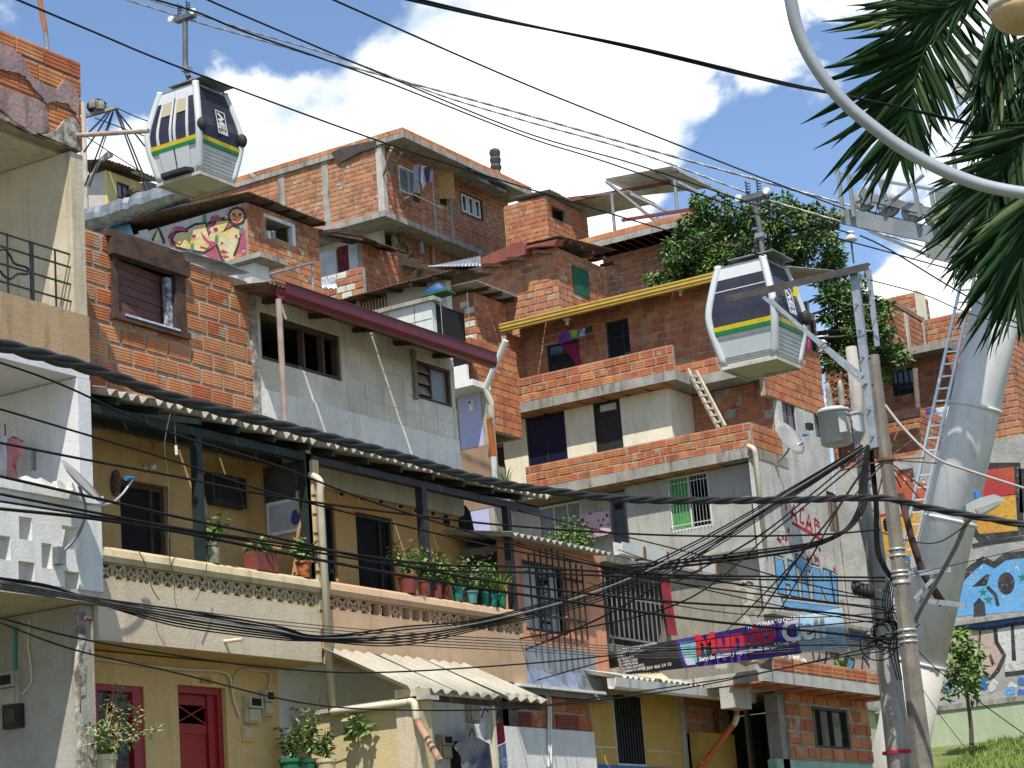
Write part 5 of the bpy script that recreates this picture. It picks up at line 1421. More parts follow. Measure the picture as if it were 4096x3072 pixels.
slab(h10, xl10, X10+1.25, Y10-.12, yr10+.3, zc10, zc10+.22, CONC, 'roof_slab')
wp = wallX(h10, X10+1.2, Y10-.1, yr10+.25, zc10+.222, zc10+.45, (), MORTAR, .14, None, 'roof_edge_course')
lay(h10, wp, 'X', X10+1.2, Y10-.1, yr10+.25, zc10+.222, zc10+.45, (), mats=[BR_OR], L=.36, Hc=.22, j=.02)
TAR = mat('tarred_course', (.05, .045, .045), (.09, .07, .06), 1.5, .9, .3, 20)
wp2 = wallY(h10, Y10-.1, xl10, X10+1.05, zc10+.222, zc10+.45, (), MORTAR, .14, None, 'roof_edge_course')
lay(h10, wp2, 'Y', Y10-.1, xl10, X10+1.05, zc10+.222, zc10+.45, (), mats=[BR_WARM], L=.36, Hc=.22, j=.02)
MB().prism([PY('t2', *p, Y10-.15) for p in ((600, 1125), (680, 1085), (930, 1032), (930, 1085), (820, 1118), (740, 1160), (670, 1195), (640, 1180))], (0, .02, 0)).build('tar_band', TAR, h10)
lay_done(h10, 0)
slab(h10, xl10, X10+.12, Y10-.2, yr10, z10b-.25, z10b-.004, CONC, 'floor_slab')
wallX(h10, xl10, Y10, yr10, 22, zc10, (), MORTAR, .16, None, 'back_wall'); wallY(h10, yr10, xl10, X10, 20, zc10, (), MORTAR, .16, None, 'rear_wall')
f = frameX(h10, X10, hx10[0], .09, .06, WHITE_P, vert=(.5,), back=.0, pm=mat('curtained_glass', (.3, .3, .26), (.12, .16, .14), 3, .3))
MB().box(X10-.07, X10-.05, hx10[0][0]+1.0, hx10[0][1], hx10[0][2], hx10[0][3]).build('brown_shutter', WOOD_B, f)
f = frameX(h10, X10, hx10[1], .09, .06, WOOD_Y, back=.0, pm=DARK)
MB().prism([(X10+.02, hx10[1][0], hx10[1][2]+.3), (X10+.5, hx10[1][0]+.5, hx10[1][2]+.3), (X10+.5, hx10[1][0]+.55, hx10[1][2]+.3), (X10+.02, hx10[1][0]+.06, hx10[1][2]+.3)], (0, 0, hx10[1][3]-hx10[1][2]-.3)).build('wooden_shutter', WOOD_Y, f)
f = frameX(h10, X10, hx10[2], .10, .06, BROWNW, back=-.01, pm=GLASS)
for i in range(3):
    y0_ = hx10[2][0]+.15+i*(hx10[2][1]-hx10[2][0]-.3)/3; y1_ = y0_+(hx10[2][1]-hx10[2][0]-.3)/3-.1
    MB().box(X10-.03, X10+.02, y0_, y0_+.07, hx10[2][2]+.12, hx10[2][3]-.12).box(X10-.03, X10+.02, y1_-.07, y1_, hx10[2][2]+.12, hx10[2][3]-.12).box(X10-.03, X10+.02, y0_+.07, y1_-.07, hx10[2][3]-.19, hx10[2][3]-.12).box(X10-.03, X10+.02, y0_+.07, y1_-.07, hx10[2][2]+.12, hx10[2][2]+.19).build('white_sash', WHITE_P, f)
# lower storey of the ridge house
XLo, YLo = X10-.9, Y10+1.2
yq = PX('m2', 860, 250, XLo).y
wl3 = wallX(h10, XLo, YLo, yr10+2, 15, z10b-.26, [RX(XLo, 'm2', 990, 215, 1075, 440)], MORTAR, .16)
lay(h10, wl3, 'X', XLo, YLo, yr10+2, 25.5, z10b-.26, [RX(XLo, 'm2', 990, 215, 1075, 440)], mats=[BR_RED, BR_WARM], L=.36, Hc=.21, j=.03)
wl4 = wallY(h10, YLo, xl10, XLo-.17, 15, z10b-.26, (), CONC_L, .16)
lay_done(h10, 0)
MB().tube([PX('m2', 1348, 270, XLo+.15), PX('m2', 1352, 480, XLo+.15)], .09, 10).build('drain_pipe', mat('pink_pipe', (.42, .18, .13), None, 4, .6), h10)
# tarpaulin and wrapped chimney
p = PX('t2', 1815, 1300, X10-.3)
t = thing('wrapped_chimney', 'chimney pipe wrapped in black plastic on the ridge house roof', 'chimney', p)
TARP = mat('black_plastic', (.03, .03, .032), (.06, .06, .06), 5, .4, .6, 8)
p0, p1 = PX('t2', 1815, 1250, X10-.2), PX('t2', 1813, 1110, X10-.2)
prof = []
for i in range(9): prof.append((.24+.03*math.sin(i*2.1), (p1.z-p0.z)*i/8))
MB().lathe(prof+[(.1, p1.z-p0.z+.06)], p0, 12).build('wrapped_stack', TARP, t)
MB().lathe([(.2, -.9), (.2, 0)], p0, 10).build('stack_foot', mat('brown_clay', (.2, .14, .1), None, 3, .9), t)
t = thing('roof_tarpaulin', 'dark tarpaulin thrown over the corner of the ridge house roof', 'tarpaulin', PX('t2', 1720, 1300, X10+1))
tp = MB(); pts = [(1575, 1225), (1620, 1178), (1680, 1215), (1740, 1240), (1800, 1270), (1860, 1320), (1885, 1350)]
lo = [(1590, 1245), (1640, 1260), (1680, 1310), (1720, 1340), (1780, 1370), (1840, 1400), (1890, 1412)]
for i in range(len(pts)):
    for k in range(5):
        u = k/4
        aa = PX('t2', pts[i][0]+(lo[i][0]-pts[i][0])*u, pts[i][1]+(lo[i][1]-pts[i][1])*u, X10+1.3-.9*(1-u))
        tp.v.append(tuple(aa+Vector((.08*math.sin(i*2+k*3), .1*math.sin(k*5+i), .05*math.cos(i*3.3+k)))))
tp.f = [(i*5+k, i*5+5+k, i*5+6+k, i*5+k+1) for i in range(len(pts)-1) for k in range(4)]
tp.build('sheet', TARP, t, True)

# --- brick house with zinc terrace roof (top right of the ridge)
g11, X11, Y11, z11, xl11, yr11, HX, HY = mini('terrace_roof_house', 'brick house with raised zinc terrace roof on steel posts', 't3', 335, 1440, 92, ('t3', 30, 1480), ('t3', 640, 1600), 7, bx=dict(mats=[BR_RED], **B1), by=dict(mats=[BR_RED, BR_OR], **B1), hx=[('t3', 378, 1512, 490, 1650)])
lay_done(g11)
tin_roof(g11, xl11+.6, X11, Y11+.2, yr11, z11+.12, .35, .12, 'X', ASB, 4, .18, .03)
zr2 = PD('t3', 1000, 1340, 94).z
cs = [PZ('t3', *p, zr2) for p in ((775, 1325), (1272, 1228), (1575, 1382), (1000, 1445))]
def flat_sheets(t, cs, n, m, dz=0.0):
    a_, b_, c_, d_ = [c0+Vector((0, 0, dz)) for c0 in cs]
    sheets(t, a_, d_, c_, b_, n, pitch=.25, amp=.035, m=m)
flat_sheets(g11, cs, 3, ASB_L)
zr3 = PD('t3', 750, 1480, 94).z
cs2 = [PZ('t3', *p, zr3) for p in ((500, 1458), (985, 1420), (1150, 1500), (900, 1620))]
flat_sheets(g11, [cs2[0], PZ('t3', 960, 1408, zr3), PZ('t3', 1152, 1502, zr3), PZ('t3', 640, 1610, zr3)], 4, ASB_L)
REDST = mat('red_oxide_steel', (.20, .05, .045), None, 5, .6)
MB().bar(PZ('t3', 505, 1480, zr3-.15), PZ('t3', 1260, 1345, zr2-.12), .14).build('roof_beam', REDST, g11)
for a_, b_ in (((780, 1335), (1160, 1640)), ((1150, 1265), (1470, 1420)), ((960, 1430), (1260, 1570)), ((1280, 1240), (1760, 1475))):
    MB().bar(PD('t3', *a_, 93), PD('t3', *b_, 93), .11).build('purlin', STEEL, g11)
for x_, ya, yb in ((830, 1430, 1720), (1295, 1330, 1590), (1165, 1580, 1650)):
    pa, pb = PD('t3', x_-8, ya, 91), PD('t3', x_+14, yb, 91); pb.x, pb.y = pa.x, pa.y
    MB().tube([pb, pa], .07, 8).build('steel_post', STEEL, g11)
MB().bar(PD('t3', 900, 1625, 90), PD('t3', 1460, 1535, 88), .12).build('edge_beam', REDST, g11)

# --- house behind the tree with clay block eave
g12, X12, Y12, z12, xl12, yr12, HX, HY = mini('eave_house', 'brick house with clay block eave behind the big tree', 'm3', 1480, 130, 77, ('m3', 760, 330), ('m3', 1700, 250), 6, by=dict(mats=[BR_RED, BR_RED, BR_WARM], **B1), bx=dict(mats=[BR_RED], **B1))
lay_done(g12)
zs12 = PY('m3', 1060, 235, Y12-1.2).z
slab(g12, xl12-.6, X12+.6, Y12-1.2, Y12+.3, zs12-.12, zs12+.1, CONC, 'eave_slab')
for i in range(14):
    xx = xl12-.2+i*(X12-xl12+.5)/13
    MB().box(xx-.36, xx+.30, Y12-1.15, Y12-.02, zs12-.16, zs12-.122).build('clay_ceiling_block', BR_OR, g12)
wp = wallY(g12, Y12-1.18, xl12-.6, X12+.6, zs12+.102, zs12+.32, (), MORTAR, .12, None, 'eave_course')
lay(g12, wp, 'Y', Y12-1.18, xl12-.6, X12+.6, zs12+.102, zs12+.32, (), mats=[BR_OR], L=.36, Hc=.21, j=.02)
lay_done(g12, 40)

# --- house with green shutters
g8, X8, Y8, z8, xl8, yr8, HX, HY = mini('green_shutter_house', 'brick house with a pair of green wooden shutters', 'm3', 405, 345, 69, ('m2', 1450, 480), ('m3', 770, 430), 6, bx=dict(mats=[BR_WARM, BR_RED], **B1), by=dict(mats=[BR_WARM, BR_OR], **B1), hx=[('m3', 525, 475, 662, 735)])
lay_done(g8)
GRNW = mat('green_shutter_paint', (.015, .10, .06), (.012, .085, .05), 5, .6, .2)
r_ = HX[0]
f = frameX(g8, X8, r_, .06, .06, WOOD_D, back=.0, pm=DARK)
ym = (r_[0]+r_[1])/2
for k, (ya, yb) in enumerate(((r_[0]+.02, ym-.01), (ym+.01, r_[1]-.02))):
    sh2 = MB().box(X8+.012, X8+.045, ya, yb, r_[2]+.02, r_[3]-.02).build('shutter', GRNW, f)
tin_roof(g8, xl8-.2, X8, Y8, yr8, z8+.18, .45, .35, 'Y', TIN_R, 7)
MB().prism([PY('m2', *p, Y8-.55) for p in ((1690, 430), (2000, 300), (2028, 330), (2028, 400), (1690, 500))]+[PY('m3', 400, 290, Y8-.55), PY('m3', 395, 340, Y8-.55)][:0], (0, .5, .1)).build('rust_red_sheet', mat('rust_red_tin', (.26, .07, .05), (.17, .06, .045), 2, .8, .2, 10, streak=(.1, .06, .05), streak_amt=.6), g8)
MB().prism([PY('m3', *p, Y8-.5) for p in ((0, 380), (420, 288), (400, 335), (240, 345), (0, 420))], (0, .5, .08)).build('rust_red_sheet', MATS['rust_red_tin'], g8)
for i in range(5):
    yy = Y8+.3+i*.75
    MB().bar((X8+.4, yy, z8+.13), (X8-.2, yy, z8+.15), .08, .1).build('rafter', WOOD_D, g8)

# --- patched little brick house with tin roof
g9, X9, Y9, z9, xl9, yr9, HX, HY = mini('patched_brick_house', 'little patched brick house with tin roof left of the yellow gutter', 'm2', 1645, 680, 68, ('m2', 1405, 760), ('m3', 330, 830), 4.2, bx=dict(mats=[BR_RED, BR_RED, BR_OR], **B1), by=dict(mats=[BR_RED, PLB, BR_OR], **B1))
lay_done(g9)
tin_roof(g9, xl9-.4, X9, Y9, yr9, z9+.15, .5, .1, 'X', ASB, 5, .12, .02)
for i in range(5):
    yy = Y9+.2+i*.8
    MB().bar((X9+.45, yy, z9+.08), (X9-.2, yy, z9+.12), .1, .12).build('rafter', WOOD_D, g9)
p = PX('m2', 1960, 860, X9+.02)
for i in range(9):
    MB().box(X9+.01, X9+.05, p.y-.4+i*.14, p.y-.4+i*.14+.11, p.z-.1, p.z+.32).build('plank', WOOD_Y, g9)
# lower front volume of the same hillside plot
g9b, X9b, Y9b, z9b_, xl9b, yr9b, HX, HY = mini('brick_annex', 'grooved red brick annex below the patched little house', 'm2', 1620, 1010, 62, ('m2', 1420, 1040), ('m2', 1960, 1150), 2.6, bx=dict(mats=[BR_RED, BR_OR], L=.38, Hc=.21, j=.03, fancy=0), by=dict(mats=[BR_RED], **B1))
lay_done(g9b)
# --- lavender corner
g16, X16, Y16, z16, xl16, yr16, HX, HY = mini('lavender_house', 'lavender wall corner house with drain pipes beside the cream storey', 'm2', 1735, 1400, 55.5, ('m2', 1530, 1440), ('m2', 1790, 1450), 6.5, mx=mat('pitted_cement', (.36, .33, .28), (.26, .24, .2), 3, .95, .8, 15), my=mat('lavender_paint', (.42, .42, .62), (.38, .38, .56), 1, .85))
MB().box(xl16-.2, X16+.1, Y16-.75, Y16+.1, z16-.02, z16+.14).build('white_slab', WHITE_P, g16)
MB().box(xl16-.2, X16-.05, Y16-.75, Y16-.65, z16+.14, z16+.55).build('white_upstand', WHITE_P, g16)
MB().box(xl16-.1, X16+.003, Y16-.012, Y16-.001, PY('l2', 1600, 545, Y16).z-1.6, PY('l2', 1600, 545, Y16).z).build('brown_dado', mat('brown_dado', (.30, .20, .13), None, 3, .9), g16)
meter((1620, 190), (1655, 265), 'Y', Y16, 'white meter on the lavender wall', PVC_W, 'l2')
t = thing('drain_pipe', 'slanting white and orange drain pipe at the lavender corner', 'drain pipe', PD('m2', 1750, 1400, 54.6))
MB().tube([PD('m2', 1885, 1035, 54.3), PD('m2', 1735, 1390, 54.6)], .075, 9).build('white_length', PVC_W, t)
MB().tube([PD('m2', 1735, 1390, 54.6), PD('l2', 1780, 215, 54.6), PD('l2', 1780, 310, 54.6)], .08, 9).build('cream_length', PVC, t)
MB().tube([PD('l2', 1762, 320, 54.6), PD('l2', 1795, 600, 54.6)], .075, 9).build('orange_length', ORP, t)
MB().tube([PD('l2', 1795, 600, 54.6), PD('l2', 1810, 820, 54.6)], .075, 9).build('white_length', PVC_W, t)

# --- white wall house with plank eaves, and its terrace
g7, X7, Y7, z7, xl7, yr7, HX, HY = mini('white_shack', 'low white walled house under a rough plank and tin eave', 'm2', 1435, 545, 60, ('m2', 640, 770), ('m2', 1480, 620), 6, mx=WHITE_P, my=mat('dirty_white_wall', (.60, .585, .55), (.52, .50, .46), .8, .9, .3, 14, streak=(.36, .33, .28), streak_amt=.5), hy=[('m2', 800, 700, 1015, 825)])
zev = PY('m2', 1000, 640, Y7-.8).z
sheets(g7, (xl7-1.2, Y7-.8, zev-.02), (X7+.8, Y7-.8, zev-.02), (X7+.8, Y7+1.3, zev+.32), (xl7-1.2, Y7+1.3, zev+.32), 8, pitch=.1, amp=.016, m=TIN_R)
for i in range(11):
    xx = xl7-1+i*.8
    MB().bar((xx, Y7-.75, zev-.09), (xx, Y7+.1, zev+.08), .13, .09).build('rafter', WOOD_D, g7)
corrugated(g7, PY('m2', 1310, 505, Y7-.82)+Vector((0, 0, .06)), PY('m2', 1700, 500, Y7-.82)+Vector((0, 0, .05)), PY('m2', 1700, 410, Y7-.2), PY('m2', 1420, 470, Y7-.2), pitch=.12, amp=.006, m=ZINC, name='zinc_patch')
r_ = HY[0]
MB().box(r_[0], r_[1], Y7+.08, Y7+.1, r_[2], r_[3]).build('brown_panel', mat('brown_board', (.26, .16, .08), (.2, .12, .06), 4, .8), g7)
for i in range(9):
    xx = r_[0]+.05+i*(r_[1]-r_[0]-.1)/8
    MB().tube([(xx, Y7-.03, r_[2]), (xx, Y7-.03, r_[2]+(r_[3]-r_[2])*.62)], .02, 6).build('bar', PVC, g7)
yp = Y7-1.5
x0_, x1_ = PY('m2', 860, 850, yp).x, PY('m2', 1335, 740, yp).x
zp_ = PY('m2', 1335, 725, yp).z
tr_ = thing('tiled_terrace', 'white tiled terrace wall with concrete coping below the white shack', 'terrace', (x1_, yp, zp_-4))
WT = mat('white_tiles', (.60, .64, .62), (.55, .58, .57), 2, .5, .05, 20, streak=(.42, .44, .42), streak_amt=.4)
wallY(tr_, yp, x0_-3, x1_, zp_-5, zp_-.08, m=WT, th=.2, name='wall')
slab(tr_, x0_-3, x1_+.15, yp-.12, yp+.3, zp_-.08, zp_+.03, CONC, 'coping')
for i in range(6):
    xx = x0_-1.0+i*.85
    MB().box(xx-.012, xx+.012, yp-.006, yp, zp_-1.15, zp_-.1).build('tile_joint', CONC_D, tr_)
for z_ in (zp_-.55, zp_-1.1):
    MB().box(x0_-3, x1_-.01, yp-.007, yp-.001, z_-.012, z_+.012).build('tile_joint', CONC_D, tr_)
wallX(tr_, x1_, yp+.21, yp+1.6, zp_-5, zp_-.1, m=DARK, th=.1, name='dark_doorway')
t = thing('blue_tarpaulin', 'blue tarpaulin lump on a green board beside the white wall', 'tarpaulin', PY('m2', 1370, 700, Y7-.7))
p = PY('m2', 1368, 690, Y7-.7)
bm = bmesh.new(); bmesh.ops.create_icosphere(bm, subdivisions=3, radius=.34)
for v in bm.verts:
    v.co.z = max(v.co.z, -.02)*(.75+.15*math.sin(v.co.x*9)); v.co.y *= .6
me = bpy.data.meshes.new('tarpaulin'); bm.to_mesh(me); bm.free(); me.materials.append(mat('blue_tarp', (.015, .06, .18), (.03, .10, .26), 6, .5, .5, 9))
o = bpy.data.objects.new('tarpaulin', me); COL.objects.link(o); attach(o, t); o.matrix_basis = Matrix.Translation(p)
MB().box(p.x-.35, p.x+.5, p.y-.25, p.y+.25, p.z-.08, p.z-.02).build('green_board', mat('green_board', (.03, .12, .05), None, 3, .7), t)

# --- white porch with red door curtain
gp, Xp, Yp, zp, xlp, yrp, HX, HY = mini('red_curtain_house', 'small brick porch house with red patterned curtain in a white doorway', 'm2', 820, 310, 66, ('m2', 480, 330), ('m2', 1080, 400), 5, mx=MORTAR, bx=dict(mats=[BR_RED, BR_WARM], **B1), my=mat('soft_white_wall', (.56, .56, .55), None, 2, .9), hy=[('m2', 630, 330, 735, 545)])
lay_done(gp)
r_ = HY[0]
MB().box(r_[0]+.02, r_[1]-.02, Yp+.05, Yp+.07, r_[2]+.05, r_[3]-.08).build('patterned_curtain', mat('red_pattern_cloth', (.24, .02, .02), (.02, .015, .015), 7, .8, patch=(.5, .4, .35), patch_t=.66, patch_scale=7), gp)
w_ = wallY(gp, Yp-.9, xlp+.2, PY('m2', 830, 560, Yp-.9).x, zp-5, PY('m2', 700, 525, Yp-.9).z, m=MORTAR, name='front_wall')
lay(gp, w_, 'Y', Yp-.9, xlp+.2, PY('m2', 830, 560, Yp-.9).x, zp-2.2, PY('m2', 700, 525, Yp-.9).z, mats=[BR_RED, BR_WARM, PLB], **B1)
lay_done(gp, 60)
ea, eb = PY('m2', 485, 200, Yp-.8), PX('m2', 1140, 385, Xp+.7)
sheets(gp, (Xp+.7, Yp-.9, eb.z), (Xp+.7, eb.y, eb.z), (xlp-.3, eb.y, eb.z+1.0), (xlp-.3, Yp-.9, eb.z+1.0), 6, pitch=.09, amp=.014, m=TIN_R)
for i in range(7):
    yy = Yp-.8+i*.8
    MB().bar((Xp+.65, yy, eb.z-.06), (xlp+.5, yy, eb.z+.7), .1, .1).build('rafter', WOOD_D, gp)
# stacked zinc sheet and flower pot on the low roofs
t = thing('zinc_sheet_pile', 'loose bright zinc sheets lying in front of the red curtain porch', 'zinc sheets', PD('m2', 580, 620, 62))
zz_ = PD('m2', 600, 640, 62).z
corrugated(t, PZ('m2', 490, 650, zz_-.3), PZ('m2', 650, 650, zz_-.3), PZ('m2', 625, 570, zz_+.35), PZ('m2', 430, 600, zz_+.3), pitch=.14, amp=.02, m=mat('bright_zinc', (.62, .66, .70), (.5, .54, .58), 3, .35, metal=.5), name='sheet')
# --- brick in front of the graffiti house (lower left wall, railing frame)
g17, X17, Y17, z17, xl17, yr17, HX, HY = mini('low_brick_wall_house', 'low orange brick house behind the maroon gutter', 'm2', 85, 560, 50, ('m1', 1780, 600), ('m2', 520, 700), 5, bx=dict(mats=[BR_WARM, BR_OR], L=.36, Hc=.2, j=.03), my=WHITE_P)
lay_done(g17)
t = thing('pipe_frame', 'thin grey pipe handrail frame on the low brick house', 'handrail', PX('m2', 105, 600, X17+.1))
MB().tube([PX('m2', 103, 620, X17+.1), PX('m2', 103, 560, X17+.1), PX('m2', 458, 465, X17+.1), PX('m2', 466, 715, X17+.1)], .035, 7).build('pipe', STEEL, t)
p = PD('m2', 20, 480, 49)
t = thing('concrete_stub', 'white concrete stub column with grey slab cap by the mural', 'column', p)
c0 = PD('m1', 1870, 560, 49); 
MB().box(c0.x-.25, c0.x+.25, c0.y-.25, c0.y+.25, c0.z-1.5, PD('m1', 1870, 490, 49).z).build('column', WHITE_P, t)
zc = PD('m1', 1870, 490, 49).z
MB().box(c0.x-.6, c0.x+.6, c0.y-.5, c0.y+.5, zc+.005, zc+.12).build('cap', CONC, t)

# --- far right houses behind the pylon
g15, X15, Y15, z15, xl15, yr15, HX, HY = mini('right_ridge_house', 'brick house with small tower room behind the tree at right', 'm4', 1210, 680, 92, ('m4', 860, 700), ('m4', 1310, 730), 13, bx=dict(mats=[BR_RED, BR_WARM], **B1), by=dict(mats=[BR_RED, BR_OR], **B1))
lay_done(g15, 200)
p = PX('m4', 1260, 780, X15)
MB().box(X15+.005, X15+.05, p.y-.6, p.y+.5, p.z-1.2, p.z+.6).build('block_grille', CREAMW, g15)
g15b, Xa, Ya, za, xla, yra, HX, HY = mini('right_brick_block', 'wide brick block with concrete bands behind the grey pylon', 'm4', 1045, 750, 84, ('m4', 870, 720), ('m4', 1290, 900), 11, bx=dict(mats=[BR_WARM, BR_RED], **B1), by=dict(mats=[BR_RED, BR_WARM], **B1))
lay_done(g15b, 250)
MB().bar(PD('m4', 1030, 745, 83.5), PD('m4', 1275, 890, 83.5), .14).build('eave_pipe', TIN_R, g15b)
for x_ in (1150, 1275):
    p = PX('m4', x_+5, 980, Xa+.0)
    MB().box(p.x-.1, p.x+.1, p.y-.1, p.y+.1, za-9, za).build('concrete_column', CONC_L, g15b)
g15d, Xd, Yd, zd, xld, yrd, HX, HY = mini('right_parapet_block', 'long brick block rising to the right behind the pylon ladder', 'm4', 1740, 785, 82, ('m4', 1292, 900), ('m4', 1900, 850), 11, by=dict(mats=[BR_RED, BR_WARM], **B1), bx=dict(mats=[BR_WARM], **B1))
lay_done(g15d, 200)
g15c, Xc, Yc, zc_, xlc, yrc, HX, HY = mini('right_window_house', 'brick house with dark barred window between tree and pylon', 'm4', 1425, 1140, 74, ('m4', 960, 1150), ('m4', 1560, 1200), 4.6, bx=dict(mats=[BR_RED], **B1), by=dict(mats=[BR_RED, BR_RED, BR_OR], **B1), hy=[('m4', 1035, 1265, 1222, 1420)])
lay_done(g15c, 150)
frameY(g15c, Yc, HY[0], .06, .06, BLACK_P, vert=(.25, .5, .75), back=.05)
slab(g15c, xlc-.5, Xc+.5, Yc-.9, Yc+.2, zc_, zc_+.25, CONC, 'eave_slab')
MB().box(xlc-.5, Xc+.3, Yc-1.3, Yc-1.1, zc_-5.6, zc_-3.9).build('balcony_panel', CONC, g15c)
slab(g15c, xlc-.5, Xc+.3, Yc-1.1, Yc, zc_-5.6, zc_-5.45, CONC_D, 'balcony_floor')
MB().tube([PD('m4', 1215, 1240, 72), PD('m4', 1240, 1550, 72)], .09, 8).build('timber_post', WOOD_G, g15c)
g20, X20, Y20, z20, xl20, yr20, HX, HY = mini('hidden_brick_house', 'brick house glimpsed between the terrace house side and the big tree', 'm4', 770, 1030, 80, ('m4', 540, 1070), ('m4', 930, 1100), 11, by=dict(mats=[BR_RED, BR_WARM], **B1), bx=dict(mats=[BR_WARM], **B1))
lay_done(g20, 120)
g18, X18, Y18, z18, xl18, yr18, HX, HY = mini('lower_brick_house', 'low brick house with black wooden eave and hung washing left of the pylon', 'm4', 1230, 1540, 68, ('m4', 640, 1600), ('m4', 1480, 1560), 6, bx=dict(mats=[BR_RED, BR_WARM], **B1), by=dict(mats=[BR_WARM, BR_RED], **B1))
lay_done(g18, 150)
MB().box(xl18, X18+.2, Y18-.5, Y18-.3, z18-.35, z18-.05).build('eave_board', WOOD_D, g18)
g19, X19, Y19, z19, xl19, yr19, HX, HY = mini('far_right_house', 'big orange brick house at the right edge behind the pylon', 'm4', 1880, 800, 70, ('m4', 1640, 900), ('m4', 2300, 1000), 9.5, bx=dict(mats=[BR_WARM, BR_OR], **B1), by=dict(mats=[BR_WARM], **B1))
lay_done(g19, 200)
zsl9 = PX('l4', 1930, 400, X19+.6).z
slab(g19, X19-1, X19+.6, Y19-.3, yr19, zsl9-.1, zsl9+.25, CONC, 'eave_slab')
wallX(g19, X19+.02, Y19-.3, yr19, zsl9-3, zsl9-.11, m=BR_RED, name='lower_wall')

# ================================================================ painted retaining walls, grass bank
YM = 60.25
mw_ = thing('mural_wall', 'concrete retaining wall with red, yellow and blue graffiti letters behind the pylon', 'wall', (-15, YM, 5))
zl = PY('b4', 1900, 352, YM).z; zgw = PY('b4', 1800, 1045, YM).z
zmt = PY('l4', 1850, 470, YM).z
MURC = mat('grey_mural_plaster', (.36, .355, .34), (.27, .27, .26), 1.5, .95, .9, 9)
wallY(mw_, YM, X5-.0, -4, zl, zmt, m=MURC, th=.4, name='upper_wall')
wallY(mw_, YM-.12, X5+.3, -4, zgw, zl-.12, m=MURC, th=.5, name='lower_wall')
slab(mw_, X5+.0, -4, YM-.3, YM+.3, zl-.118, zl-.003, CONC, 'ledge')
slab(mw_, X5+.0, -4, YM-.35, YM-.13, zgw-.1, zgw+.05, CONC, 'ledge')
def up_(pts, m_, d=.006): return paint(mw_, 'Y', YM, 'l4', pts, m_, d)
def us(pts, wd, m_, d=.014): return stroke(mw_, 'Y', YM, 'l4', pts, wd, m_, d)
up_([(1700, 690), (1960, 660), (1970, 880), (1650, 930)], mat('crimson_spray', (.36, .035, .035), (.40, .12, .05), .5, .8, patch=(.28, .10, .08), **SP), .008)
up_([(1660, 930), (1985, 870), (2000, 1160), (1700, 1200), (1640, 1120)], GYEL, .008)
us([(1640, 1130), (1690, 1200), (2000, 1160), (1970, 660), (1740, 670), (1640, 930)], .22, GBLK)
up_([(2010, 690), (2200, 660), (2200, 980), (2020, 1000)], MATS['crimson_spray'], .008)
us([(2010, 690), (2010, 1000), (2200, 980)], .2, GBLK)
us([(1640, 1260), (1800, 1230), (2020, 1200)], .12, GBLK)
up_([(1560, 1500), (1640, 1420), (1720, 1360), (1800, 1400), (1880, 1340), (2020, 1320), (2300, 1300), (2300, 1720), (1520, 1780)], GBLU, .008)
us([(1560, 1500), (1640, 1420), (1720, 1360), (1800, 1400), (1880, 1340), (2020, 1320), (2200, 1300)], .2, GBLK)
up_([(1890+62*math.cos(a_/16*6.283), 1535+82*math.sin(a_/16*6.283)) for a_ in range(16)], GBLK, .016)
up_([(1640, 1560), (1740, 1470), (1770, 1470), (1745, 1550)], GBLK, .016)
us([(1750, 1560), (1810, 1620), (1830, 1700)], .1, GBLK, .016)
up_([(1650, 1690), (1690, 1640), (1730, 1680), (1740, 1770), (1650, 1780)], GBLK, .016)
for x_, y_ in ((1720, 1600), (1760, 1655), (2010, 1490)):
    up_([(x_+(34 if a_ % 2 == 0 else 13)*math.sin(a_/10*6.283), y_-(34 if a_ % 2 == 0 else 13)*math.cos(a_/10*6.283)) for a_ in range(10)], GGRN, .019)
# letters left of the pylon
up_([(1080, 700), (1180, 700), (1190, 780), (1300, 800), (1300, 1000), (1130, 960), (960, 880), (1080, 850)], MATS['crimson_spray'], .008)
up_([(820, 1060), (1130, 1020), (1300, 1010), (1230, 1330), (880, 1330)], GYEL, .008)
us([(820, 1060), (880, 1330)], .2, GBLK); us([(1100, 720), (1190, 700), (1200, 790)], .15, GBLK); us([(1060, 870), (1130, 960), (1300, 1000)], .15, GBLK)
us([(830, 1060), (1000, 1030), (1200, 1035)], .08, GRED, .016)
for x_ in (1140, 1210, 1280):
    us([(x_-12, 770), (x_+12, 765)], .06, GWHT, .016); us([(x_, 765), (x_+2, 800)], .06, GWHT, .016)
def lp(pts, m_, d=.006): return paint(mw_, 'Y', YM-.12, 'b4', pts, m_, d)
def ls(pts, wd, m_, d=.014): return stroke(mw_, 'Y', YM-.12, 'b4', pts, wd, m_, d)
lp([(1600, 470), (1780, 440), (1980, 425), (1990, 540), (2055, 650), (2000, 770), (1930, 850), (1800, 800), (1600, 820)], GPNK, .008)
lp([(2000, 420), (2300, 385), (2300, 760), (2150, 800), (2060, 780), (2060, 640), (1990, 540)], GWHT, .008)
ls([(1600, 470), (1780, 440), (1980, 425), (2110, 400), (2300, 380)], .10, GBLK)
ls([(1980, 430), (1990, 540), (2055, 650), (2000, 770), (1930, 850), (1800, 790)], .12, GBLK); ls([(2060, 800), (2150, 790), (2300, 770)], .12, GBLK)
lp([(1930, 650), (1945, 635), (1975, 715), (1955, 735)], GBLK, .014); lp([(2105, 400), (2130, 400), (2150, 690), (2115, 690)], GBLK, .014)
ls([(1860, 450), (1850, 600), (1870, 800)], .06, GBLK)
rnd = random.Random(9)
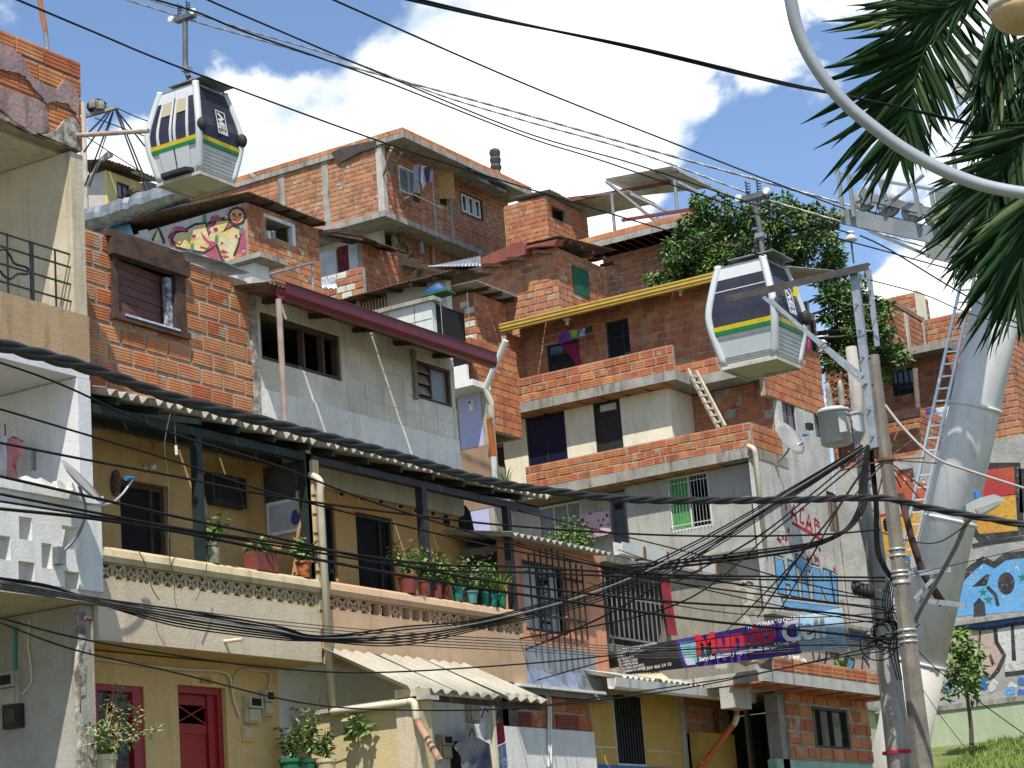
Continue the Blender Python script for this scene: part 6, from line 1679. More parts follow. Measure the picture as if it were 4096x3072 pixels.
for i in range(16):
    x_, y_ = rnd.uniform(1560, 2280), rnd.uniform(860, 960)
    lp([(x_+rnd.uniform(24, 48)*math.cos(a_/9*6.283), y_+rnd.uniform(24, 46)*math.sin(a_/9*6.283)) for a_ in range(9)], rnd.choice([GBLU, mat('deep_blue_spray', (.05, .14, .40), None, 2, .8), GBLU, GWHT]), .008+.0005*i)
ls([(1640, 430), (1800, 410), (2000, 380), (2300, 345)], .22, MATS['deep_blue_spray'], .006)
# green base wall
gwl = thing('green_wall', 'pale green base wall above the grass bank', 'wall', (-15, YM-.4, 3))
GRNP = mat('pale_green_paint', (.40, .46, .32), (.35, .41, .28), .7, .9, .3, 14, streak=(.30, .28, .2), streak_amt=.3)
wallY(gwl, YM-.3, X5+.5, -4, 0, zgw-.102, m=GRNP, th=.3, name='wall_face')
# side stretch of lower mural under the roughcast house
sm = thing('side_mural_wall', 'low wall with beige letter graffiti under the roughcast house', 'wall', (X5+.5, 58, 4))
zs0, zs1_ = PX('b4', 900, 440, X5+.5).z, PX('b4', 1000, 1080, X5+.5).z
wallX(sm, X5+.5, Y5-1.5, YM-.13, zs1_, zs0-.1, m=MURC, th=.4, name='wall_face')
slab(sm, X5+.01, X5+.75, Y5-1.5, YM-.36, zs0-.098, zs0, CONC, 'ledge')
wallX(sm, X5+.6, Y5-1.5, YM-.31, 0, zs1_-.11, m=GRNP, th=.4, name='green_base')
slab(sm, X5+.01, X5+.75, Y5-1.5, YM-.36, zs1_-.108, zs1_-.002, CONC, 'ledge')
paint(sm, 'X', X5+.5, 'b4', [(380, 600), (1120, 640), (1120, 800), (380, 800)], GPNK, .006)
for st in ([(500, 610), (530, 760), (560, 640), (590, 770), (620, 620)], [(640, 640), (720, 650)], [(680, 650), (690, 780)], [(760, 700), (790, 660), (840, 690), (830, 760), (780, 770), (760, 700)], [(900, 780), (910, 660), (990, 780), (1000, 660)], [(1050, 660), (1060, 790)]):
    stroke(sm, 'X', X5+.5, 'b4', st, .13, GBLK, .012)
paint(sm, 'X', X5+.5, 'b4', [(770, 670), (830, 660), (840, 740), (790, 770)], GBLU, .010)
paint(sm, 'X', X5+.5, 'b4', [(800, 440), (1080, 490), (1080, 560), (800, 520)], MATS['deep_blue_spray'], .009)
# grass bank
GRASS = mat('grass_bank_soil', (.10, .15, .035), (.16, .17, .06), 1.5, .95, .8, 10)
zw = PY('b4', 1850, 1365, YM-.3).z
gb_ = MB(); nxg, nyg = 40, 24
for j in range(nyg+1):
    for i in range(nxg+1):
        xx = X5+.6+i*.55; v_ = j/nyg; yy = 48+v_*(YM-.3-48)
        gb_.v.append((xx, yy, 1.0+(zw-1.0+.05)*(v_**.8)+.10*math.sin(xx*2.1)*math.cos(yy*1.7)*(1-v_)))
gb_.f = [(j*(nxg+1)+i, j*(nxg+1)+i+1, (j+1)*(nxg+1)+i+1, (j+1)*(nxg+1)+i) for j in range(nyg) for i in range(nxg)]
struct(gb_.build('grass_bank', GRASS, None, True))
rnd = random.Random(21); gm = MB()
for _ in range(9000):
    xx, v_ = rnd.uniform(-21, -9), rnd.uniform(.45, 1)
    yy = 48+v_*(YM-.3-48); z_ = 1.0+(zw-1.0+.05)*(v_**.8)+.10*math.sin(xx*2.1)*math.cos(yy*1.7)*(1-v_)
    h_ = rnd.uniform(.06, .2); a_ = rnd.uniform(0, 6.28); w2 = .022
    gm.add([(xx-w2*math.cos(a_), yy-w2*math.sin(a_), z_), (xx+w2*math.cos(a_), yy+w2*math.sin(a_), z_), (xx+rnd.uniform(-.08, .08), yy+rnd.uniform(-.08, .08), z_+h_)], [(0, 1, 2)])
go = gm.build('grass', mat('grass_blades', (.16, .24, .045), (.10, .17, .03), .8, .7, rand=.3, island=True))
tag(go, 'short grass growing on the bank below the green wall', 'grass', kind='stuff')

# ================================================================ gondola cabins
CABW = mat('cabin_white', (.52, .54, .55), (.47, .49, .50), 1, .35, spec=.5, streak=(.52, .53, .52), streak_amt=.25)
CABG = mat('cabin_floor_cream', (.50, .48, .38), (.44, .42, .33), 1.5, .7, patch=(.3, .28, .2), patch_t=.62, patch_scale=2)
STRY = mat('stripe_yellow', (.62, .47, .01), None, 2, .4); STRG = mat('stripe_green', (.01, .20, .06), None, 2, .4)
RUBB = mat('black_rubber', (.025, .025, .03), None, 3, .6)
HANG = mat('dark_hanger_steel', (.16, .165, .17), (.11, .115, .12), 5, .5, metal=.4)
def cabin(label, k, nx_, ny_, depth, door_side, number, hang, grp='gondola cabins on the cable'):
    Pn = PD(k, nx_, ny_, depth)
    H = 2.16
    prof = [(h_, s_*.86) for h_, s_ in [(0, .70), (.08, .735), (.35, .80), (.62, .865), (.80, .90), (1.0, .925), (1.15, .92), (1.4, .87), (1.75, .78), (2.02, .705), (H, .66)]]
    def sz(h):
        for (a, b), (c, d) in zip(prof, prof[1:]):
            if h <= c: return b+(d-b)*(h-a)/(c-a)
        return prof[-1][1]
    C = Vector((Pn.x-.602, Pn.y+.602, Pn.z))
    t = thing('gondola_cabin', label, 'cable car', C, grp)
    def pt(face, u, h, off=0.0):
        s_ = sz(h)+off
        if face == 0: return C+Vector((s_, u*sz(h), h))           # +x end
        if face == 1: return C+Vector((u*sz(h), -s_, h))          # -y side
        if face == 2: return C+Vector((-s_, -u*sz(h), h))
        return C+Vector((-u*sz(h), s_, h))
    def panel(face, u0, u1, h0, h1, off, m, nm, par=t, nh=None, dep=.02):
        nh = nh or max(2, int((h1-h0)/.12)+1)
        b = MB()
        for i in range(nh+1):
            h = h0+(h1-h0)*i/nh
            for o_ in (off, off-dep):
                for u in (u0, u1): b.v.append(tuple(pt(face, u, h, o_)))
        for i in range(nh):
            a = i*4
            b.f += [(a, a+1, a+5, a+4), (a+2, a+6, a+7, a+3), (a, a+4, a+6, a+2), (a+1, a+3, a+7, a+5)]
        b.f += [(0, 2, 3, 1), (nh*4, nh*4+1, nh*4+3, nh*4+2)]
        return b.build(nm, m, par, False)
    # shell posts at the four corners
    for i in range(4):
        b = MB(); sx_, sy_ = ((1, -1), (1, 1), (-1, 1), (-1, -1))[i]
        pts = [C+Vector((sx_*(sz(h)-.03), sy_*(sz(h)-.03), h)) for h in [H*j/14 for j in range(15)]]
        b.tube(pts+[pts[-1]+Vector((0, 0, .07))], .085, 10)
        b.build('corner_post', CABW, t, True)
    for fc in range(4):
        door = fc == door_side
        lo_, hi_ = .66, 1.93
        if fc in (0, 2):
            panel(fc, -.9, .9, .04, .64, -.015, CABW, 'lower_panel')
            for i in range(6):
                h = .10+i*.085
                panel(fc, -.88, .88, h, h+.035, .003, CABW, 'panel_rib', nh=1, dep=.015)
            pn = panel(fc, -.9, .9, lo_+.16, hi_, -.01, TINT, 'window')
            panel(fc, -.9, .9, hi_-.10, hi_-.02, .0, RUBB, 'window_vent', pn)
            panel(fc, -.9, .9, hi_, H, -.005, RUBB, 'header_panel')
        else:
            panel(fc, -.9, .9, .04, .64, -.015, CABW, 'lower_panel')
            pn = panel(fc, -.9, .9, lo_+.16, hi_-.05, -.01, TINT, 'window')
            panel(fc, -.9, .9, hi_-.05, H, -.005, CABW, 'header_panel')
            if not door:
                for h in (.10, .15, .55):
                    panel(fc, -.86, .86, h, h+.015, .0, CONC, 'panel_groove', nh=1)
                panel(fc, -.88, .88, 1.6, 1.62, .0, CABW, 'window_bar', pn, nh=1)
            else:
                for sgn in (-1, 1):
                    u0, u1 = sorted((sgn*.03, sgn*.60))
                    dl = panel(fc, u0, u1, .06, .64, .012, CABW, 'door_leaf')
                    panel(fc, u0, u0+.09, .64, hi_, .014, CABW, 'door_stile', dl); panel(fc, u1-.09, u1, .64, hi_, .014, CABW, 'door_stile', dl)
                    panel(fc, u0, u1, hi_-.08, H-.06, .015, CABW, 'door_head', dl)
                    panel(fc, u0+.1, u1-.1, hi_-.42, hi_-.05, .012, mat('tan_vent_mesh', (.42, .36, .24), (.36, .3, .2), 60, .7), 'vent_screen', dl)
                panel(fc, -.03, .03, .05, hi_, .006, RUBB, 'door_seal')
                MB().prism([pt(fc, -.75, .02, .02), pt(fc, .75, .02, .02), pt(fc, .6, .02, .22), pt(fc, -.6, .02, .22)], (0, 0, .09)).build('door_step', RUBB, t)
        panel(fc, -.9, .9, lo_-.02, lo_+.07, .018, STRG, 'green_stripe', nh=1)
        panel(fc, -.9, .9, lo_+.07, lo_+.165, .018, STRY, 'yellow_stripe', nh=1)
    s0, s1 = sz(0), sz(H)
    MB().box(C.x-s0, C.x+s0, C.y-s0, C.y+s0, C.z-.05, C.z+.03).build('floor', CABG, t)
    MB().box(C.x-s0-.05, C.x+s0+.05, C.y-s0-.05, C.y-s0-.005, C.z-.09, C.z-.02).box(C.x+s0+.005, C.x+s0+.05, C.y-s0, C.y+s0+.05, C.z-.09, C.z-.02).box(C.x-s0-.05, C.x-s0-.005, C.y-s0, C.y+s0+.05, C.z-.09, C.z-.02).box(C.x-s0, C.x+s0, C.y+s0+.005, C.y+s0+.05, C.z-.09, C.z-.02).build('floor_rim', CONC_L, t)
    MB().box(C.x-s1, C.x+s1, C.y-s1, C.y+s1, C.z+H-.03, C.z+H+.03).build('roof', STEEL, t)
    MB().box(C.x-s1*.5, C.x+s1+.22, C.y-s1*.95, C.y+s1*.95, C.z+H+.14, C.z+H+.165).build('solar_panel', STEEL, t)
    for dy in (-.5, .5):
        MB().bar((C.x+s1*.9, C.y+dy, C.z+H), (C.x+s1*.9, C.y+dy, C.z+H+.14), .05).build('panel_stay', STEEL, t)
    MB().lathe([(.22, 0), (.24, .03), (.18, .10), (.02, .12)], (C.x+s1*.55, C.y+.25, C.z+H+.17), 14).build('roof_vent', STEEL, t)
    for sy_ in (-.93, .93):
        p = pt(0, sy_, 1.04, .03)
        bm = bmesh.new(); bmesh.ops.create_uvsphere(bm, u_segments=12, v_segments=8, radius=1)
        me = bpy.data.meshes.new('bumper'); bm.to_mesh(me); bm.free(); me.materials.append(RUBB)
        o_ = bpy.data.objects.new('bumper', me); COL.objects.link(o_); attach(o_, t)
        o_.matrix_basis = Matrix.Translation(p) @ Matrix.Diagonal((.12, .12, .17, 1))
    # printed emblem on the glass
    bx_ = pt(0, -.02, 1.15, .02)
    sl_ = math.atan2(sz(1.6)-sz(1.0), .6)
    lg = MB()
    w2, h2_ = .17, .30
    for (a, b, c, d) in ((-w2, -w2+.02, -h2_, h2_), (w2-.02, w2, -h2_, h2_), (-w2+.02, w2-.02, h2_-.02, h2_), (-w2+.02, w2-.02, -h2_, -h2_+.02), (-w2+.02, w2-.02, -.09, -.07)):
        lg.box(0, .006, a, b, c, d)
    lg.prism([(0, y_, z_) for y_, z_ in ((-.12, .20), (-.07, .25), (.10, .14), (.10, .10), (-.02, .06), (.12, -.02), (.12, -.055), (-.12, -.055), (-.12, -.01), (.02, -.01), (-.11, .05), (-.11, .08), (.02, .125))], (.006, 0, 0))
    em = lg.build('emblem', WHV, t)
    em.matrix_basis = Matrix.Translation(bx_+Vector((.02, 0, .12))) @ Matrix.Rotation(sl_*.9, 4, 'Y')
    for i, s_ in enumerate(('METRO', 'CABLE')):
        tx = text(em, s_, (0, 0, 0), .095, 'X', WHV, align='CENTER', bold=.002)
        tx.matrix_parent_inverse = Matrix.Identity(4)
        tx.matrix_basis = Matrix.Translation((.008, 0, -.175-.10*i)) @ tx.matrix_basis
    tx = text(em, number, (0, 0, 0), .11, 'X', WHV)
    tx.matrix_parent_inverse = Matrix.Identity(4)
    tx.matrix_basis = Matrix.Translation((.008, .42, .42)) @ tx.matrix_basis
    # hanger and grip
    hp = [PY(*p, C.y) for p in hang]
    top = hp[-1]
    MB().tube(smooth_path(hp, 6), .065, 8).build('hanger_arm', HANG, t, True)
    MB().box(top.x-.28, top.x+.28, C.y-.09, C.y+.09, top.z-.06, top.z+.06).build('grip_body', HANG, t)
    for dx in (-.12, .14):
        pts = [(top.x+dx+.0, C.y+.07*math.cos(a_*1.2), top.z+.10+a_*.012) for a_ in range(22)]
        MB().tube([(top.x+dx+.05*math.cos(a_*1.3), C.y-.05+.05*math.sin(a_*1.3), top.z+.06+a_*.013) for a_ in range(24)], .014, 5).build('grip_spring', RUBB, t)
    for dx in (-.34, .34):
        MB().lathe([(.075, -.03), (.085, 0), (.075, .03)], (top.x+dx, C.y-.12, top.z+.02), 12, 'y').build('guide_roller', PVC_W, t)
    pz = hp[1].lerp(hp[2], .5)
    MB().box(pz.x-.1, pz.x+.1, C.y-.1, C.y+.1, pz.z-.05, pz.z+.05).build('service_clamp', STEEL, t)
    MB().lathe([(.06, 0), (.06, .05), (.045, .06), (.045, .10), (.06, .11), (.06, .16), (.045, .17), (.045, .21), (.06, .22), (.06, .27)], (hp[0].x-.12, C.y-.05, hp[0].z+.03), 10).build('damper', RUBB, t)
    return t, C, top
c1, C1, top1 = cabin('gondola cabin with closed double doors hanging at upper left', 'p', 799, 683, 50, 1, '33', [('t1', 1432, 640), ('t1', 1385, 555), ('t1', 1368, 470), ('t1', 1366, 300), ('t1', 1366, 130)])
c2, C2, top2 = cabin('gondola cabin with dark side window hanging in front of the big tree', 'p', 3100.6, 1422, 46, 3, '63', [('m4', 95, 395), ('m4', 85, 330), ('m4', 72, 200), ('t4', 45, 1560), ('t4', 35, 1450)])
# passengers behind the tinted glass
SKIN = mat('skin', (.30, .17, .11), None, 4, .6); HAIR = mat('dark_hair', (.02, .015, .012), None, 6, .7)
def passenger(label, pos, m_, face):
    vs = [(0, 0, .45), (0, 0, .75), (0, 0, .95), (0, 0, 1.05), (0, 0, 1.17), (-.19, 0, .93), (-.24, .04, .68), (-.15, .22, .56), (.19, 0, .93), (.24, .04, .68), (.15, .22, .56), (-.10, .02, .42), (-.12, .42, .44), (-.12, .46, .04), (.10, .02, .42), (.12, .42, .44), (.12, .46, .04)]
    es = [(0, 1), (1, 2), (2, 3), (3, 4), (2, 5), (5, 6), (6, 7), (2, 8), (8, 9), (9, 10), (0, 11), (11, 12), (12, 13), (0, 14), (14, 15), (15, 16)]
    rs = [.15, .14, .14, .055, .10, .075, .05, .035, .075, .05, .035, .10, .075, .045, .10, .075, .045]
    me = bpy.data.meshes.new('person'); me.from_pydata(vs, es, []); me.materials.append(m_)
    o = bpy.data.objects.new('person', me); COL.objects.link(o)
    o.matrix_basis = Matrix.Translation(pos) @ Matrix.Rotation(face, 4, 'Z')
    sk = o.modifiers.new('skin', 'SKIN'); o.modifiers.new('sub', 'SUBSURF').render_levels = 1
    for i, r in enumerate(rs): me.skin_vertices[0].data[i].radius = (r, r)
    me.skin_vertices[0].data[0].use_root = True
    tag(o, label, 'person', 'passengers in the left cabin')
    hd = MB().lathe([(.02, 1.02), (.07, 1.05), (.085, 1.12), (.09, 1.2), (.07, 1.28), (.02, 1.31)], (0, .02, 0), 12).build('head', SKIN, None, True)
    hd.parent = o
    hr = MB().lathe([(.08, 1.16), (.102, 1.2), (.095, 1.28), (.06, 1.33), (.01, 1.345)], (0, -.005, 0), 12).build('hair', HAIR, None, True)
    hr.parent = o
    return o
passenger('seated passenger in a red top inside the left cabin', C1+Vector((.15, -.1, .02)), mat('red_jersey', (.35, .02, .04), None, 4, .8), 2.6)
passenger('seated passenger in dark clothes by the doors of the left cabin', C1+Vector((-.2, -.25, .02)), mat('dark_cloth', (.03, .03, .04), None, 4, .8), 1.2)
passenger('seated passenger in grey beside the red top in the left cabin', C1+Vector((.25, .4, .02)), mat('grey_cloth', (.14, .14, .15), None, 4, .8), 3.0)

# ================================================================ haul ropes, tower, sheaves
def rope(label, pts, Yc, r):
    P = smooth_path([PY('p', x, y, Yc) for x, y in pts], 10)
    t = thing('haul_rope', label, 'cable', P[0])
    MB().tube(P, r*.8, 6).build('core', ROPE, t, True)
    L = [0]
    for i in range(1, len(P)): L.append(L[-1]+(P[i]-P[i-1]).length)
    fine = []
    st = .16
    for k_ in range(int(L[-1]/st)):
        s_ = k_*st
        while len(L) > 2 and False: pass
        i = min(range(len(L)-1), key=lambda j: 0 if L[j] <= s_ < L[j+1] else 1)
        u = (s_-L[i])/max(1e-6, L[i+1]-L[i]); fine.append(P[i].lerp(P[i+1], u))
    for ph in range(2):
        MB().tube([p+Vector((0, r*.55*math.cos(i*1.05+ph*math.pi), r*.55*math.sin(i*1.05+ph*math.pi))) for i, p in enumerate(fine)], r*.5, 5).build('strand', ROPE, t, True)
    return P
RA = rope('upper twisted steel haul rope carrying the left gondola', [(300, -70), (521, 3), (694, 57), (786, 87), (1100, 176), (1244, 220), (1461, 283), (1760, 364), (2100, 458), (2542, 583), (3100, 738), (3374, 814), (3461, 842), (3560, 868), (3660, 895), (3868, 940), (4200, 1010)], C1.y, .03)
RB = rope('lower twisted steel haul rope carrying the right gondola', [(600, 0), (922, 98), (1000, 125), (1244, 195), (1461, 266), (1760, 380), (2100, 483), (2542, 607), (3003, 776), (3100, 808), (3374, 890), (3711, 990), (3868, 1035), (4200, 1120)], C2.y, .028)
YA_, YB_ = C1.y, C2.y
YT = (YA_+YB_)/2
tw = thing('cable_car_pylon', 'leaning grey tubular cable car pylon with sheave wheels behind the palm', 'pylon', PY('p', 3600, 3000, YT))
pa, pb = PY('p', 3645, 2800, YT), PY('p', 3928, 1500, YT)
dv = (pb-pa).normalized()
rt = 103/FPX*proj(pb)[2]
j_ = PY('b4', 1400, 720, YT); sj = (j_-pa).dot(dv)
base = pa-dv*3.2
PYL = mat('pylon_grey', (.64, .65, .65), (.57, .58, .585), .8, .8, spec=.05, streak=(.40, .40, .38), streak_amt=.6); PYLB = mat('pylon_base', (.50, .48, .42), (.44, .42, .37), .8, .6, streak=(.33, .31, .27), streak_amt=.5)
MB().tube([base, pa+dv*sj], [rt*1.12, rt*1.02], 24).build('base_section', PYLB, tw, True)
MB().tube([pa+dv*sj, pb, pb+dv*3.6], [rt, rt*.98, rt*.9], 24).build('shaft', PYL, tw, True)
for s_ in (sj, (pb-pa).length*.55, (pb-pa).length*.9):
    p = pa+dv*s_
    MB().tube([p-dv*.03, p+dv*.03], rt*1.06, 24).build('flange_ring', PYL, tw, True)
# ladder beside the shaft
side = -RR.normalized()
side = Vector((side.x, side.y, 0)).normalized()
ld = MB()
off = side*(rt+.12)-Vector((FF.x, FF.y, 0)).normalized()*.35
for s_ in (0, .24):
    q0, q1 = pa+dv*1.0+off-side*0+side*(s_), pb+dv*2.6+off+side*s_
    ld.bar(q0, q1, .05)
lad = ld.build('ladder', ALU, tw)
n = 34
for i in range(n):
    p = (pa+dv*1.0).lerp(pb+dv*2.6, i/(n-1))+off
    MB().bar(p, p+side*.24, .03).build('rung', ALU, lad)
head = pb+dv*3.2
hd_z = PY('m4', 1650, 200, YT)
MB().box(hd_z.x+.1, hd_z.x+.8, YA_-.3, YB_+.5, hd_z.z-.3, hd_z.z+.15).build('crossbeam', STEEL_P, tw)
for i in range(9):
    x_, y_ = 850+i*176, 1475+i*42
    p = PY('t4', x_, y_, YA_)
    wh = MB().lathe([(.10, -.05), (.21, -.05), (.225, -.035), (.205, -.012), (.205, .012), (.225, .035), (.21, .05), (.10, .05)], p, 20, 'y').build('sheave_wheel', mat('wheel_grey', (.34, .33, .31), (.25, .24, .23), 8, .7), tw, True)
    MB().lathe([(.05, -.09), (.05, .09)], p, 10, 'y').build('axle', BLACK_P, wh)
    for a_ in range(6):
        MB().bar(p+Vector((.05*math.cos(a_*1.047), -.055, .05*math.sin(a_*1.047))), p+Vector((.17*math.cos(a_*1.047), -.055, .17*math.sin(a_*1.047))), .035, .012).build('spoke', STEEL_P, wh)
    if i % 2 == 0 and i < 8:
        p2_ = PY('t4', x_+176, y_+42, YA_)
        MB().bar(p+Vector((0, -.11, .0)), p2_+Vector((0, -.11, .0)), .05, .17).build('rocker_plate', STEEL_P, tw)
    pB = PY('m4', 1360+i*150, 330+i*30, YB_) if i < 6 else None
    if pB: MB().lathe([(.10, -.05), (.19, -.05), (.185, 0), (.19, .05), (.10, .05)], pB, 18, 'y').build('sheave_wheel', STEEL, tw, True)
p0, p1 = PY('t4', 935, 1490, YA_), PY('t4', 2000, 1760, YA_)
MB().bar(p0+Vector((0, -.12, .05)), p1+Vector((0, -.12, .08)), .06, .15).build('main_rocker', STEEL, tw)
p0, p1 = PY('t4', 830, 1400, YA_-.12), PY('t4', 880, 1500, YA_-.12)
MB().bar(p0, p1, .05, .14).build('rope_catcher', STEEL_P, tw)
bm0, bm1 = PY('m4', 690, 120, YA_-.25), PY('m4', 1660, 325, YA_-.25)
MB().bar(bm0, bm1, .12, .30).build('catwalk_beam', STEEL_P, tw)
b0, b1 = PY('m4', 1315, 375, YB_-.2), PY('m4', 1700, 465, YB_-.2)
MB().bar(b0, b1, .12, .28).build('catwalk_beam', STEEL_P, tw)
for i, (x_, ya, yb) in enumerate(((645, 1255, 1600), (725, 1290, 1600), (960, 1345, 1480), (1210, 1385, 1600), (1335, 1415, 1680), (1500, 1150, 1500))):
    a_, b_ = PY('t4', x_, ya, YA_-.45), PY('t4', x_+45, yb, YA_-.45)
    MB().bar(a_, b_, .07).build('rail_post', STEEL_P, tw)
MB().bar(PY('t4', 715, 1292, YA_-.45), PY('t4', 1640, 1445, YA_-.45), .05).build('hand_rail', STEEL_P, tw)
MB().bar(PY('t4', 640, 1265, YA_-.45), PY('t4', 725, 1295, YA_-.45), .03).build('hand_rail', STEEL_P, tw)
MB().bar(PY('t4', 960, 1560, YA_-.3), PY('t4', 1280, 1290, YA_-.3), .05).build('brace', STEEL_P, tw)
MB().bar(PY('m4', 880, 230, YA_+.5), PY('m4', 1320, 410, YA_+.5), .06).build('cable_tray', STEEL_P, tw)
# solar panel behind the palm
cs = [PD('t4', *p, 44) for p in ((1400, 470), (2050, 260), (2100, 620), (1530, 770))]
t = thing('solar_panel', 'large tilted solar panel seen from below behind the palm leaves', 'solar panel', cs[3])
MB().prism(cs, FF*-.08).build('panel', mat('panel_back', (.62, .62, .58), (.55, .55, .52), .6, .6), t)
for u in (.3, .65):
    MB().bar(cs[0].lerp(cs[1], u)-FF*.15, cs[3].lerp(cs[2], u)-FF*.15, .08).build('support_rail', STEEL, t)
MB().bar(cs[0].lerp(cs[3], .6)-FF*.2, cs[1].lerp(cs[2], .6)-FF*.2, .09).build('support_rail', STEEL, t)
MB().tube([cs[3].lerp(cs[2], .5)+Vector((0, 0, .5)), cs[3].lerp(cs[2], .5)-Vector((0, 0, 3.5))], .12, 10).build('mast', STEEL, t)

# ================================================================ utility poles and their hardware
DP = 29.5
pt_, pb_ = PD('m4', 912, 1145, DP), PD('b4', 1425, 1552, DP)
XP, YP = pt_.x, pt_.y
pole = thing('utility_pole', 'dark concrete utility pole with steel extension and tangled cables', 'utility pole', (XP, YP, .5))
POLEC = mat('pole_concrete', (.22, .195, .165), (.15, .135, .115), 3, .9, .5, 30, streak=(.08, .07, .06), streak_amt=.7)
ztp = pt_.z
def rp(z): return .075+(ztp-z)*.0125
MB().tube([(XP, YP, z) for z in (-.5, 2, 4, 6, ztp)], [rp(-.5), rp(2), rp(4), rp(6), rp(ztp)], 8).build('shaft', POLEC, pole)
def onpole(k, x, y, dx=0, dy=0):
    p = PD(k, x, y, DP); return Vector((XP+dx, YP+dy, p.z))
for k_, y_ in (('l4', 1335), ('l4', 1385), ('l4', 1535), ('l4', 1590), ('b4', 40), ('b4', 125), ('b4', 520), ('b4', 570), ('b4', 615)):
    z = onpole(k_, 1200, y_).z
    MB().lathe([(rp(z)+.006, -.015), (rp(z)+.012, 0), (rp(z)+.006, .015)], (XP, YP, z), 14).build('strap_band', ALU, pole, True)
# galvanised channels carrying the cross arm
zc0, zc1 = onpole('l4', 940, 575).z, onpole('m4', 760, 465).z
PSTL = mat('blue_grey_channel', (.36, .39, .42), (.28, .31, .34), 5, .5, .1, 30, metal=.5)
xa = XP-.10
ex = MB().box(xa-.055, xa+.055, YP-.13, YP-.115, zc0, zc1).box(xa-.055, xa-.043, YP-.115, YP-.06, zc0, zc1).box(xa+.043, xa+.055, YP-.115, YP-.06, zc0, zc1).build('steel_channel', PSTL, pole)
MB().box(xa+.12, xa+.19, YP+.02, YP+.05, zc0+1.4, zc1-.02).build('steel_channel', PSTL, pole)
for i in range(7):
    z = zc0+.15+i*(zc1-zc0-.3)/6
    MB().bar((xa-.02, YP-.17, z), (xa+.16, YP+.05, z), .018).build('bolt', STEEL, pole)
ca, cb = PY('m4', -160, 745, YP-.15), PY('m4', 890, 495, YP-.15)
zca = (ca.z+cb.z)/2
ARM = mat('dark_cross_arm', (.05, .045, .042), (.08, .07, .065), 6, .7)
arm = MB().box(ca.x, cb.x, YP-.24, YP-.225, zca-.05, zca+.05).box(ca.x, cb.x, YP-.225, YP-.14, zca+.038, zca+.05).build('cross_arm', ARM, pole)
for x0_, y0_, x1_, y1_ in ((100, 715, 835, 1300), (150, 735, 845, 1360)):
    MB().bar(PY('m4', x0_, y0_, YP-.22), PY('m4', x1_, y1_, YP-.13), .03, .05).build('brace', PSTL, pole)
ins = PY('m4', 745, 300, YP-.15)
MB().tube([PY('m4', 765, 465, YP-.15), ins], .014, 6).build('insulator_pin', ARM, pole)
MB().lathe([(.03, -.02), (.085, 0), (.09, .03), (.06, .06), (.05, .09), (.065, .10), (.05, .13)], ins, 14).build('pin_insulator', CABW, pole, True)
tg = MB().prism([PY('m4', *p, YP-.26) for p in ((330, 630), (355, 660), (350, 715), (310, 700))], (0, .004, 0)).build('yellow_tag', STRY, pole)
# radiating rusty spikes
sc_ = onpole('l4', 1000, 665)
for x_, y_ in ((720, 565), (660, 705), (780, 775), (760, 900), (1090, 410), (1265, 430), (1290, 610), (1380, 650), (1300, 850), (1250, 910), (1115, 830), (940, 900), (870, 600)):
    e_ = PD('l4', x_, y_, DP+random.uniform(-.35, .35))
    MB().tube([sc_+(e_-sc_).normalized()*.08, e_], .011, 5).build('spike', RUST, pole)
MB().lathe([(rp(sc_.z)+.004, -.03), (rp(sc_.z)+.03, -.02), (rp(sc_.z)+.03, .02), (rp(sc_.z)+.004, .03)], sc_, 14).build('spike_collar', RUST, pole)
# second, paler pole behind
D2 = 31.0
p2t = PD('m4', 745, 1085, D2)
pole2 = thing('utility_pole', 'pale grey concrete pole standing just behind the dark pole', 'utility pole', (p2t.x, p2t.y, .5))
MB().tube([(p2t.x, p2t.y, z) for z in (-.5, 3, 6, p2t.z)], [.20, .16, .115, .08], 10).build('shaft', CONC, pole2, True)
zz_ = PD('b4', 1260, 1480, D2).z
MB().lathe([(.222, -.02), (.225, .02)], (p2t.x, p2t.y, zz_), 12).build('red_ring', GRED, pole2)
# brown cable riser leaning beside
t = thing('cable_riser', 'brown weathered timber strut leaning against the pole', 'strut', PD('b4', 1560, 250, DP-.2))
MB().tube([PD('l4', 1110, 870, DP+.1), PD('l4', 1190, 1200, DP+.1), PD('l4', 1270, 1450, DP+.1), PD('b4', 1560, 240, DP)], [.05, .05, .055, .06], 8).build('strut_body', WOOD_D, t, True)
# transformer
D3 = 31.2
tc_ = PD('l4', 630, 400, D3)
tf = thing('transformer', 'grey pole transformer drum with two ribbed bushings', 'transformer', tc_)
TFG = mat('transformer_grey', (.50, .52, .51), (.44, .46, .45), 1.5, .5, streak=(.33, .33, .31), streak_amt=.4)
r_ = 118*.54257/FPX*D3; hh = (PD('l4', 630, 275, D3).z-PD('l4', 630, 520, D3).z)
b_ = tc_-Vector((0, 0, hh*.5))
MB().lathe([(r_*.86, 0), (r_, .02), (r_, hh), (r_*1.07, hh), (r_*1.07, hh+.04), (r_*.9, hh+.07), (r_*.2, hh+.09)], b_, 24).build('tank', TFG, tf, True)
for dx in (-.02, .17):
    MB().lathe([(v, .05*i) for i, v in enumerate((.06, .035, .055, .035, .052, .035, .048, .03, .02))], b_+Vector((dx, -.05, hh+.05)), 12).build('bushing', CONC, tf, True)
MB().box(b_.x-.35, b_.x-.28, b_.y-.25, b_.y-.12, b_.z+hh*.55, b_.z+hh*.75).build('clamp', BLACK_P, tf)
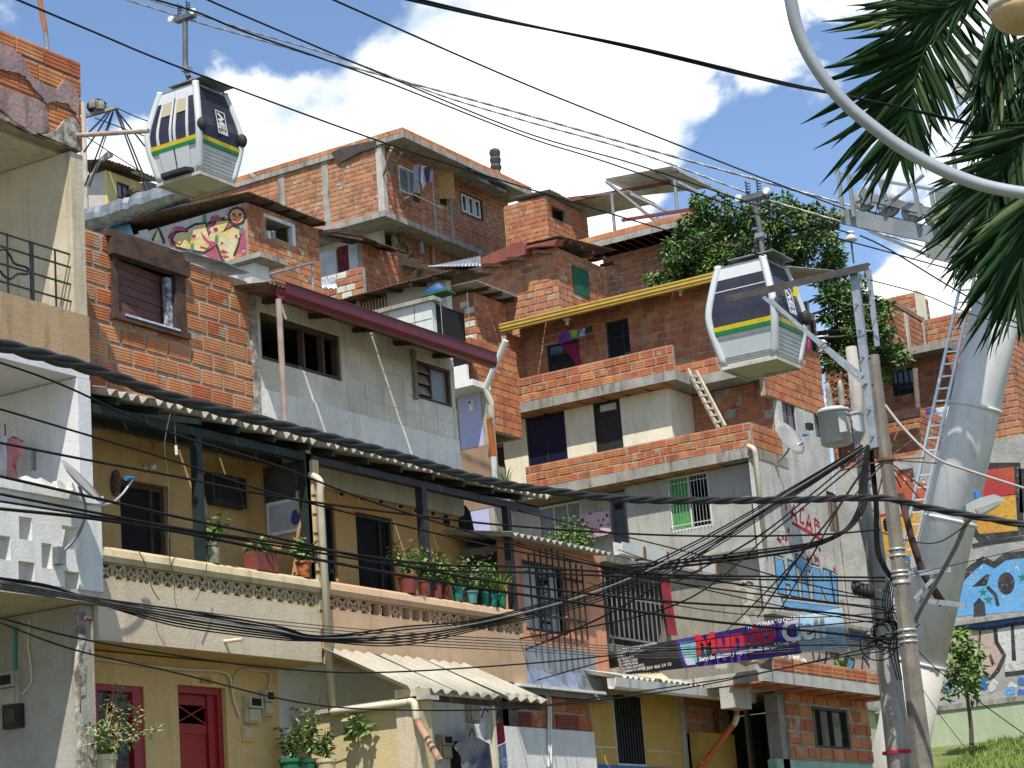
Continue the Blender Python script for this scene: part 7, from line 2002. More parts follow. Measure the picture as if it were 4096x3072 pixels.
for i, (x0_, x1_, y0_, y1_) in enumerate(((690, 780, 305, 440), (790, 880, 305, 440))):
    a_, c_ = PD('l4', x0_, y0_, DP+.5), PD('l4', x1_, y1_, DP+.5)
    o_ = thing('junction_box', 'grey junction box under the transformer, %s of the two' % ('left' if i == 0 else 'right'), 'junction box', (a_+c_)/2, 'junction boxes on the pole')
    MB().box(a_.x, c_.x, a_.y-.2, a_.y, c_.z, a_.z).build('case', TFG, o_)
    MB().box(a_.x-.01, c_.x+.01, a_.y-.215, a_.y+.01, a_.z+.002, a_.z+.03).build('lid', TFG, o_)
# led street lamp
D4 = 27.5
t = thing('street_lamp', 'white street lamp on a grey angled arm with blue sensor cap', 'street lamp', PD('b4', 1345, 400, DP))
MB().tube(smooth_path([PD('b4', 1340, 385, DP-.15), PD('b4', 1370, 290, DP-.25), PD('l4', 1500, 1300, D4+1), PD('l4', 1600, 1085, D4+.2), PD('l4', 1680, 1040, D4)], 5), .032, 8).build('arm', STEEL, t, True)
hp_ = [PD('l4', *p, D4-.12) for p in ((1590, 955), (1690, 905), (1800, 880), (1860, 900), (1880, 920), (1850, 950), (1730, 1020), (1600, 1055))]
MB().prism(hp_, Vector((FF.x, FF.y, 0)).normalized()*.26).build('lamp_head', CABW, t)
MB().prism([PD('l4', *p, D4-.13) for p in ((1660, 985), (1850, 920), (1860, 945), (1690, 1030))], FF*.012).build('lens', mat('lamp_lens', (.45, .46, .40), None, 3, .2), t)
pl_ = PD('l4', 1675, 895, D4)
MB().lathe([(.04, -.03), (.04, .06), (.03, .07)], pl_, 12).build('sensor_cap', mat('blue_plastic', (.03, .17, .45), None, 3, .4), t)
t = thing('street_lamp', 'small white lamp head partly hidden behind the pole and pylon', 'street lamp', PD('l4', 1220, 1390, DP+1.5))
MB().prism([PD('l4', *p, DP+1.5) for p in ((1165, 1375), (1230, 1335), (1275, 1350), (1270, 1390), (1190, 1430))], Vector((FF.x, FF.y, 0))*.2).build('lamp_head', CABW, t)
MB().lathe([(.03, 0), (.03, .06)], PD('l4', 1168, 1370, DP+1.5), 10).build('sensor_cap', MATS['blue_plastic'], t)
# steel bracket
t = thing('pole_bracket', 'grey perforated steel bracket arms on the dark pole', 'bracket', PD('b4', 1500, 230, DP))
MB().bar(PD('b4', 1340, 200, DP), PD('b4', 1740, 245, DP-.3), .03, .07).build('lower_arm', PSTL, t)
MB().bar(PD('l4', 1180, 1470, DP), PD('l4', 1480, 1435, DP-.2), .03, .07).build('upper_arm', PSTL, t)
MB().bar(PD('b4', 1330, 190, DP-.1), PD('l4', 1400, 1450, DP-.1), .03, .05).build('brace', PSTL, t)
# big curved lamp arm close by, and its lamp
t = thing('street_lamp', 'large curved grey lamp arm sweeping across the upper right with glass bowl lamp', 'street lamp', PD('t4', 2300, 1450, 9.5))
cp = smooth_path([PD('t4', x_, y_, 9.5) for x_, y_ in ((250, -700), (255, -420), (270, -160), (300, 0), (345, 200), (430, 400), (560, 600), (720, 780), (900, 930), (1120, 1090), (1380, 1235), (1650, 1345), (1900, 1405), (2200, 1440), (2600, 1450))], 6)
MB().tube(cp, .0285, 14).build('curved_arm', mat('lamp_arm_grey', (.40, .43, .46), (.35, .37, .40), 1.5, .45, metal=.3, bscale=3), t, True)
lc = PD('t4', 2010, 60, 9.7)
PL = cp[-1]
MB().tube([Vector((PL.x, PL.y, -1.6)), Vector((PL.x, PL.y, PL.z)), Vector((PL.x, PL.y, PL.z+1.6))], [.07, .05, .045], 12).build('post', STEEL_P, t, True)
MB().tube(smooth_path([Vector((PL.x, PL.y, PL.z+1.5)), lc+(PL-lc)*.5+Vector((0, 0, .55)), lc+Vector((0, 0, .13))], 6), .022, 10).build('lamp_arm', STEEL_P, t, True)
MB().lathe([(.02, -.105), (.08, -.098), (.12, -.07), (.145, -.03), (.15, 0)], lc, 20).build('glass_bowl', mat('amber_bowl', (.52, .36, .17), (.40, .30, .16), 6, .25), t, True)
MB().lathe([(.152, -.005), (.158, .01), (.15, .02), (.14, .09), (.10, .14), (.03, .16)], lc, 20).build('lamp_housing', mat('aged_cream_housing', (.55, .53, .46), (.48, .45, .38), 4, .5), t, True)

# ================================================================ overhead cables
def cable(pts, r, label, group=None, m=None, name='power_cable', n=6, reg='p', twist=0, tr=None):
    P = smooth_path([PD(reg, x, y, d) for x, y, d in pts], 8)
    t = thing(name, label, 'cable', P[0], group)
    if not twist:
        MB().tube(P, r, n).build('sheath', m or WIRE, t, True)
        return t
    L_ = 0; fine = []
    for i in range(len(P)-1):
        k_ = max(1, int((P[i+1]-P[i]).length/.06))
        fine += [P[i].lerp(P[i+1], j/k_) for j in range(k_)]
    s_ = 0.0
    for ph in range(twist):
        out = []; s_ = 0
        for i, p in enumerate(fine):
            if i: s_ += (fine[i]-fine[i-1]).length
            a_ = s_*tr+ph*2*math.pi/twist
            out.append(p+r*.95*(math.cos(a_)*UU+math.sin(a_)*FF))
        MB().tube(out, r, 7).build('strand', m or WIRE, t, True)
    return t
V = lambda *a: [(x*1.8517, y*1.8517, d) for x, y, d in a]
cable(V((-40, 735, 13), (190, 795, 14.4), (370, 858, 15.6), (600, 918, 17), (850, 982, 19), (1040, 1036, 21), (1200, 1062, 22.5), (1400, 1080, 24), (1700, 1080, 26), (1900, 1076, 27.5), (2010, 1098, 27), (2110, 1116, 26.5), (2260, 1142, 26)), .024, 'thick bundle of three twisted black cables crossing the whole street', None, mat('bundle_cable', (.03, .029, .028), (.02, .02, .02), 6, .6, spec=.25), 'twisted_cable_bundle', twist=3, tr=5.2)
cable(V((-20, -25, 16), (200, 68, 18), (400, 150, 20), (820, 305, 23), (1100, 395, 25), (1500, 515, 28), (1650, 552, 29.2)), .009, 'single black wire running from top left corner to the cross arm')
cable([(600, -30, 18), (1000, 165, 20), (1400, 336, 23), (2000, 545, 26), (2700, 780, 29), (3400, 970, 32), (3560, 1050, 33)], .012, 'black wire just above the left gondola grip running to the pole', None) if False else None
cable([(1290, -20, 22), (2100, 336, 26), (2700, 575, 29), (3100, 732, 33), (3380, 836, 36)], .011, 'black wire falling from top centre to the sheave beam')
cable([(1620, -10, 11), (2000, 78, 11.6), (2550, 193, 12.4), (3100, 326, 13), (3290, 365, 13.3), (3560, 420, 13.6), (3900, 500, 14)], .0075, 'double black cable crossing high in front of the palm', None, twist=2, tr=1.2)
cable([(810, -10, 20), (1000, 73, 21), (1500, 285, 24), (2100, 530, 27), (2550, 660, 28.4), (3100, 845, 29.1), (3400, 933, 29.3)], .0095, 'black wire from above the left gondola to the pin insulator')
cable([(590, -10, 19), (790, 50, 20), (1000, 135, 21), (1500, 310, 24), (2100, 545, 27), (2430, 650, 28), (3100, 880, 29.2), (3560, 1010, 29), (3850, 1090, 28.6), (4200, 1190, 28)], .0095, 'black wire passing over both gondolas to the right edge')
cable([(3440, 942, 29.3), (3560, 1000, 29), (3850, 1175, 28.5), (4200, 1360, 28)], .012, 'black wire running down right from the pin insulator')
cable([(3480, 1120, 29.4), (3700, 1180, 30), (3880, 1255, 31), (4200, 1350, 32)], .008, 'thin wire from the cross arm tip to the right edge')
ORD = ('first', 'second', 'third', 'fourth', 'fifth', 'sixth', 'seventh', 'eighth', 'ninth')
gl = 'long black service cable crossing in front of the balconies'
gg = 'service cables crossing in front of the balconies'
lows = [((0, 1450), (250, 1540), (650, 1720), (1100, 1860), (1500, 2010), (2100, 2190), (2700, 2330), (3400, 2420), (3540, 2440)),
        ((0, 1636), (350, 1740), (700, 1845), (1100, 1975), (1600, 2100), (2200, 2230), (2900, 2330), (3540, 2400)),
        ((0, 1771), (350, 1840), (700, 1905), (1100, 1985), (1650, 2060), (2100, 2108), (2700, 2142), (3240, 2140), (3520, 2118)),
        ((0, 1905), (350, 1985), (700, 2065), (1100, 2150), (1500, 2240), (2000, 2330), (2600, 2400), (3200, 2440), (3550, 2480)),
        ((0, 1976), (350, 2045), (700, 2110), (1100, 2170), (1700, 2255), (2100, 2268), (2700, 2300), (3540, 2310)),
        ((0, 2005), (350, 2060), (700, 2115), (1100, 2182), (1700, 2275), (2100, 2290), (2700, 2312), (3540, 2325)),
        ((0, 2035), (350, 2072), (700, 2125), (1100, 2205), (1600, 2300), (2100, 2380), (2800, 2480), (3300, 2530), (3560, 2560)),
        ((0, 2470), (300, 2550), (700, 2620), (1100, 2672), (1500, 2690), (2100, 2655), (2700, 2600), (3300, 2580), (3560, 2590)),
        ((0, 2490), (300, 2600), (700, 2690), (1200, 2810), (1600, 2840), (2100, 2830), (2700, 2760), (3300, 2640), (3570, 2600))]
for i, L_ in enumerate(lows):
    n_ = len(L_)
    cable([(x, y, 20.5+8.6*(x/3550)) for x, y in L_], (.011, .011, .013, .015, .014, .012, .017, .010, .009)[i], gl+', %s from the top' % ORD[i], gg)
bl_ = 'black cable in the sagging bundle below the balconies'
bg_ = 'sagging bundle of cables below the balconies'
for i in range(7):
    o1, o2 = (i-3)*7, (i-3)*11
    cable([(-20, 2330+o1, 20.6), (180, 2360+o1, 21), (350, 2395+o1*.4, 21.4), (700, 2470+o2, 22.4), (1100, 2530+o2*.8, 23.5), (1280, 2555+o2*.3, 24), (1600, 2545+o2*1.1, 24.8), (1950, 2490+o2*.6, 25.6), (2400, 2370+o2, 26.8), (2800, 2190+o2, 28), (3200, 1950+o2*.6, 29), (3450, 1790+o2*.3, 29.3)], (.011, .009, .009, .013, .009, .01, .008)[i], bl_, bg_, WIRE if i != 2 else mat('shiny_cable', (.30, .30, .31), None, 3, .4))
bl2 = 'thin twisted wire strung across the balcony panels'
for i in range(5):
    cable([(0, 2322+i*9, 20.4), (350, 2385+i*7, 21.3), (1000, 2472+i*14, 23.3), (1600, 2530+i*12, 24.8), (2100, 2560+i*11, 26), (2700, 2590+i*10, 27.5), (3500, 2540+i*10, 29.3)], .006, bl2, 'thin wires strung across the balcony panels', WIRE_G)
cb_ = 'black cable slanting from the pole down to the left'
for i, (a_, b_, c_, d_) in enumerate((((3460, 1800), (3230, 1990), (3010, 2160), (2700, 2330)), ((3470, 1850), (3330, 2060), (3180, 2250), (3030, 2470)), ((3440, 1900), (3350, 2040), (3250, 2220), (3120, 2440)),
                                     ((3460, 1790), (3000, 2080), (2500, 2420), (2100, 2600)), ((3480, 1810), (3100, 2120), (2700, 2420), (2050, 2560)), ((3450, 1880), (3300, 2100), (3100, 2330), (2900, 2530)),
                                     ((3540, 2400), (3200, 2330), (2800, 2220), (2060, 2040)), ((3550, 2500), (3200, 2440), (2700, 2330), (2060, 2170)), ((3540, 2480), (3100, 2520), (2600, 2600), (2150, 2720)),
                                     ((3560, 2570), (3100, 2680), (2600, 2760), (2050, 2840)), ((3545, 2430), (3200, 2390), (2750, 2290), (2450, 2190)), ((3550, 2450), (3150, 2470), (2700, 2420), (2350, 2330)))):
    cable([(a_[0], a_[1], 29.2), (b_[0], b_[1], 28.6), (c_[0], c_[1], 28), (d_[0], d_[1], proj(PX('p', *d_, XS+.03))[2])], (.012, .013, .011, .014, .012, .010, .009, .008, .009, .009, .007, .007)[i], cb_, 'cables slanting from the pole to the left')
for i in range(6):
    o1 = i*5+random.uniform(-9, 9)
    cable([(3470+o1*.4, 1780, 29.2), (3445+o1, 1960, 29.0), (3440+o1, 2030, 28.9), (3380+o1*.6, 2120, 28.8), (3250, 2175+o1*.7, 28.5), (3060, 2205+o1, 28.3), (2850, 2232+o1, 28.6), (2600, 2260+o1, 29.6), (2420, 2275+o1, proj(PX('p', 2420, 2275, XS+.05))[2])], .013, 'black cable curving off the pole in a thick bend', 'cables curving off the pole')
    cable([(3480+o1*.5, 1800, 29.3), (3500+o1*.5, 2000, 29.25), (3505+o1*.6, 2180, 29.2), (3530+o1*.6, 2260, 29.15), (3575+o1*.3, 2330-o1*.3, 29.15)], .012, 'black cable running down the pole face', 'cables strapped down the pole')
rnd = random.Random(12)
for i in range(16):
    cx, cy, rr_ = 3560+rnd.uniform(-50, 70), 2550+rnd.uniform(-90, 70), rnd.uniform(25, 75)
    ph = rnd.uniform(0, 6.28); sp = rnd.uniform(.5, 1.1)
    cable([(cx+rr_*math.cos(ph+a_*.7), cy+rr_*sp*math.sin(ph+a_*.7), DP-.25+.06*math.sin(a_)) for a_ in range(7)], .009, 'loop of slack black cable tangled on the pole', 'slack cable loops tangled on the pole')
for i in range(5):
    cable([(3555+i*6, 2320, DP-.25), (3530+i*10, 2420, DP-.3), (3570+i*8, 2520, DP-.2), (3560+i*14, 2600, DP-.25), (3590+i*9, 2720, DP-.2)], .008, 'loose black cable hanging along the pole', 'loose cables hanging along the pole')
cable([(3540, 1620, 29.3), (3620, 1720, 29), (3740, 1830, 28.6), (3900, 1890, 28.2), (4200, 1985, 27.6)], .02, 'pale grey cable from the pole to the right edge', None, mat('pale_cable', (.34, .33, .31), None, 4, .6))
cable([(3530, 2130, 29.2), (3620, 2160, 28.8), (3750, 2170, 28.4), (3868, 2098, 27.7)], .008, 'thin cable feeding the white street lamp')
cable([(3640, 2300, 29), (3900, 2240, 29.5), (4200, 2170, 30)], .006, 'thin wire right of the pole above the blue letters')
cable([(3660, 2590, 29.2), (3800, 2720, 29.6), (4200, 3010, 30.5)], .007, 'guy wire falling from the pole to the lower right')
cable([(3680, 2740, 29.2), (3760, 2860, 29.6), (3860, 2990, 30)], .005, 'thinner guy wire in front of the small tree')
# rack of black insulators
rk = PD('b4', 910, 115, DP-.4)
t = thing('insulator_rack', 'black ribbed insulator string pulled tight left of the pole', 'insulator', rk)
for i in range(5):
    p = PD('b4', 850+i*32, 105+i*8, DP-.4)
    MB().lathe([(.03, -.04), (.10, -.015), (.10, .015), (.03, .04)], p, 14, 'x').build('disc', RUBB, t, True)
MB().bar(PD('b4', 820, 100, DP-.4), PD('b4', 1120, 130, DP-.2), .03).build('rod', STEEL, t)
sp_ = PD('l4', 1005, 1100, DP-.2)
t = thing('spool_insulator', 'brown spool insulator on the front of the dark pole', 'insulator', sp_)
MB().lathe([(.03, -.07), (.05, -.05), (.035, -.03), (.05, -.01), (.035, .01), (.05, .03), (.03, .06)], sp_, 12).build('spool', mat('brown_glaze', (.10, .045, .03), None, 4, .3), t, True)
MB().box(sp_.x-.05, sp_.x+.05, sp_.y+.04, sp_.y+.06, sp_.z-.09, sp_.z+.09).build('clevis', STEEL, t)

# far pole with wires left of the left gondola
DF = 75
fp = PD('t1', 605, 760, DF)
t = thing('far_pole', 'distant concrete pole with wire rack behind the peeling house', 'utility pole', (fp.x, fp.y, fp.z-8))
MB().tube([(fp.x, fp.y, fp.z-12), (fp.x, fp.y, fp.z)], .12, 8).build('shaft', CONC, t, True)
MB().bar(PD('t1', 600, 865, DF), PD('t1', 850, 795, DF), .12).build('cross_arm', CONC_D, t)
for (x0_, y0_) in ((690, 770), (740, 780)):
    p = PD('t1', x0_, y0_, DF); MB().lathe([(.16, -.15), (.18, 0), (.16, .15)], p, 10).build('cutout', CONC_D, t)
for rr_ in (60, 70, 52):
    MB().tube([PD('t1', 715+rr_*1.0*math.cos(a_*.5), 785+rr_*.75*math.sin(a_*.5), DF) for a_ in range(13)], .035, 5).build('cable_coil', WIRE, t, True)
for i, (x0_, y0_, x1_, y1_) in enumerate(((850, 800, 1350, 1425), (860, 800, 1120, 1440), (850, 805, 1090, 1440), (840, 800, 625, 1370), (820, 810, 620, 1120), (800, 820, 630, 1000), (870, 800, 1140, 910), (700, 870, 1420, 1120), (640, 1010, 1200, 1360), (835, 830, 660, 1380))):
    cable([(*q('t1', x0_, y0_), DF), (*q('t1', (x0_+x1_)/2, (y0_+y1_)/2+6), DF-2), (*q('t1', x1_, y1_), DF-4)], .03 if i < 6 else .02, 'thin wire fanning out from the distant pole', 'wires fanning from the distant pole', n=5)
lp_ = PD('t1', 785, 1145, DF-1)
t = thing('far_street_lamp', 'small distant street lamp below the wire rack', 'street lamp', lp_)
MB().tube([PD('t1', 640, 1370, DF-1), PD('t1', 740, 1180, DF-1)], .06, 6).build('arm', STEEL, t)
MB().prism([PD('t1', *p, DF-1.2) for p in ((735, 1165), (790, 1115), (820, 1125), (820, 1150), (745, 1185))], FF*.35).build('lamp_head', CONC_L, t)

# ================================================================ palm fronds (crown just out of frame at right)
rnd = random.Random(31)
def blade(k):
    b = MB(); n_ = 6
    for i in range(n_+1):
        u = i/n_; w_ = .5*math.sin(math.pi*min(1, .12+u*.95))**.7*(1 if u < 1 else 0)
        z = -(.10+.12*k)*u*u
        b.v += [(-.07*w_, u, z+.03*w_), (0, u, z-.012), (.07*w_, u, z+.03*w_)]
    b.f = [(3*i+a, 3*i+a+1, 3*i+a+4, 3*i+a+3) for i in range(n_) for a in (0, 1)]
    return b.mesh('leaflet', LEAF_D, True)
BL = [blade(k) for k in range(4)]
YTIP = mat('palm_leaf_yellowing', (.10, .13, .03), (.05, .09, .02), 2, .45, spec=.5, rand=.3, island=True)
BLY = []
for k in range(2):
    me = BL[k].copy(); me.materials.clear(); me.materials.append(YTIP); BLY.append(me)
palm = thing('palm_tree', 'dark green palm fronds hanging into the upper right corner', 'palm tree', PD('t4', 2500, 2600, 16.5))
CRN = PD('t4', 2420, -420, 16.4)
MB().tube([Vector((CRN.x+.25, CRN.y, -1.5)), Vector((CRN.x+.15, CRN.y, CRN.z*.5)), CRN+Vector((0, 0, .1))], [.11, .09, .075], 12).build('trunk', BARK, palm, True)
def frond(pts, dl, dr, ll, lr, n_, dep, hang=0.0, dd=0.0):
    P = smooth_path([PD('t4', x, y, dep+dd*i/len(pts)) for i, (x, y) in enumerate(pts)], 8)
    mid = CRN.lerp(P[0], .5)+Vector((.12, .1, .18))
    pe = smooth_path([CRN, mid, P[0]], 5)[:-1]
    fr = MB().tube(pe+P, [.026]*len(pe)+[.022*(1-.75*i/(len(P)-1)) for i in range(len(P))], 6).build('frond', LEAF_D, palm, True)
    cum = [0]
    for i in range(1, len(P)): cum.append(cum[-1]+(P[i]-P[i-1]).length)
    for k_ in range(n_):
        s_ = cum[-1]*(k_+.5)/n_
        i = max(j for j in range(len(P)) if cum[j] <= s_)
        i = min(i, len(P)-2)
        p = P[i].lerp(P[i+1], (s_-cum[i])/max(1e-6, cum[i+1]-cum[i]))
        u = k_/(n_-1)
        for sd, (dx, dy), L_ in ((0, dl, ll), (1, dr, lr)):
            if L_ <= 0: continue
            tn = (P[i+1]-P[i]).normalized()
            d = (RR*dx+UU*dy).normalized()*(1-.55*u)+tn*(.25+.75*u)+FF*rnd.uniform(-.35, .35)+UU*rnd.uniform(-.14, .1)+Vector((0, 0, -hang*rnd.random()))
            d.normalize()
            L2 = L_*(math.sin(math.pi*(.22+.70*u))**.6)*rnd.uniform(.85, 1.12)
            x_ = d.cross(-FF+Vector((rnd.uniform(-.5, .5), rnd.uniform(-.5, .5), rnd.uniform(-.3, .3)))).normalized()
            z_ = x_.cross(d)
            if z_.z < 0: x_, z_ = -x_, -z_
            me = rnd.choice(BL) if rnd.random() > .12 else rnd.choice(BLY)
            o = bpy.data.objects.new('leaflet', me); COL.objects.link(o); o.parent = fr
            w_ = L2*rnd.uniform(.75, 1.15)*1.0
            o.matrix_basis = Matrix(((x_.x*w_, d.x*L2, z_.x*L2, p.x), (x_.y*w_, d.y*L2, z_.y*L2, p.y), (x_.z*w_, d.z*L2, z_.z*L2, p.z), (0, 0, 0, 1)))
frond([(1560, -260), (1460, -30), (1350, 220), (1250, 480), (1185, 720), (1140, 950), (1110, 1180)], (-1, .12), (1, -.55), .92, .6, 52, 16.2, .1)
frond([(1800, -260), (1640, -60), (1480, 40), (1330, 90), (1150, 130)], (-.5, -1), (-.8, .5), .45, .5, 28, 15.6, .3)
frond([(2250, 150), (2000, 330), (1850, 560), (1760, 820), (1720, 1050)], (-.8, -.35), (.5, -1), .6, .55, 32, 16.8, .2)
frond([(2400, 900), (2150, 950), (1950, 1100), (1800, 1350), (1720, 1650), (1680, 1900)], (-1, -.05), (.5, -1), .75, .7, 44, 15.8, .1)
frond([(2500, 1250), (2250, 1350), (2080, 1600), (2000, 1950), (1960, 2250)], (-1, -.45), (.4, -1), .85, .7, 40, 15.4, .1)
frond([(2050, -300), (1900, -50), (1790, 250), (1720, 520), (1680, 740)], (-.55, -1), (.35, -1), .55, .5, 28, 16.0, .4)
frond([(2600, 300), (2350, 480), (2150, 700), (2000, 1000), (1900, 1300)], (-1, -.2), (.3, -1), .75, .6, 34, 17.2, .2)
frond([(2700, 700), (2400, 1050), (2250, 1400), (2150, 1800), (2100, 2100)], (-1, -.3), (.3, -1), .9, .6, 34, 16.4, .1)
frond([(1700, -300), (1560, -150), (1420, -60), (1250, 0), (1080, 40)], (-.3, -1), (-.9, .2), .5, .6, 28, 16.6, .2)

# ================================================================ trees
def tree(name, label, blobs, reg, plane, trunk, leaf, nper, size, leaf2=None, extra=None):
    rn = random.Random(len(blobs)*7)
    cs_ = []
    for x, y, r in blobs:
        c = PY(reg, x, y, plane+rn.uniform(-1.2, 1.2)*(.3 if nper < 900 else 1))
        cs_.append((c, r*REG[reg][2]/FPX*proj(c)[2]))
    t = thing(name, label, 'tree', trunk[0])
    MB().tube(smooth_path(trunk, 4), [trunk_r*(1-.5*i/(4*(len(trunk)-1))) for i in range(4*(len(trunk)-1)+1)] if (trunk_r := (.28 if nper > 900 else .075)) else .1, 8).build('trunk', BARK, t, True)
    for i, (c, r) in enumerate(cs_):
        if i % 2 == 0:
            MB().tube([trunk[-1], Vector(trunk[-1]).lerp(c, .5)+Vector((0, 0, -.1)), c], [trunk_r*.4, trunk_r*.25, trunk_r*.1], 6).build('limb', BARK, t, True)
    a, b = MB(), MB()
    for c, r in cs_:
        for k_ in range(9):
            v = Vector((rn.uniform(-1, 1), rn.uniform(-1, 1), rn.uniform(-.8, 1)))*r*.7
            leaves(a if rn.random() < .72 else b, c+v, (r*.4, r*.4, r*.33), int(nper*r*r/9), size, rn, .15, .25)
    a.build('crown', leaf, t); b.build('crown_second_leaves', leaf2 or leaf, t)  # a random share of the leaf clumps takes the second leaf colour
    return t
BT = [(2640, 1130, 60), (2700, 1090, 85), (2800, 1030, 100), (2760, 930, 90), (2840, 860, 90), (2860, 990, 110), (2950, 900, 110), (2980, 1020, 110), (3080, 870, 100), (3100, 990, 120), (3180, 1060, 80), (3210, 860, 85), (3230, 950, 100), (3310, 930, 80), (3330, 1020, 70), (3350, 870, 40), (2720, 1000, 70),
      (3300, 1100, 70), (3360, 1150, 85), (3420, 1160, 70), (3330, 1230, 70), (3400, 1230, 95), (3470, 1340, 90), (3330, 1420, 70), (3450, 1480, 80), (3470, 1240, 70), (3430, 1320, 95), (3360, 1340, 70), (3520, 1300, 70), (3500, 1400, 85), (3400, 1420, 85), (3560, 1430, 60), (3540, 1220, 40), (3620, 1440, 35), (3530, 1500, 35)]
tb = PY('p', 3300, 1700, 64)
tree('big_tree', 'big leafy tree rising behind the terrace house and right gondola', BT, 'p', 64, [Vector((tb.x-2.5, 64, tb.z-7)), Vector((tb.x-2.6, 64.1, tb.z-2)), Vector((tb.x-3.2, 64, tb.z+1.6)), Vector((tb.x-3.6, 64, tb.z+3.6))], LEAF, 1700, .19, LEAF_Y)
t = thing('brown_vine', 'withered brown climber hanging beside the roughcast corner', 'plant', PY('p', 3370, 1560, 61.2))
a = MB(); rn = random.Random(4)
for x_, y_, r2 in ((3370, 1480, .35), (3350, 1530, .35), (3385, 1550, .4), (3370, 1600, .3)):
    leaves(a, PY('p', x_, y_, 61.2), r2, 90, .13, rn, .3, .1)
a.build('dry_leaves', mat('dry_leaf', (.10, .05, .025), (.06, .03, .02), 3, .8, rand=.3, island=True), t)
MB().tube([PY('p', 3370, 1460, 61.2), PY('p', 3368, 1660, 61.2)], .02, 5).build('stem', BARK, t)
ST = [(1700, 480, 75), (1640, 540, 60), (1740, 560, 85), (1820, 620, 75), (1690, 640, 90), (1790, 700, 90), (1620, 700, 60), (1840, 760, 60), (1700, 780, 90), (1780, 830, 90), (1620, 820, 60), (1560, 890, 50), (1700, 900, 70), (1820, 880, 60), (1560, 960, 50), (1790, 960, 55), (1840, 960, 35), (1520, 1050, 30)]
YSM = 57.5
tb = PY('b4', 1790, 1375, YSM)
tree('small_tree', 'small young tree with drooping leaves on the grass bank', ST, 'b4', YSM, [tb, PY('b4', 1782, 1200, YSM), PY('b4', 1755, 1000, YSM), PY('b4', 1735, 850, YSM)], LEAF_Y, 600, .26, LEAF)

# ================================================================ plants in pots
def pot(label, base, r, h, m, kind, spread, height, group=None, flowers=None, rim=True, square=False):
    base = Vector(base)
    t = thing('potted_plant', label, 'potted plant', base, group)
    if square:
        MB().prism([base+Vector((x, y, 0)) for x, y in ((-r*.5, -r), (r*.5, -r), (r*.5, r), (-r*.5, r))], (0, 0, h)).build('planter', m, t)
    else:
        MB().lathe([(r*.72, 0), (r*.95, h*.85), (r*1.06, h*.86), (r*1.06, h), (r*.9, h), (r*.88, h*.9)], base, 14).build('pot', m, t, False)
    rn = random.Random(int(base.y*991))
    c = base+Vector((0, 0, h))
    st, lv = MB(), MB()
    if kind == 'spiky':
        for i in range(22):
            a_ = rn.uniform(0, 6.28); L_ = height*rn.uniform(.7, 1.2); o_ = spread*rn.uniform(.3, 1)
            tip = c+Vector((o_*math.cos(a_), o_*math.sin(a_), L_*rn.uniform(.5, 1)))
            mid = c.lerp(tip, .5)+Vector((0, 0, L_*.18)); w_ = Vector((-math.sin(a_), math.cos(a_), 0))*.012
            lv.add([c-w_, c+w_, mid+w_, mid-w_, tip], [(0, 1, 2, 3), (3, 2, 4)])
    else:
        ns = 7 if kind == 'bush' else 6
        for i in range(ns):
            a_ = rn.uniform(0, 6.28); o_ = spread*rn.uniform(.2, .9)
            tip = c+Vector((o_*math.cos(a_), o_*math.sin(a_), height*rn.uniform(.45, 1)))
            st.tube([c, c.lerp(tip, .5)+Vector((0, 0, .04)), tip], .006, 5)
            for k_ in range(3):
                leaves(lv, c.lerp(tip, .4+.3*k_), spread*.38, 9, .07, rn, .1, .1, .6)
        st.build('stems', BARK, t)
    lv.build('foliage', LEAF_Y if kind != 'dark' else LEAF, t)
    if flowers:
        fm, nf = flowers
        for i in range(nf):
            a_ = rn.uniform(0, 6.28); o_ = spread*rn.uniform(.2, .9)
            p = c+Vector((o_*math.cos(a_), o_*math.sin(a_), height*rn.uniform(.5, 1.05)))
            fl = MB()
            for j in range(5):
                b_ = j*1.256
                leaf1(fl, p, Vector((math.cos(b_), math.sin(b_), .25)), .045, rn, .8)
            fl.build('flower', fm, t)
    return t
ZR = zr1
FR = mat('red_flower', (.55, .02, .03), None, 3, .6); FP = mat('pink_flower', (.52, .22, .38), None, 3, .6); FV = mat('violet_flower', (.18, .12, .45), None, 3, .6); FW = mat('white_flower', (.7, .66, .55), None, 3, .6)
TEAL = mat('teal_pot', (.02, .19, .17), None, 4, .6); GRP = mat('green_pot', (.015, .16, .08), None, 4, .6)
def onrail(x): return Vector((XB-.05, PX('l2', x, 1560, XB-.05).y, ZR))
for x_, r_, h_, m_, kd, sp, hg, fl, lb in (
    (1168, .135, .25, TERRA, 'bush', .22, .42, (FR, 3), 'large red pot with leafy plant at left of the orange balcony row'),
    (1288, .085, .22, TERRA, 'bush', .18, .40, (FW, 5), 'red pot with white flowers, second in the orange balcony row'),
    (1375, .085, .22, TERRA, 'bush', .16, .35, (FR, 4), 'red pot with red flowers, third in the orange balcony row'),
    (1440, .055, .17, TERRA, 'bush', .14, .30, None, 'small red pot, fourth in the orange balcony row'),
    (1530, .075, .20, TEAL, 'dark', .22, .42, None, 'teal pot with dark leafy plant on the orange balcony rail'),
    (1625, .10, .17, mat('pale_teal_pot', (.10, .26, .26), None, 4, .6), 'bush', .24, .36, (FV, 7), 'pale teal pot with violet flowers on the orange balcony rail'),
    (1728, .055, .19, TEAL, 'bush', .2, .52, (FV, 3), 'narrow teal pot with tall leafy plant near the end post'),
    (1785, .06, .18, TEAL, 'spiky', .35, .45, None, 'teal pot with spiky leaves beside the end post'),
    (1848, .075, .21, GRP, 'spiky', .45, .50, None, 'green pot with spiky aloe at the end of the orange balcony')):
    pot(lb, onrail(x_), r_, h_, m_, kd, sp, hg, 'pots on the orange balcony rail', fl)
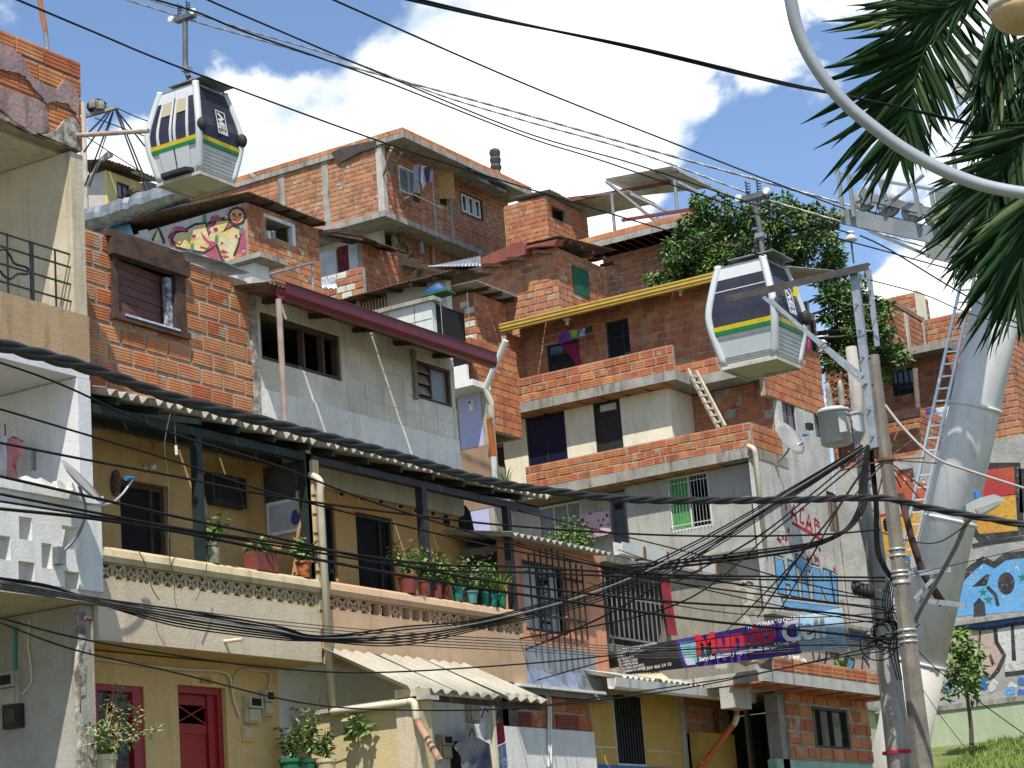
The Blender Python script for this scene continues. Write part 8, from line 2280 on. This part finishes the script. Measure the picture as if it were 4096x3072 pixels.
pot('camouflage painted pot with pepper plant on the yellow balcony rail', Vector((XB-.05, PX('l1', 1575, 1370, XB-.05).y, ZR)), .085, .24, mat('camo_pot', (.03, .06, .035), (.36, .32, .22), 9, .6), 'bush', .14, .28)
pot('orange painted pot with small plant near the drain pipe', Vector((XB-.05, PX('l2', 400, 1480, XB-.05).y, ZR)), .10, .20, mat('orange_painted_pot', (.50, .14, .03), (.04, .03, .03), 14, .6), 'bush', .16, .22)
pot('brick red box planter on the yellow balcony rail', Vector((XB-.1, PX('l2', 110, 1440, XB-.05).y, ZR)), .20, .22, TERRA, 'bush', .18, .15, square=True)
yp_ = YPW-.45
def onY(x, y, yy): return PY('b2', x, y, yy)
for x_, w_, m_, kd, fl, sp, hg, lb in ((335, 205, GRP, 'bush', (FR, 2), .16, .36, 'wide green pot with red geranium in front of the porch'), (490, 120, mat('dark_green_pot', (.012, .10, .06), None, 4, .6), 'bush', (FP, 6), .2, .6, 'dark green pot with pink flowers in front of the porch'), (612, 160, mat('cream_pot', (.55, .46, .28), None, 4, .7), 'bush', (FR, 2), .15, .34, 'cream pot with red geranium in front of the porch')):
    p = onY(x_, 1480, yp_); r_ = w_*.4973/FPX*proj(p)[2]/2
    pot(lb, p-Vector((0, 0, .30)), r_, .30, m_, kd, sp, hg, 'pots in front of the porch', fl)
p = PX('b1', 825, 1450, XG+.45)
t = pot('cream ribbed pot with pink flowering shrub before the red window', p-Vector((0, 0, .42)), .15, .42, mat('cream_ribbed_pot', (.56, .50, .32), None, 4, .7), 'bush', .16, .18, None, (FP, 3))
rn = random.Random(8); st, lv, nfl = MB(), MB(), 0
for (x_, y_) in ((960, 910), (1030, 1020), (1090, 1075), (1110, 1170), (1130, 1250), (1000, 1320), (1240, 1235), (740, 1220), (850, 1170), (900, 1200), (780, 1310), (990, 1220), (870, 1010)):
    tip = PX('b1', x_, y_, XG+.5+rn.uniform(-.15, .2)); b0 = p+Vector((0, 0, .02))
    st.tube([b0, b0.lerp(tip, .55)+Vector((0, 0, .03)), tip], .006, 5)
    for k_ in range(4): leaves(lv, b0.lerp(tip, .55+.15*k_), .06, 9, .06, rn, 0, .1, .5)
    fl = MB()
    for j in range(5): leaf1(fl, tip, Vector((math.cos(j*1.256), math.sin(j*1.256), .3)), .045, rn, .8)
    fl.build('flower', FP, t)
st.build('long_stems', mat('pinkish_stem', (.30, .17, .10), None, 4, .8), t); lv.build('foliage', mat('pale_leaf', (.24, .32, .14), (.14, .22, .07), 2, .6, rand=.3, island=True), t)
p = PY('l2', 1893, 830, Y16-.3)
pot('green pot with pale spiky plant beside the cream storey', p-Vector((0, 0, .25)), .3, .32, GRP, 'spiky', .5, .6)
for x_, y_, r2 in ((430, 1170, .35), (530, 1150, .45), (605, 1220, .3)):
    pass
t = thing('balcony_shrub', 'leafy shrub in front of the grey porch below the pink blanket', 'shrub', PY('l3', 520, 1230, YGy-.3))
lv = MB(); rn = random.Random(14)
for x_, y_, r2 in ((430, 1180, .4), (535, 1150, .45), (540, 1200, .4), (610, 1215, .3)):
    leaves(lv, PY('l3', x_, y_, YGy-.3), r2, 160, .14, rn, .1, .1)
lv.build('foliage', LEAF_Y, t); MB().tube([PY('l3', 520, 1260, YGy-.3), PY('l3', 535, 1150, YGy-.3)], .03, 5).build('stem', BARK, t)
t = thing('hanging_vine', 'green climber trailing down the ridge house lower wall', 'plant', PX('m2', 1150, 450, XLo+.1))
lv = MB()
for x_, y_ in ((1120, 270), (1130, 320), (1150, 350), (1155, 390), (1140, 440), (1165, 460), (1160, 500), (1230, 450), (1235, 490), (1180, 500)):
    leaves(lv, PX('m2', x_, y_, XLo+.15), .25, 22, .2, rn, .3, .1)
lv.build('foliage', LEAF, t)
t = thing('porch_creeper', 'leafy twig with pale leaves climbing above the porch wall', 'plant', PY('b2', 800, 1250, yp_))
lv, st = MB(), MB()
tw_ = [PY('b2', *p_, yp_+.3) for p_ in ((560, 1340), (720, 1290), (790, 1240), (820, 1160), (840, 1140))]
st.tube(smooth_path(tw_), .007, 5)
for x_, y_ in ((800, 1240), (830, 1150), (870, 1200), (930, 1215), (820, 1280)): leaves(lv, PY('b2', x_, y_, yp_+.3), .07, 16, .09, rn, .1, .1, .7)
lv.build('foliage', LEAF_Y, t); st.build('stem', BARK, t)

# ================================================================ washing, furnishings, antennas, ladder
def cloth(t, reg, pts, plane, c, m, name, th=.02, wav=.02):
    f_ = PX if plane == 'X' else PY
    nrm = Vector((1, 0, 0)) if plane == 'X' else Vector((0, -1, 0))
    P = [f_(reg, a, b, c) for a, b in pts]
    cen = sum(P, Vector())/len(P)
    # rings towards the centre with soft folds
    mb = MB(); n_ = len(P); rings = 4
    for k_ in range(rings):
        u = 1-k_/rings
        for i, p in enumerate(P):
            pp_ = cen.lerp(p, u)
            mb.v.append(tuple(pp_+nrm*(wav*math.sin(i*2.3+k_*1.1)+(th if k_ else 0))))
    mb.v.append(tuple(cen+nrm*th))
    for k_ in range(rings-1):
        for i in range(n_):
            j = (i+1) % n_
            mb.f.append((k_*n_+i, k_*n_+j, (k_+1)*n_+j, (k_+1)*n_+i))
    for i in range(n_): mb.f.append(((rings-1)*n_+i, (rings-1)*n_+(i+1) % n_, rings*n_))
    return mb.build(name, m, t, True)
C_ = lambda n_, c, c2=None, sc=6: mat(n_, c, c2, sc, .85)
def garment(label, reg, pts, plane, c, m, grp=None, cat='clothes', hook=None):
    f_ = PX if plane == 'X' else PY
    t = thing('garment', label, cat, f_(reg, *pts[0], c), grp)
    cloth(t, reg, pts, plane, c, m, 'cloth')
    if hook: MB().tube([f_(reg, *p, c) for p in hook], .008, 5).build('hanger', C_('hanger_plastic', (.02, .02, .02)), t)
    return t
garment('pale blue shirt hanging in the left white balcony', 'l1', [(0, 450), (30, 440), (50, 470), (55, 560), (40, 680), (10, 720), (-30, 700), (-30, 460)], 'Y', YA0-.5, C_('pale_blue_cloth', (.55, .58, .70)), hook=[(-30, 470), (40, 440), (35, 360)])
garment('pink frilled dress hanging in the left white balcony', 'l1', [(80, 460), (150, 475), (180, 520), (175, 590), (140, 600), (120, 690), (135, 760), (45, 750), (55, 600), (50, 510)], 'Y', YA0-.5, C_('pink_cloth', (.55, .24, .26), (.48, .2, .22)), hook=[(60, 480), (100, 455), (170, 490)])
for i, (x_, y_) in enumerate(((235, 800), (330, 815), (450, 835), (530, 845))):
    p = PX('l1', x_, y_, XB-.0); p.z = zb1
    t = thing('white_shoe', 'white sneaker drying on the left balcony rail, %s in the row' % ('first', 'second', 'third', 'fourth')[i], 'shoe', p, 'white sneakers drying on the rail')
    a_ = 1.2+.3*i
    def S(u, v, w): return p+Vector((u*math.cos(a_)-v*math.sin(a_), u*math.sin(a_)+v*math.cos(a_), w))
    bd = MB(); rings = [(-.13, .035, .085), (-.08, .045, .10), (0, .042, .075), (.06, .045, .055), (.12, .045, .045), (.15, .025, .03)]
    for u, w_, h_ in rings:
        bd.v += [tuple(S(u, w_, .02)), tuple(S(u, w_*.8, h_)), tuple(S(u, -w_*.8, h_)), tuple(S(u, -w_, .02))]
    for k_ in range(5):
        a0 = k_*4
        bd.f += [(a0+j, a0+(j+1) % 4, a0+4+(j+1) % 4, a0+4+j) for j in range(4)]
    bd.f += [(0, 3, 2, 1), (20, 21, 22, 23)]
    bd.build('upper', C_('white_canvas', (.68, .67, .63), (.58, .57, .53), 12), t)
    MB().prism([S(-.14, -.045, 0), S(.14, -.045, 0), S(.165, 0, 0), S(.14, .045, 0), S(-.14, .045, 0)], (0, 0, .022)).build('sole', WHITE_P, t)
# balcony furnishings
a_, b_ = PX('l1', 1555, 715, X1+.12), PX('l1', 1815, 1005, X1+.12)
tv = thing('television', 'black television mounted on the yellow balcony wall', 'television', (a_+b_)/2)
MB().box(X1+.01, X1+.14, a_.y, b_.y, b_.z+.03, a_.z).build('casing', BLACK_P, tv); MB().box(X1+.141, X1+.15, a_.y+.05, b_.y-.05, b_.z+.1, a_.z-.05).build('screen', GLASS, tv)
a_, b_ = PX('l1', 1418, 870, X1+.01), PX('l1', 1540, 1062, X1+.01)
t = thing('framed_mirror', 'silver framed oval mirror on the yellow balcony wall', 'mirror', (a_+b_)/2)
MB().box(X1+.002, X1+.025, a_.y, b_.y, b_.z, a_.z).build('frame', STEEL, t); MB().box(X1+.026, X1+.03, a_.y+.03, b_.y-.03, b_.z+.04, a_.z-.04).build('glass', mat('mirror_tint', (.26, .25, .2), (.4, .36, .26), 3, .3), t)
t = thing('wall_ornament', 'oval dark wooden plaque left of the balcony doorway', 'ornament', PX('l1', 845, 800, X1))
MB().prism([PX('l1', 845+34*math.cos(i*.524), 800+98*math.sin(i*.524), X1+.002) for i in range(12)], (.03, 0, 0)).build('board', WOOD_B, t); MB().prism([PX('l1', 843+18*math.cos(i*.524), 800+70*math.sin(i*.524), X1+.034) for i in range(12)], (.01, 0, 0)).build('carving', WOOD_D, t)
t = thing('wall_lamp', 'bare bulb wall lamp above the balcony doorway', 'lamp', PX('l1', 1080, 690, X1))
MB().lathe([(.06, 0), (.06, .03), (.03, .06)], PX('l1', 1075, 690, X1), 12, 'x').build('base', PVC, t); MB().lathe([(.02, .06), (.045, .10), (.03, .15)], PX('l1', 1075, 690, X1), 12, 'x').build('bulb', WHITE_P, t, True)
YD = YAB-.12
a_, b_ = PY('l2', 130, 950, YD), PY('l2', 375, 1150, YD)
t = thing('framed_picture', 'white framed picture of a blue flower on the balcony side wall', 'picture', (a_+b_)/2)
MB().box(a_.x, min(b_.x, XB-.05), YD-.03, YD-.002, b_.z, a_.z).build('frame', WHITE_P, t)
MB().box(a_.x+.04, min(b_.x, XB-.05)-.04, YD-.036, YD-.031, b_.z+.04, a_.z-.04).build('print', mat('pale_print', (.42, .44, .46), None, 3, .6), t)
cx_, cz_ = a_.x+.45, (a_.z+b_.z)/2
MB().prism([(cx_+.07*math.cos(i*.63)*(1+.3*math.sin(i*2.5)), YD-.042, cz_-.04+.10*math.sin(i*.63)) for i in range(10)], (0, .004, 0)).build('blue_flower_print', mat('blue_ink', (.06, .06, .22), None, 3, .7), t)
a_, b_ = PY('l2', 105, 690, YD), PY('l2', 370, 900, YD)
t = thing('framed_picture', 'dark glazed picture above the blue flower picture', 'picture', (a_+b_)/2)
MB().box(a_.x, min(b_.x, XB-.08), YD-.03, YD-.002, b_.z, a_.z).build('frame', WOOD_D, t); MB().box(a_.x+.04, min(b_.x, XB-.08)-.04, YD-.036, YD-.031, b_.z+.04, a_.z-.04).build('print', mat('dark_print', (.07, .07, .065), (.04, .04, .04), 3, .3), t)
ct = MB(); xs_ = [350, 372, 395, 415, 432]
for j in range(9):
    v_ = j/8; pinch = 1-.55*math.exp(-((v_-.55)/.16)**2)
    for i in range(9):
        u = i/8
        x_ = 385+(u-.5)*95*pinch*(1+.2*v_); y_ = 855+v_*390
        p = PX('l2', x_+12*v_, y_, XB-.16)
        ct.v.append(tuple(p+Vector((.035*math.sin(i*2.2), 0, 0))))
ct.f = [(j*9+i, j*9+i+1, j*9+i+10, j*9+i+9) for j in range(8) for i in range(8)]
tag(ct.build('tied_curtain', C_('tan_curtain', (.38, .23, .10), (.30, .18, .08)), None, True), 'tan curtain tied back against the balcony post', 'curtain')
t = thing('hanging_charm', 'wooden parrot charm hanging from the yellow balcony ceiling', 'ornament', PX('l1', 1135, 500, X1+.4))
MB().tube([PX('l1', 1133, 430, X1+.4), PX('l1', 1138, 590, X1+.4)], [.045, .012], 7).build('body', WOOD_Y, t)
t = thing('light_pull', 'light switch dangling on a wire below the corrugated eave', 'switch', PX('l1', 1298, 560, XB+.1))
MB().tube([PX('l1', 1280, 150, XB+.1), PX('l1', 1290, 400, XB+.1), PX('l1', 1297, 520, XB+.1)], .006, 5).build('wire', WIRE_G, t); MB().tube([PX('l1', 1297, 520, XB+.1), PX('l1', 1302, 590, XB+.1)], .017, 8).build('plug', PVC_W, t)
for i, (pts, lb) in enumerate((([(1283, 175), (1215, 500), (1240, 760), (1245, 1080), (1240, 1250), (1260, 1400), (1300, 1500)], 'thin loose wire hanging down in front of the yellow balcony'), ([(1020, 1295), (1060, 1370), (1100, 1480), (1120, 1570), (1175, 1660)], 'thin wire trailing over the balcony blocks'), ([(1525, 1390), (1510, 1500), (1480, 1580), (1445, 1660)], 'thin wire hanging from the balcony post base'))):
    t = thing('loose_wire', lb, 'wire', PX('l1', *pts[0], XB+.12))
    MB().tube(smooth_path([PX('l1', *p, XB+.14) for p in pts]), .006, 5).build('strand', WIRE_G, t, True)
# washing below the milky awning
XW = XB+.95
garment('grey and navy jacket hanging upside down under the milky awning', 'b2', [(1690, 1330), (1760, 1305), (1850, 1310), (1920, 1360), (1940, 1480), (1960, 1560), (1690, 1560), (1700, 1460), (1640, 1380)], 'X', XW, C_('grey_jersey', (.26, .24, .24), (.05, .07, .13), 2.5), hook=[(1760, 1300), (1785, 1235), (1810, 1300)])
garment('white top with navy straps hanging beside the awning post', 'b2', [(1870, 1150), (1900, 1180), (1920, 1130), (1945, 1250), (1940, 1320), (1900, 1330), (1850, 1290), (1845, 1220)], 'X', XW, C_('white_cloth', (.66, .66, .66), (.5, .5, .55), 3), hook=[(1860, 1150), (1890, 1070), (1925, 1110)])
garment('crimson top hanging right of the awning post', 'b2', [(1985, 1190), (2030, 1180), (2055, 1300), (2040, 1350), (1990, 1370), (1975, 1260)], 'X', XW, C_('crimson_cloth', (.28, .02, .05)), hook=[(1985, 1170), (1995, 1090), (2015, 1150)])
garment('blue striped cloth hanging below the crimson top', 'b2', [(1995, 1380), (2050, 1350), (2068, 1450), (2060, 1560), (2000, 1560)], 'X', XW-.03, C_('blue_stripe_cloth', (.12, .16, .34), (.5, .52, .6), 20))
# washing on the terrace house
for nm, pts, m_ in (('purple shorts on the terrace house washing line', [(440, 985), (515, 965), (520, 1040), (490, 1045), (478, 1010), (462, 1060), (428, 1060)], C_('purple_cloth', (.14, .03, .22))), ('lime shirt on the terrace house washing line', [(502, 968), (565, 955), (572, 990), (558, 1010), (525, 1015), (518, 985)], C_('lime_cloth', (.22, .42, .06))),
                    ('zebra striped cloth on the terrace house washing line', [(570, 955), (628, 942), (632, 1000), (580, 1005)], C_('zebra_cloth', (.4, .4, .5), (.03, .03, .05), 9)), ('black shorts on the terrace house washing line', [(630, 940), (680, 928), (682, 975), (662, 978), (652, 955), (645, 985), (630, 985)], C_('black_cloth', (.02, .02, .025)))):
    garment(nm, 'm3', pts, 'Y', Y5+.5, m_, 'washing on the terrace house line')
t = thing('washing_line', 'washing line along the top terrace under the yellow gutter', 'line', PY('m3', 180, 1010, Y5+.5))
MB().tube([PY('m3', 180, 1015, Y5+.5), PY('m3', 440, 975, Y5+.5), PY('m3', 720, 925, Y5+.5)], .012, 5).build('cord', WIRE_G, t)
for x_, y_ in ((495, 900), (1330, 680)):
    p = PY('m3', x_, y_, Y5+.6)
    t = thing('bulb_holder', 'white bulb holder under the yellow gutter, %s one' % ('left' if x_ < 900 else 'right'), 'lamp holder', p, 'bulb holders under the yellow gutter')
    MB().lathe([(.12, .06), (.12, .10)], p, 10).build('plate', PVC_W, t); MB().lathe([(.05, .06), (.05, -.06), (.04, -.1)], p, 10).build('socket', PVC_W, t)
BLK = mat('pink_print_blanket', (.62, .42, .50), (.58, .38, .46), 3, .85, patch=(.08, .05, .10), patch_t=.575, patch_scale=7, patch_rough=.35)
garment('pink blanket with dark print hanging beside the blue grey door', 'l3', [(570, 1030), (650, 1020), (740, 1008), (805, 1003), (812, 1090), (820, 1165), (760, 1185), (680, 1200), (600, 1210), (588, 1120)], 'Y', YGy+.1, BLK, None, 'blanket')
for nm, pts, m_, dx in (('grey blue trousers on the ridge house drying rack', [(1205, 1220), (1255, 1210), (1258, 1330), (1225, 1420), (1205, 1400)], C_('greyblue_cloth', (.28, .30, .38)), 0), ('white blouse on the ridge house drying rack', [(1262, 1220), (1300, 1225), (1305, 1340), (1275, 1400), (1258, 1330)], C_('white_cloth2', (.60, .58, .60), (.5, .4, .45), 5), .1),
                    ('dark clothes on the ridge house drying rack', [(1290, 1230), (1330, 1235), (1325, 1330), (1300, 1350)], C_('dark_cloth2', (.04, .04, .07)), .2), ('mauve shirt on the ridge house drying rack', [(1325, 1250), (1350, 1260), (1348, 1340), (1325, 1345)], C_('mauve_cloth', (.36, .28, .45)), .15),
                    ('black cloth low under the ridge house window', [(1205, 1420), (1255, 1430), (1255, 1500), (1200, 1480)], C_('black_cloth2', (.02, .02, .02)), .0)):
    garment(nm, 't2', pts, 'X', X10+.6+dx, m_, 'washing on the ridge house rack')
t = thing('drying_rack', 'wooden pole drying rack sticking out of the ridge house', 'rack', PX('t2', 1230, 1440, X10+.4))
MB().bar(PX('t2', 1140, 1465, X10+.8), PX('t2', 1225, 1430, X10+.1), .06).build('pole', WOOD_G, t); MB().bar(PX('t2', 1195, 1430, X10+.7), PX('t2', 1405, 1535, X10+.7), .06).build('pole', WOOD_G, t)
for a0, a1 in (((1048, 1085), (985, 1290)), ((1035, 1110), (1055, 1345)), ((1120, 1125), (1060, 1270))):
    MB().bar(PX('t2', *a0, X10+.9), PX('t2', *a1, X10+.06), .09).build('prop', WOOD_G, t)
garment('blue towel hanging beside the ridge house lower wall', 'm2', [(1265, 285), (1280, 330), (1285, 395), (1260, 395), (1258, 320)], 'X', XLo+.3, C_('blue_towel', (.22, .34, .50)))
for i, x_ in enumerate((1302, 1320, 1340, 1356)):
    garment('small blue cloth in the washing row left of the pylon', 'l4', [(x_-7, 245), (x_+9, 243), (x_+8, 295), (x_-6, 290)], 'Y', Y18-.7, C_('royal_blue_cloth', (.06, .06, .32)), 'small blue cloths left of the pylon')
garment('pale blue sheet drying left of the pylon', 'l4', [(1370, 245), (1480, 225), (1470, 330), (1390, 310)], 'Y', Y18-.8, C_('pale_sheet', (.50, .56, .62), (.62, .62, .6), 3))
garment('magenta cloth at the terrace house side window', 'm4', [(425, 1050), (440, 1020), (442, 1110), (428, 1105)], 'Y', YU-.3, C_('magenta_cloth', (.5, .02, .22)))
# satellite dishes
def dish(label, c, axis, R_, mast, lnb, m=None):
    axis = axis.normalized()
    t = thing('satellite_dish', label, 'satellite dish', mast[-1])
    x_ = axis.cross(Vector((0, 0, 1))).normalized(); y_ = x_.cross(axis)
    mb = MB(); n_ = 24
    prof = [(0, -.10*R_), (.35*R_, -.085*R_), (.7*R_, -.03*R_), (R_, .07*R_), (R_, .095*R_), (.7*R_, 0), (.35*R_, -.055*R_), (0.001, -.07*R_)]
    for r, h in prof:
        for k_ in range(n_):
            a_ = 2*math.pi*k_/n_
            mb.v.append(tuple(c+x_*max(r, .002)*math.cos(a_)+y_*max(r, .002)*1.08*math.sin(a_)+axis*h))
    for i in range(len(prof)-1):
        for k_ in range(n_):
            k2 = (k_+1) % n_
            mb.f.append((i*n_+k_, i*n_+k2, (i+1)*n_+k2, (i+1)*n_+k_))
    mb.build('reflector', m or mat('dish_grey', (.30, .30, .29), (.25, .25, .24), 4, .6), t, True)
    MB().tube(smooth_path([c-axis*.12*R_]+mast, 5), .022*R_/.38, 8).build('mast', STEEL, t, True)
    MB().tube(smooth_path([mast[0]]+lnb, 5), .016*R_/.38, 7).build('feed_arm', ALU, t, True)
    l2_ = lnb[-1]
    MB().tube([l2_, l2_+(c+axis*.2*R_-l2_).normalized()*.17*R_/.38], [.022*R_/.38, .035*R_/.38], 10).build('lnb_head', MATS['blue_plastic'], t)
    MB().box(mast[-1].x-.04, mast[-1].x+.05, mast[-1].y-.06, mast[-1].y+.06, mast[-1].z-.09, mast[-1].z+.09).build('wall_plate', STEEL, t)
    return t
XD = XB+.38
dm = [PX('l1', 625, 955, XD), PX('l1', 622, 1060, XD), PX('l1', 560, 1200, XB+.22), PX('l1', 432, 1335, XB+.09)]
cD = PX('l1', 600, 800, XD)
dish('grey satellite dish on the pierced white balustrade', cD, RR*.72+UU*.70+FF*.05, .30, dm, [PX('l1', 800, 950, XD), PX('l1', 900, 880, XD), PX('l1', 985, 760, XD)])
c2_ = PX('l4', 290, 470, X5+.75)
dish('grey satellite dish on the roughcast house corner', c2_, RR*.62+UU*.62-FF*.5, .52, [PX('l4', 293, 515, X5+.6), PX('l4', 270, 575, X5+.4), PX('l4', 195, 650, X5+.04)], [PX('l4', 360, 510, X5+.9), PX('l4', 428, 440, X5+1.0)])
# wooden ladder on the second terrace
t = thing('wooden_ladder', 'rough wooden ladder leaning from the second terrace to the ledge', 'ladder', PY('l3', 1630, 390, Y5+.35))
la = (PY('m3', 1385, 1250, YU-.2), PY('l3', 1610, 395, Y5+.35)); lb_ = (PY('m3', 1445, 1265, YU-.2), PY('l3', 1660, 380, Y5+.35))
LW = mat('pale_timber', (.48, .43, .34), (.38, .33, .26), 5, .85)
for a_, b_ in (la, lb_): MB().bar(a_, b_, .07, .10).build('rail', LW, t)
for i in range(8):
    u = .1+i*.115
    MB().bar(la[0].lerp(la[1], u)-Vector((0, .05, 0)), lb_[0].lerp(lb_[1], u)-Vector((0, .05, 0)), .045, .06).build('rung', LW, t)
# drain pipe on the grey corner
t = thing('drain_pipe', 'cream drain pipe down the corner of the grey storey', 'drain pipe', PY('l3', 1960, 1300, Y5-.05))
MB().tube(smooth_path([PY('l3', 1830, 525, Y5-.1), PY('l3', 1870, 545, Y5-.15), PY('l3', 1885, 600, Y5-.1)], 4)+[PY('l3', 1955, 1290, Y5+.1)], .075, 9).build('pipe', PVC, t, True)
t = thing('cream_meter_post', 'small white meter box on the cream storey wall', 'meter', PY('l3', 45, 400, YC))
r_ = RY(YC, 'l3', 22, 368, 72, 448)
MB().box(r_[0], r_[1], YC-.08, YC, r_[2], r_[3]).build('case', PVC_W, t); MB().box(r_[0]+.05, r_[1]-.05, YC-.09, YC-.081, r_[3]-.3, r_[3]-.06).build('meter_window', GLASS, t)
# small street planter shrub by the recess
t = thing('ledge_plant', 'spiky bromeliad growing on the small brick building parapet', 'plant', PX('b4', 750, 740, X6+.4))
lv = MB(); p = PX('b4', 750, 745, X6+.4); p.z = z6a+.2
for i in range(18):
    a_ = rn.uniform(0, 6.28); tip = p+Vector((.28*math.cos(a_), .28*math.sin(a_), rn.uniform(.08, .3))); w_ = Vector((-math.sin(a_), math.cos(a_), 0))*.02
    lv.add([p-w_, p+w_, p.lerp(tip, .5)+w_+Vector((0, 0, .06)), p.lerp(tip, .5)-w_+Vector((0, 0, .06)), tip], [(0, 1, 2, 3), (3, 2, 4)])
lv.build('foliage', LEAF_Y, t)

# lettering becomes plain mesh
dg = bpy.context.evaluated_depsgraph_get()
for o in TEXTS:
    me = bpy.data.meshes.new_from_object(o.evaluated_get(dg))
    n_ = bpy.data.objects.new('lettering', me); COL.objects.link(n_)
    n_.parent = o.parent; n_.matrix_parent_inverse = o.matrix_parent_inverse.copy(); n_.matrix_basis = o.matrix_basis.copy()
for o in TEXTS: bpy.data.objects.remove(o)
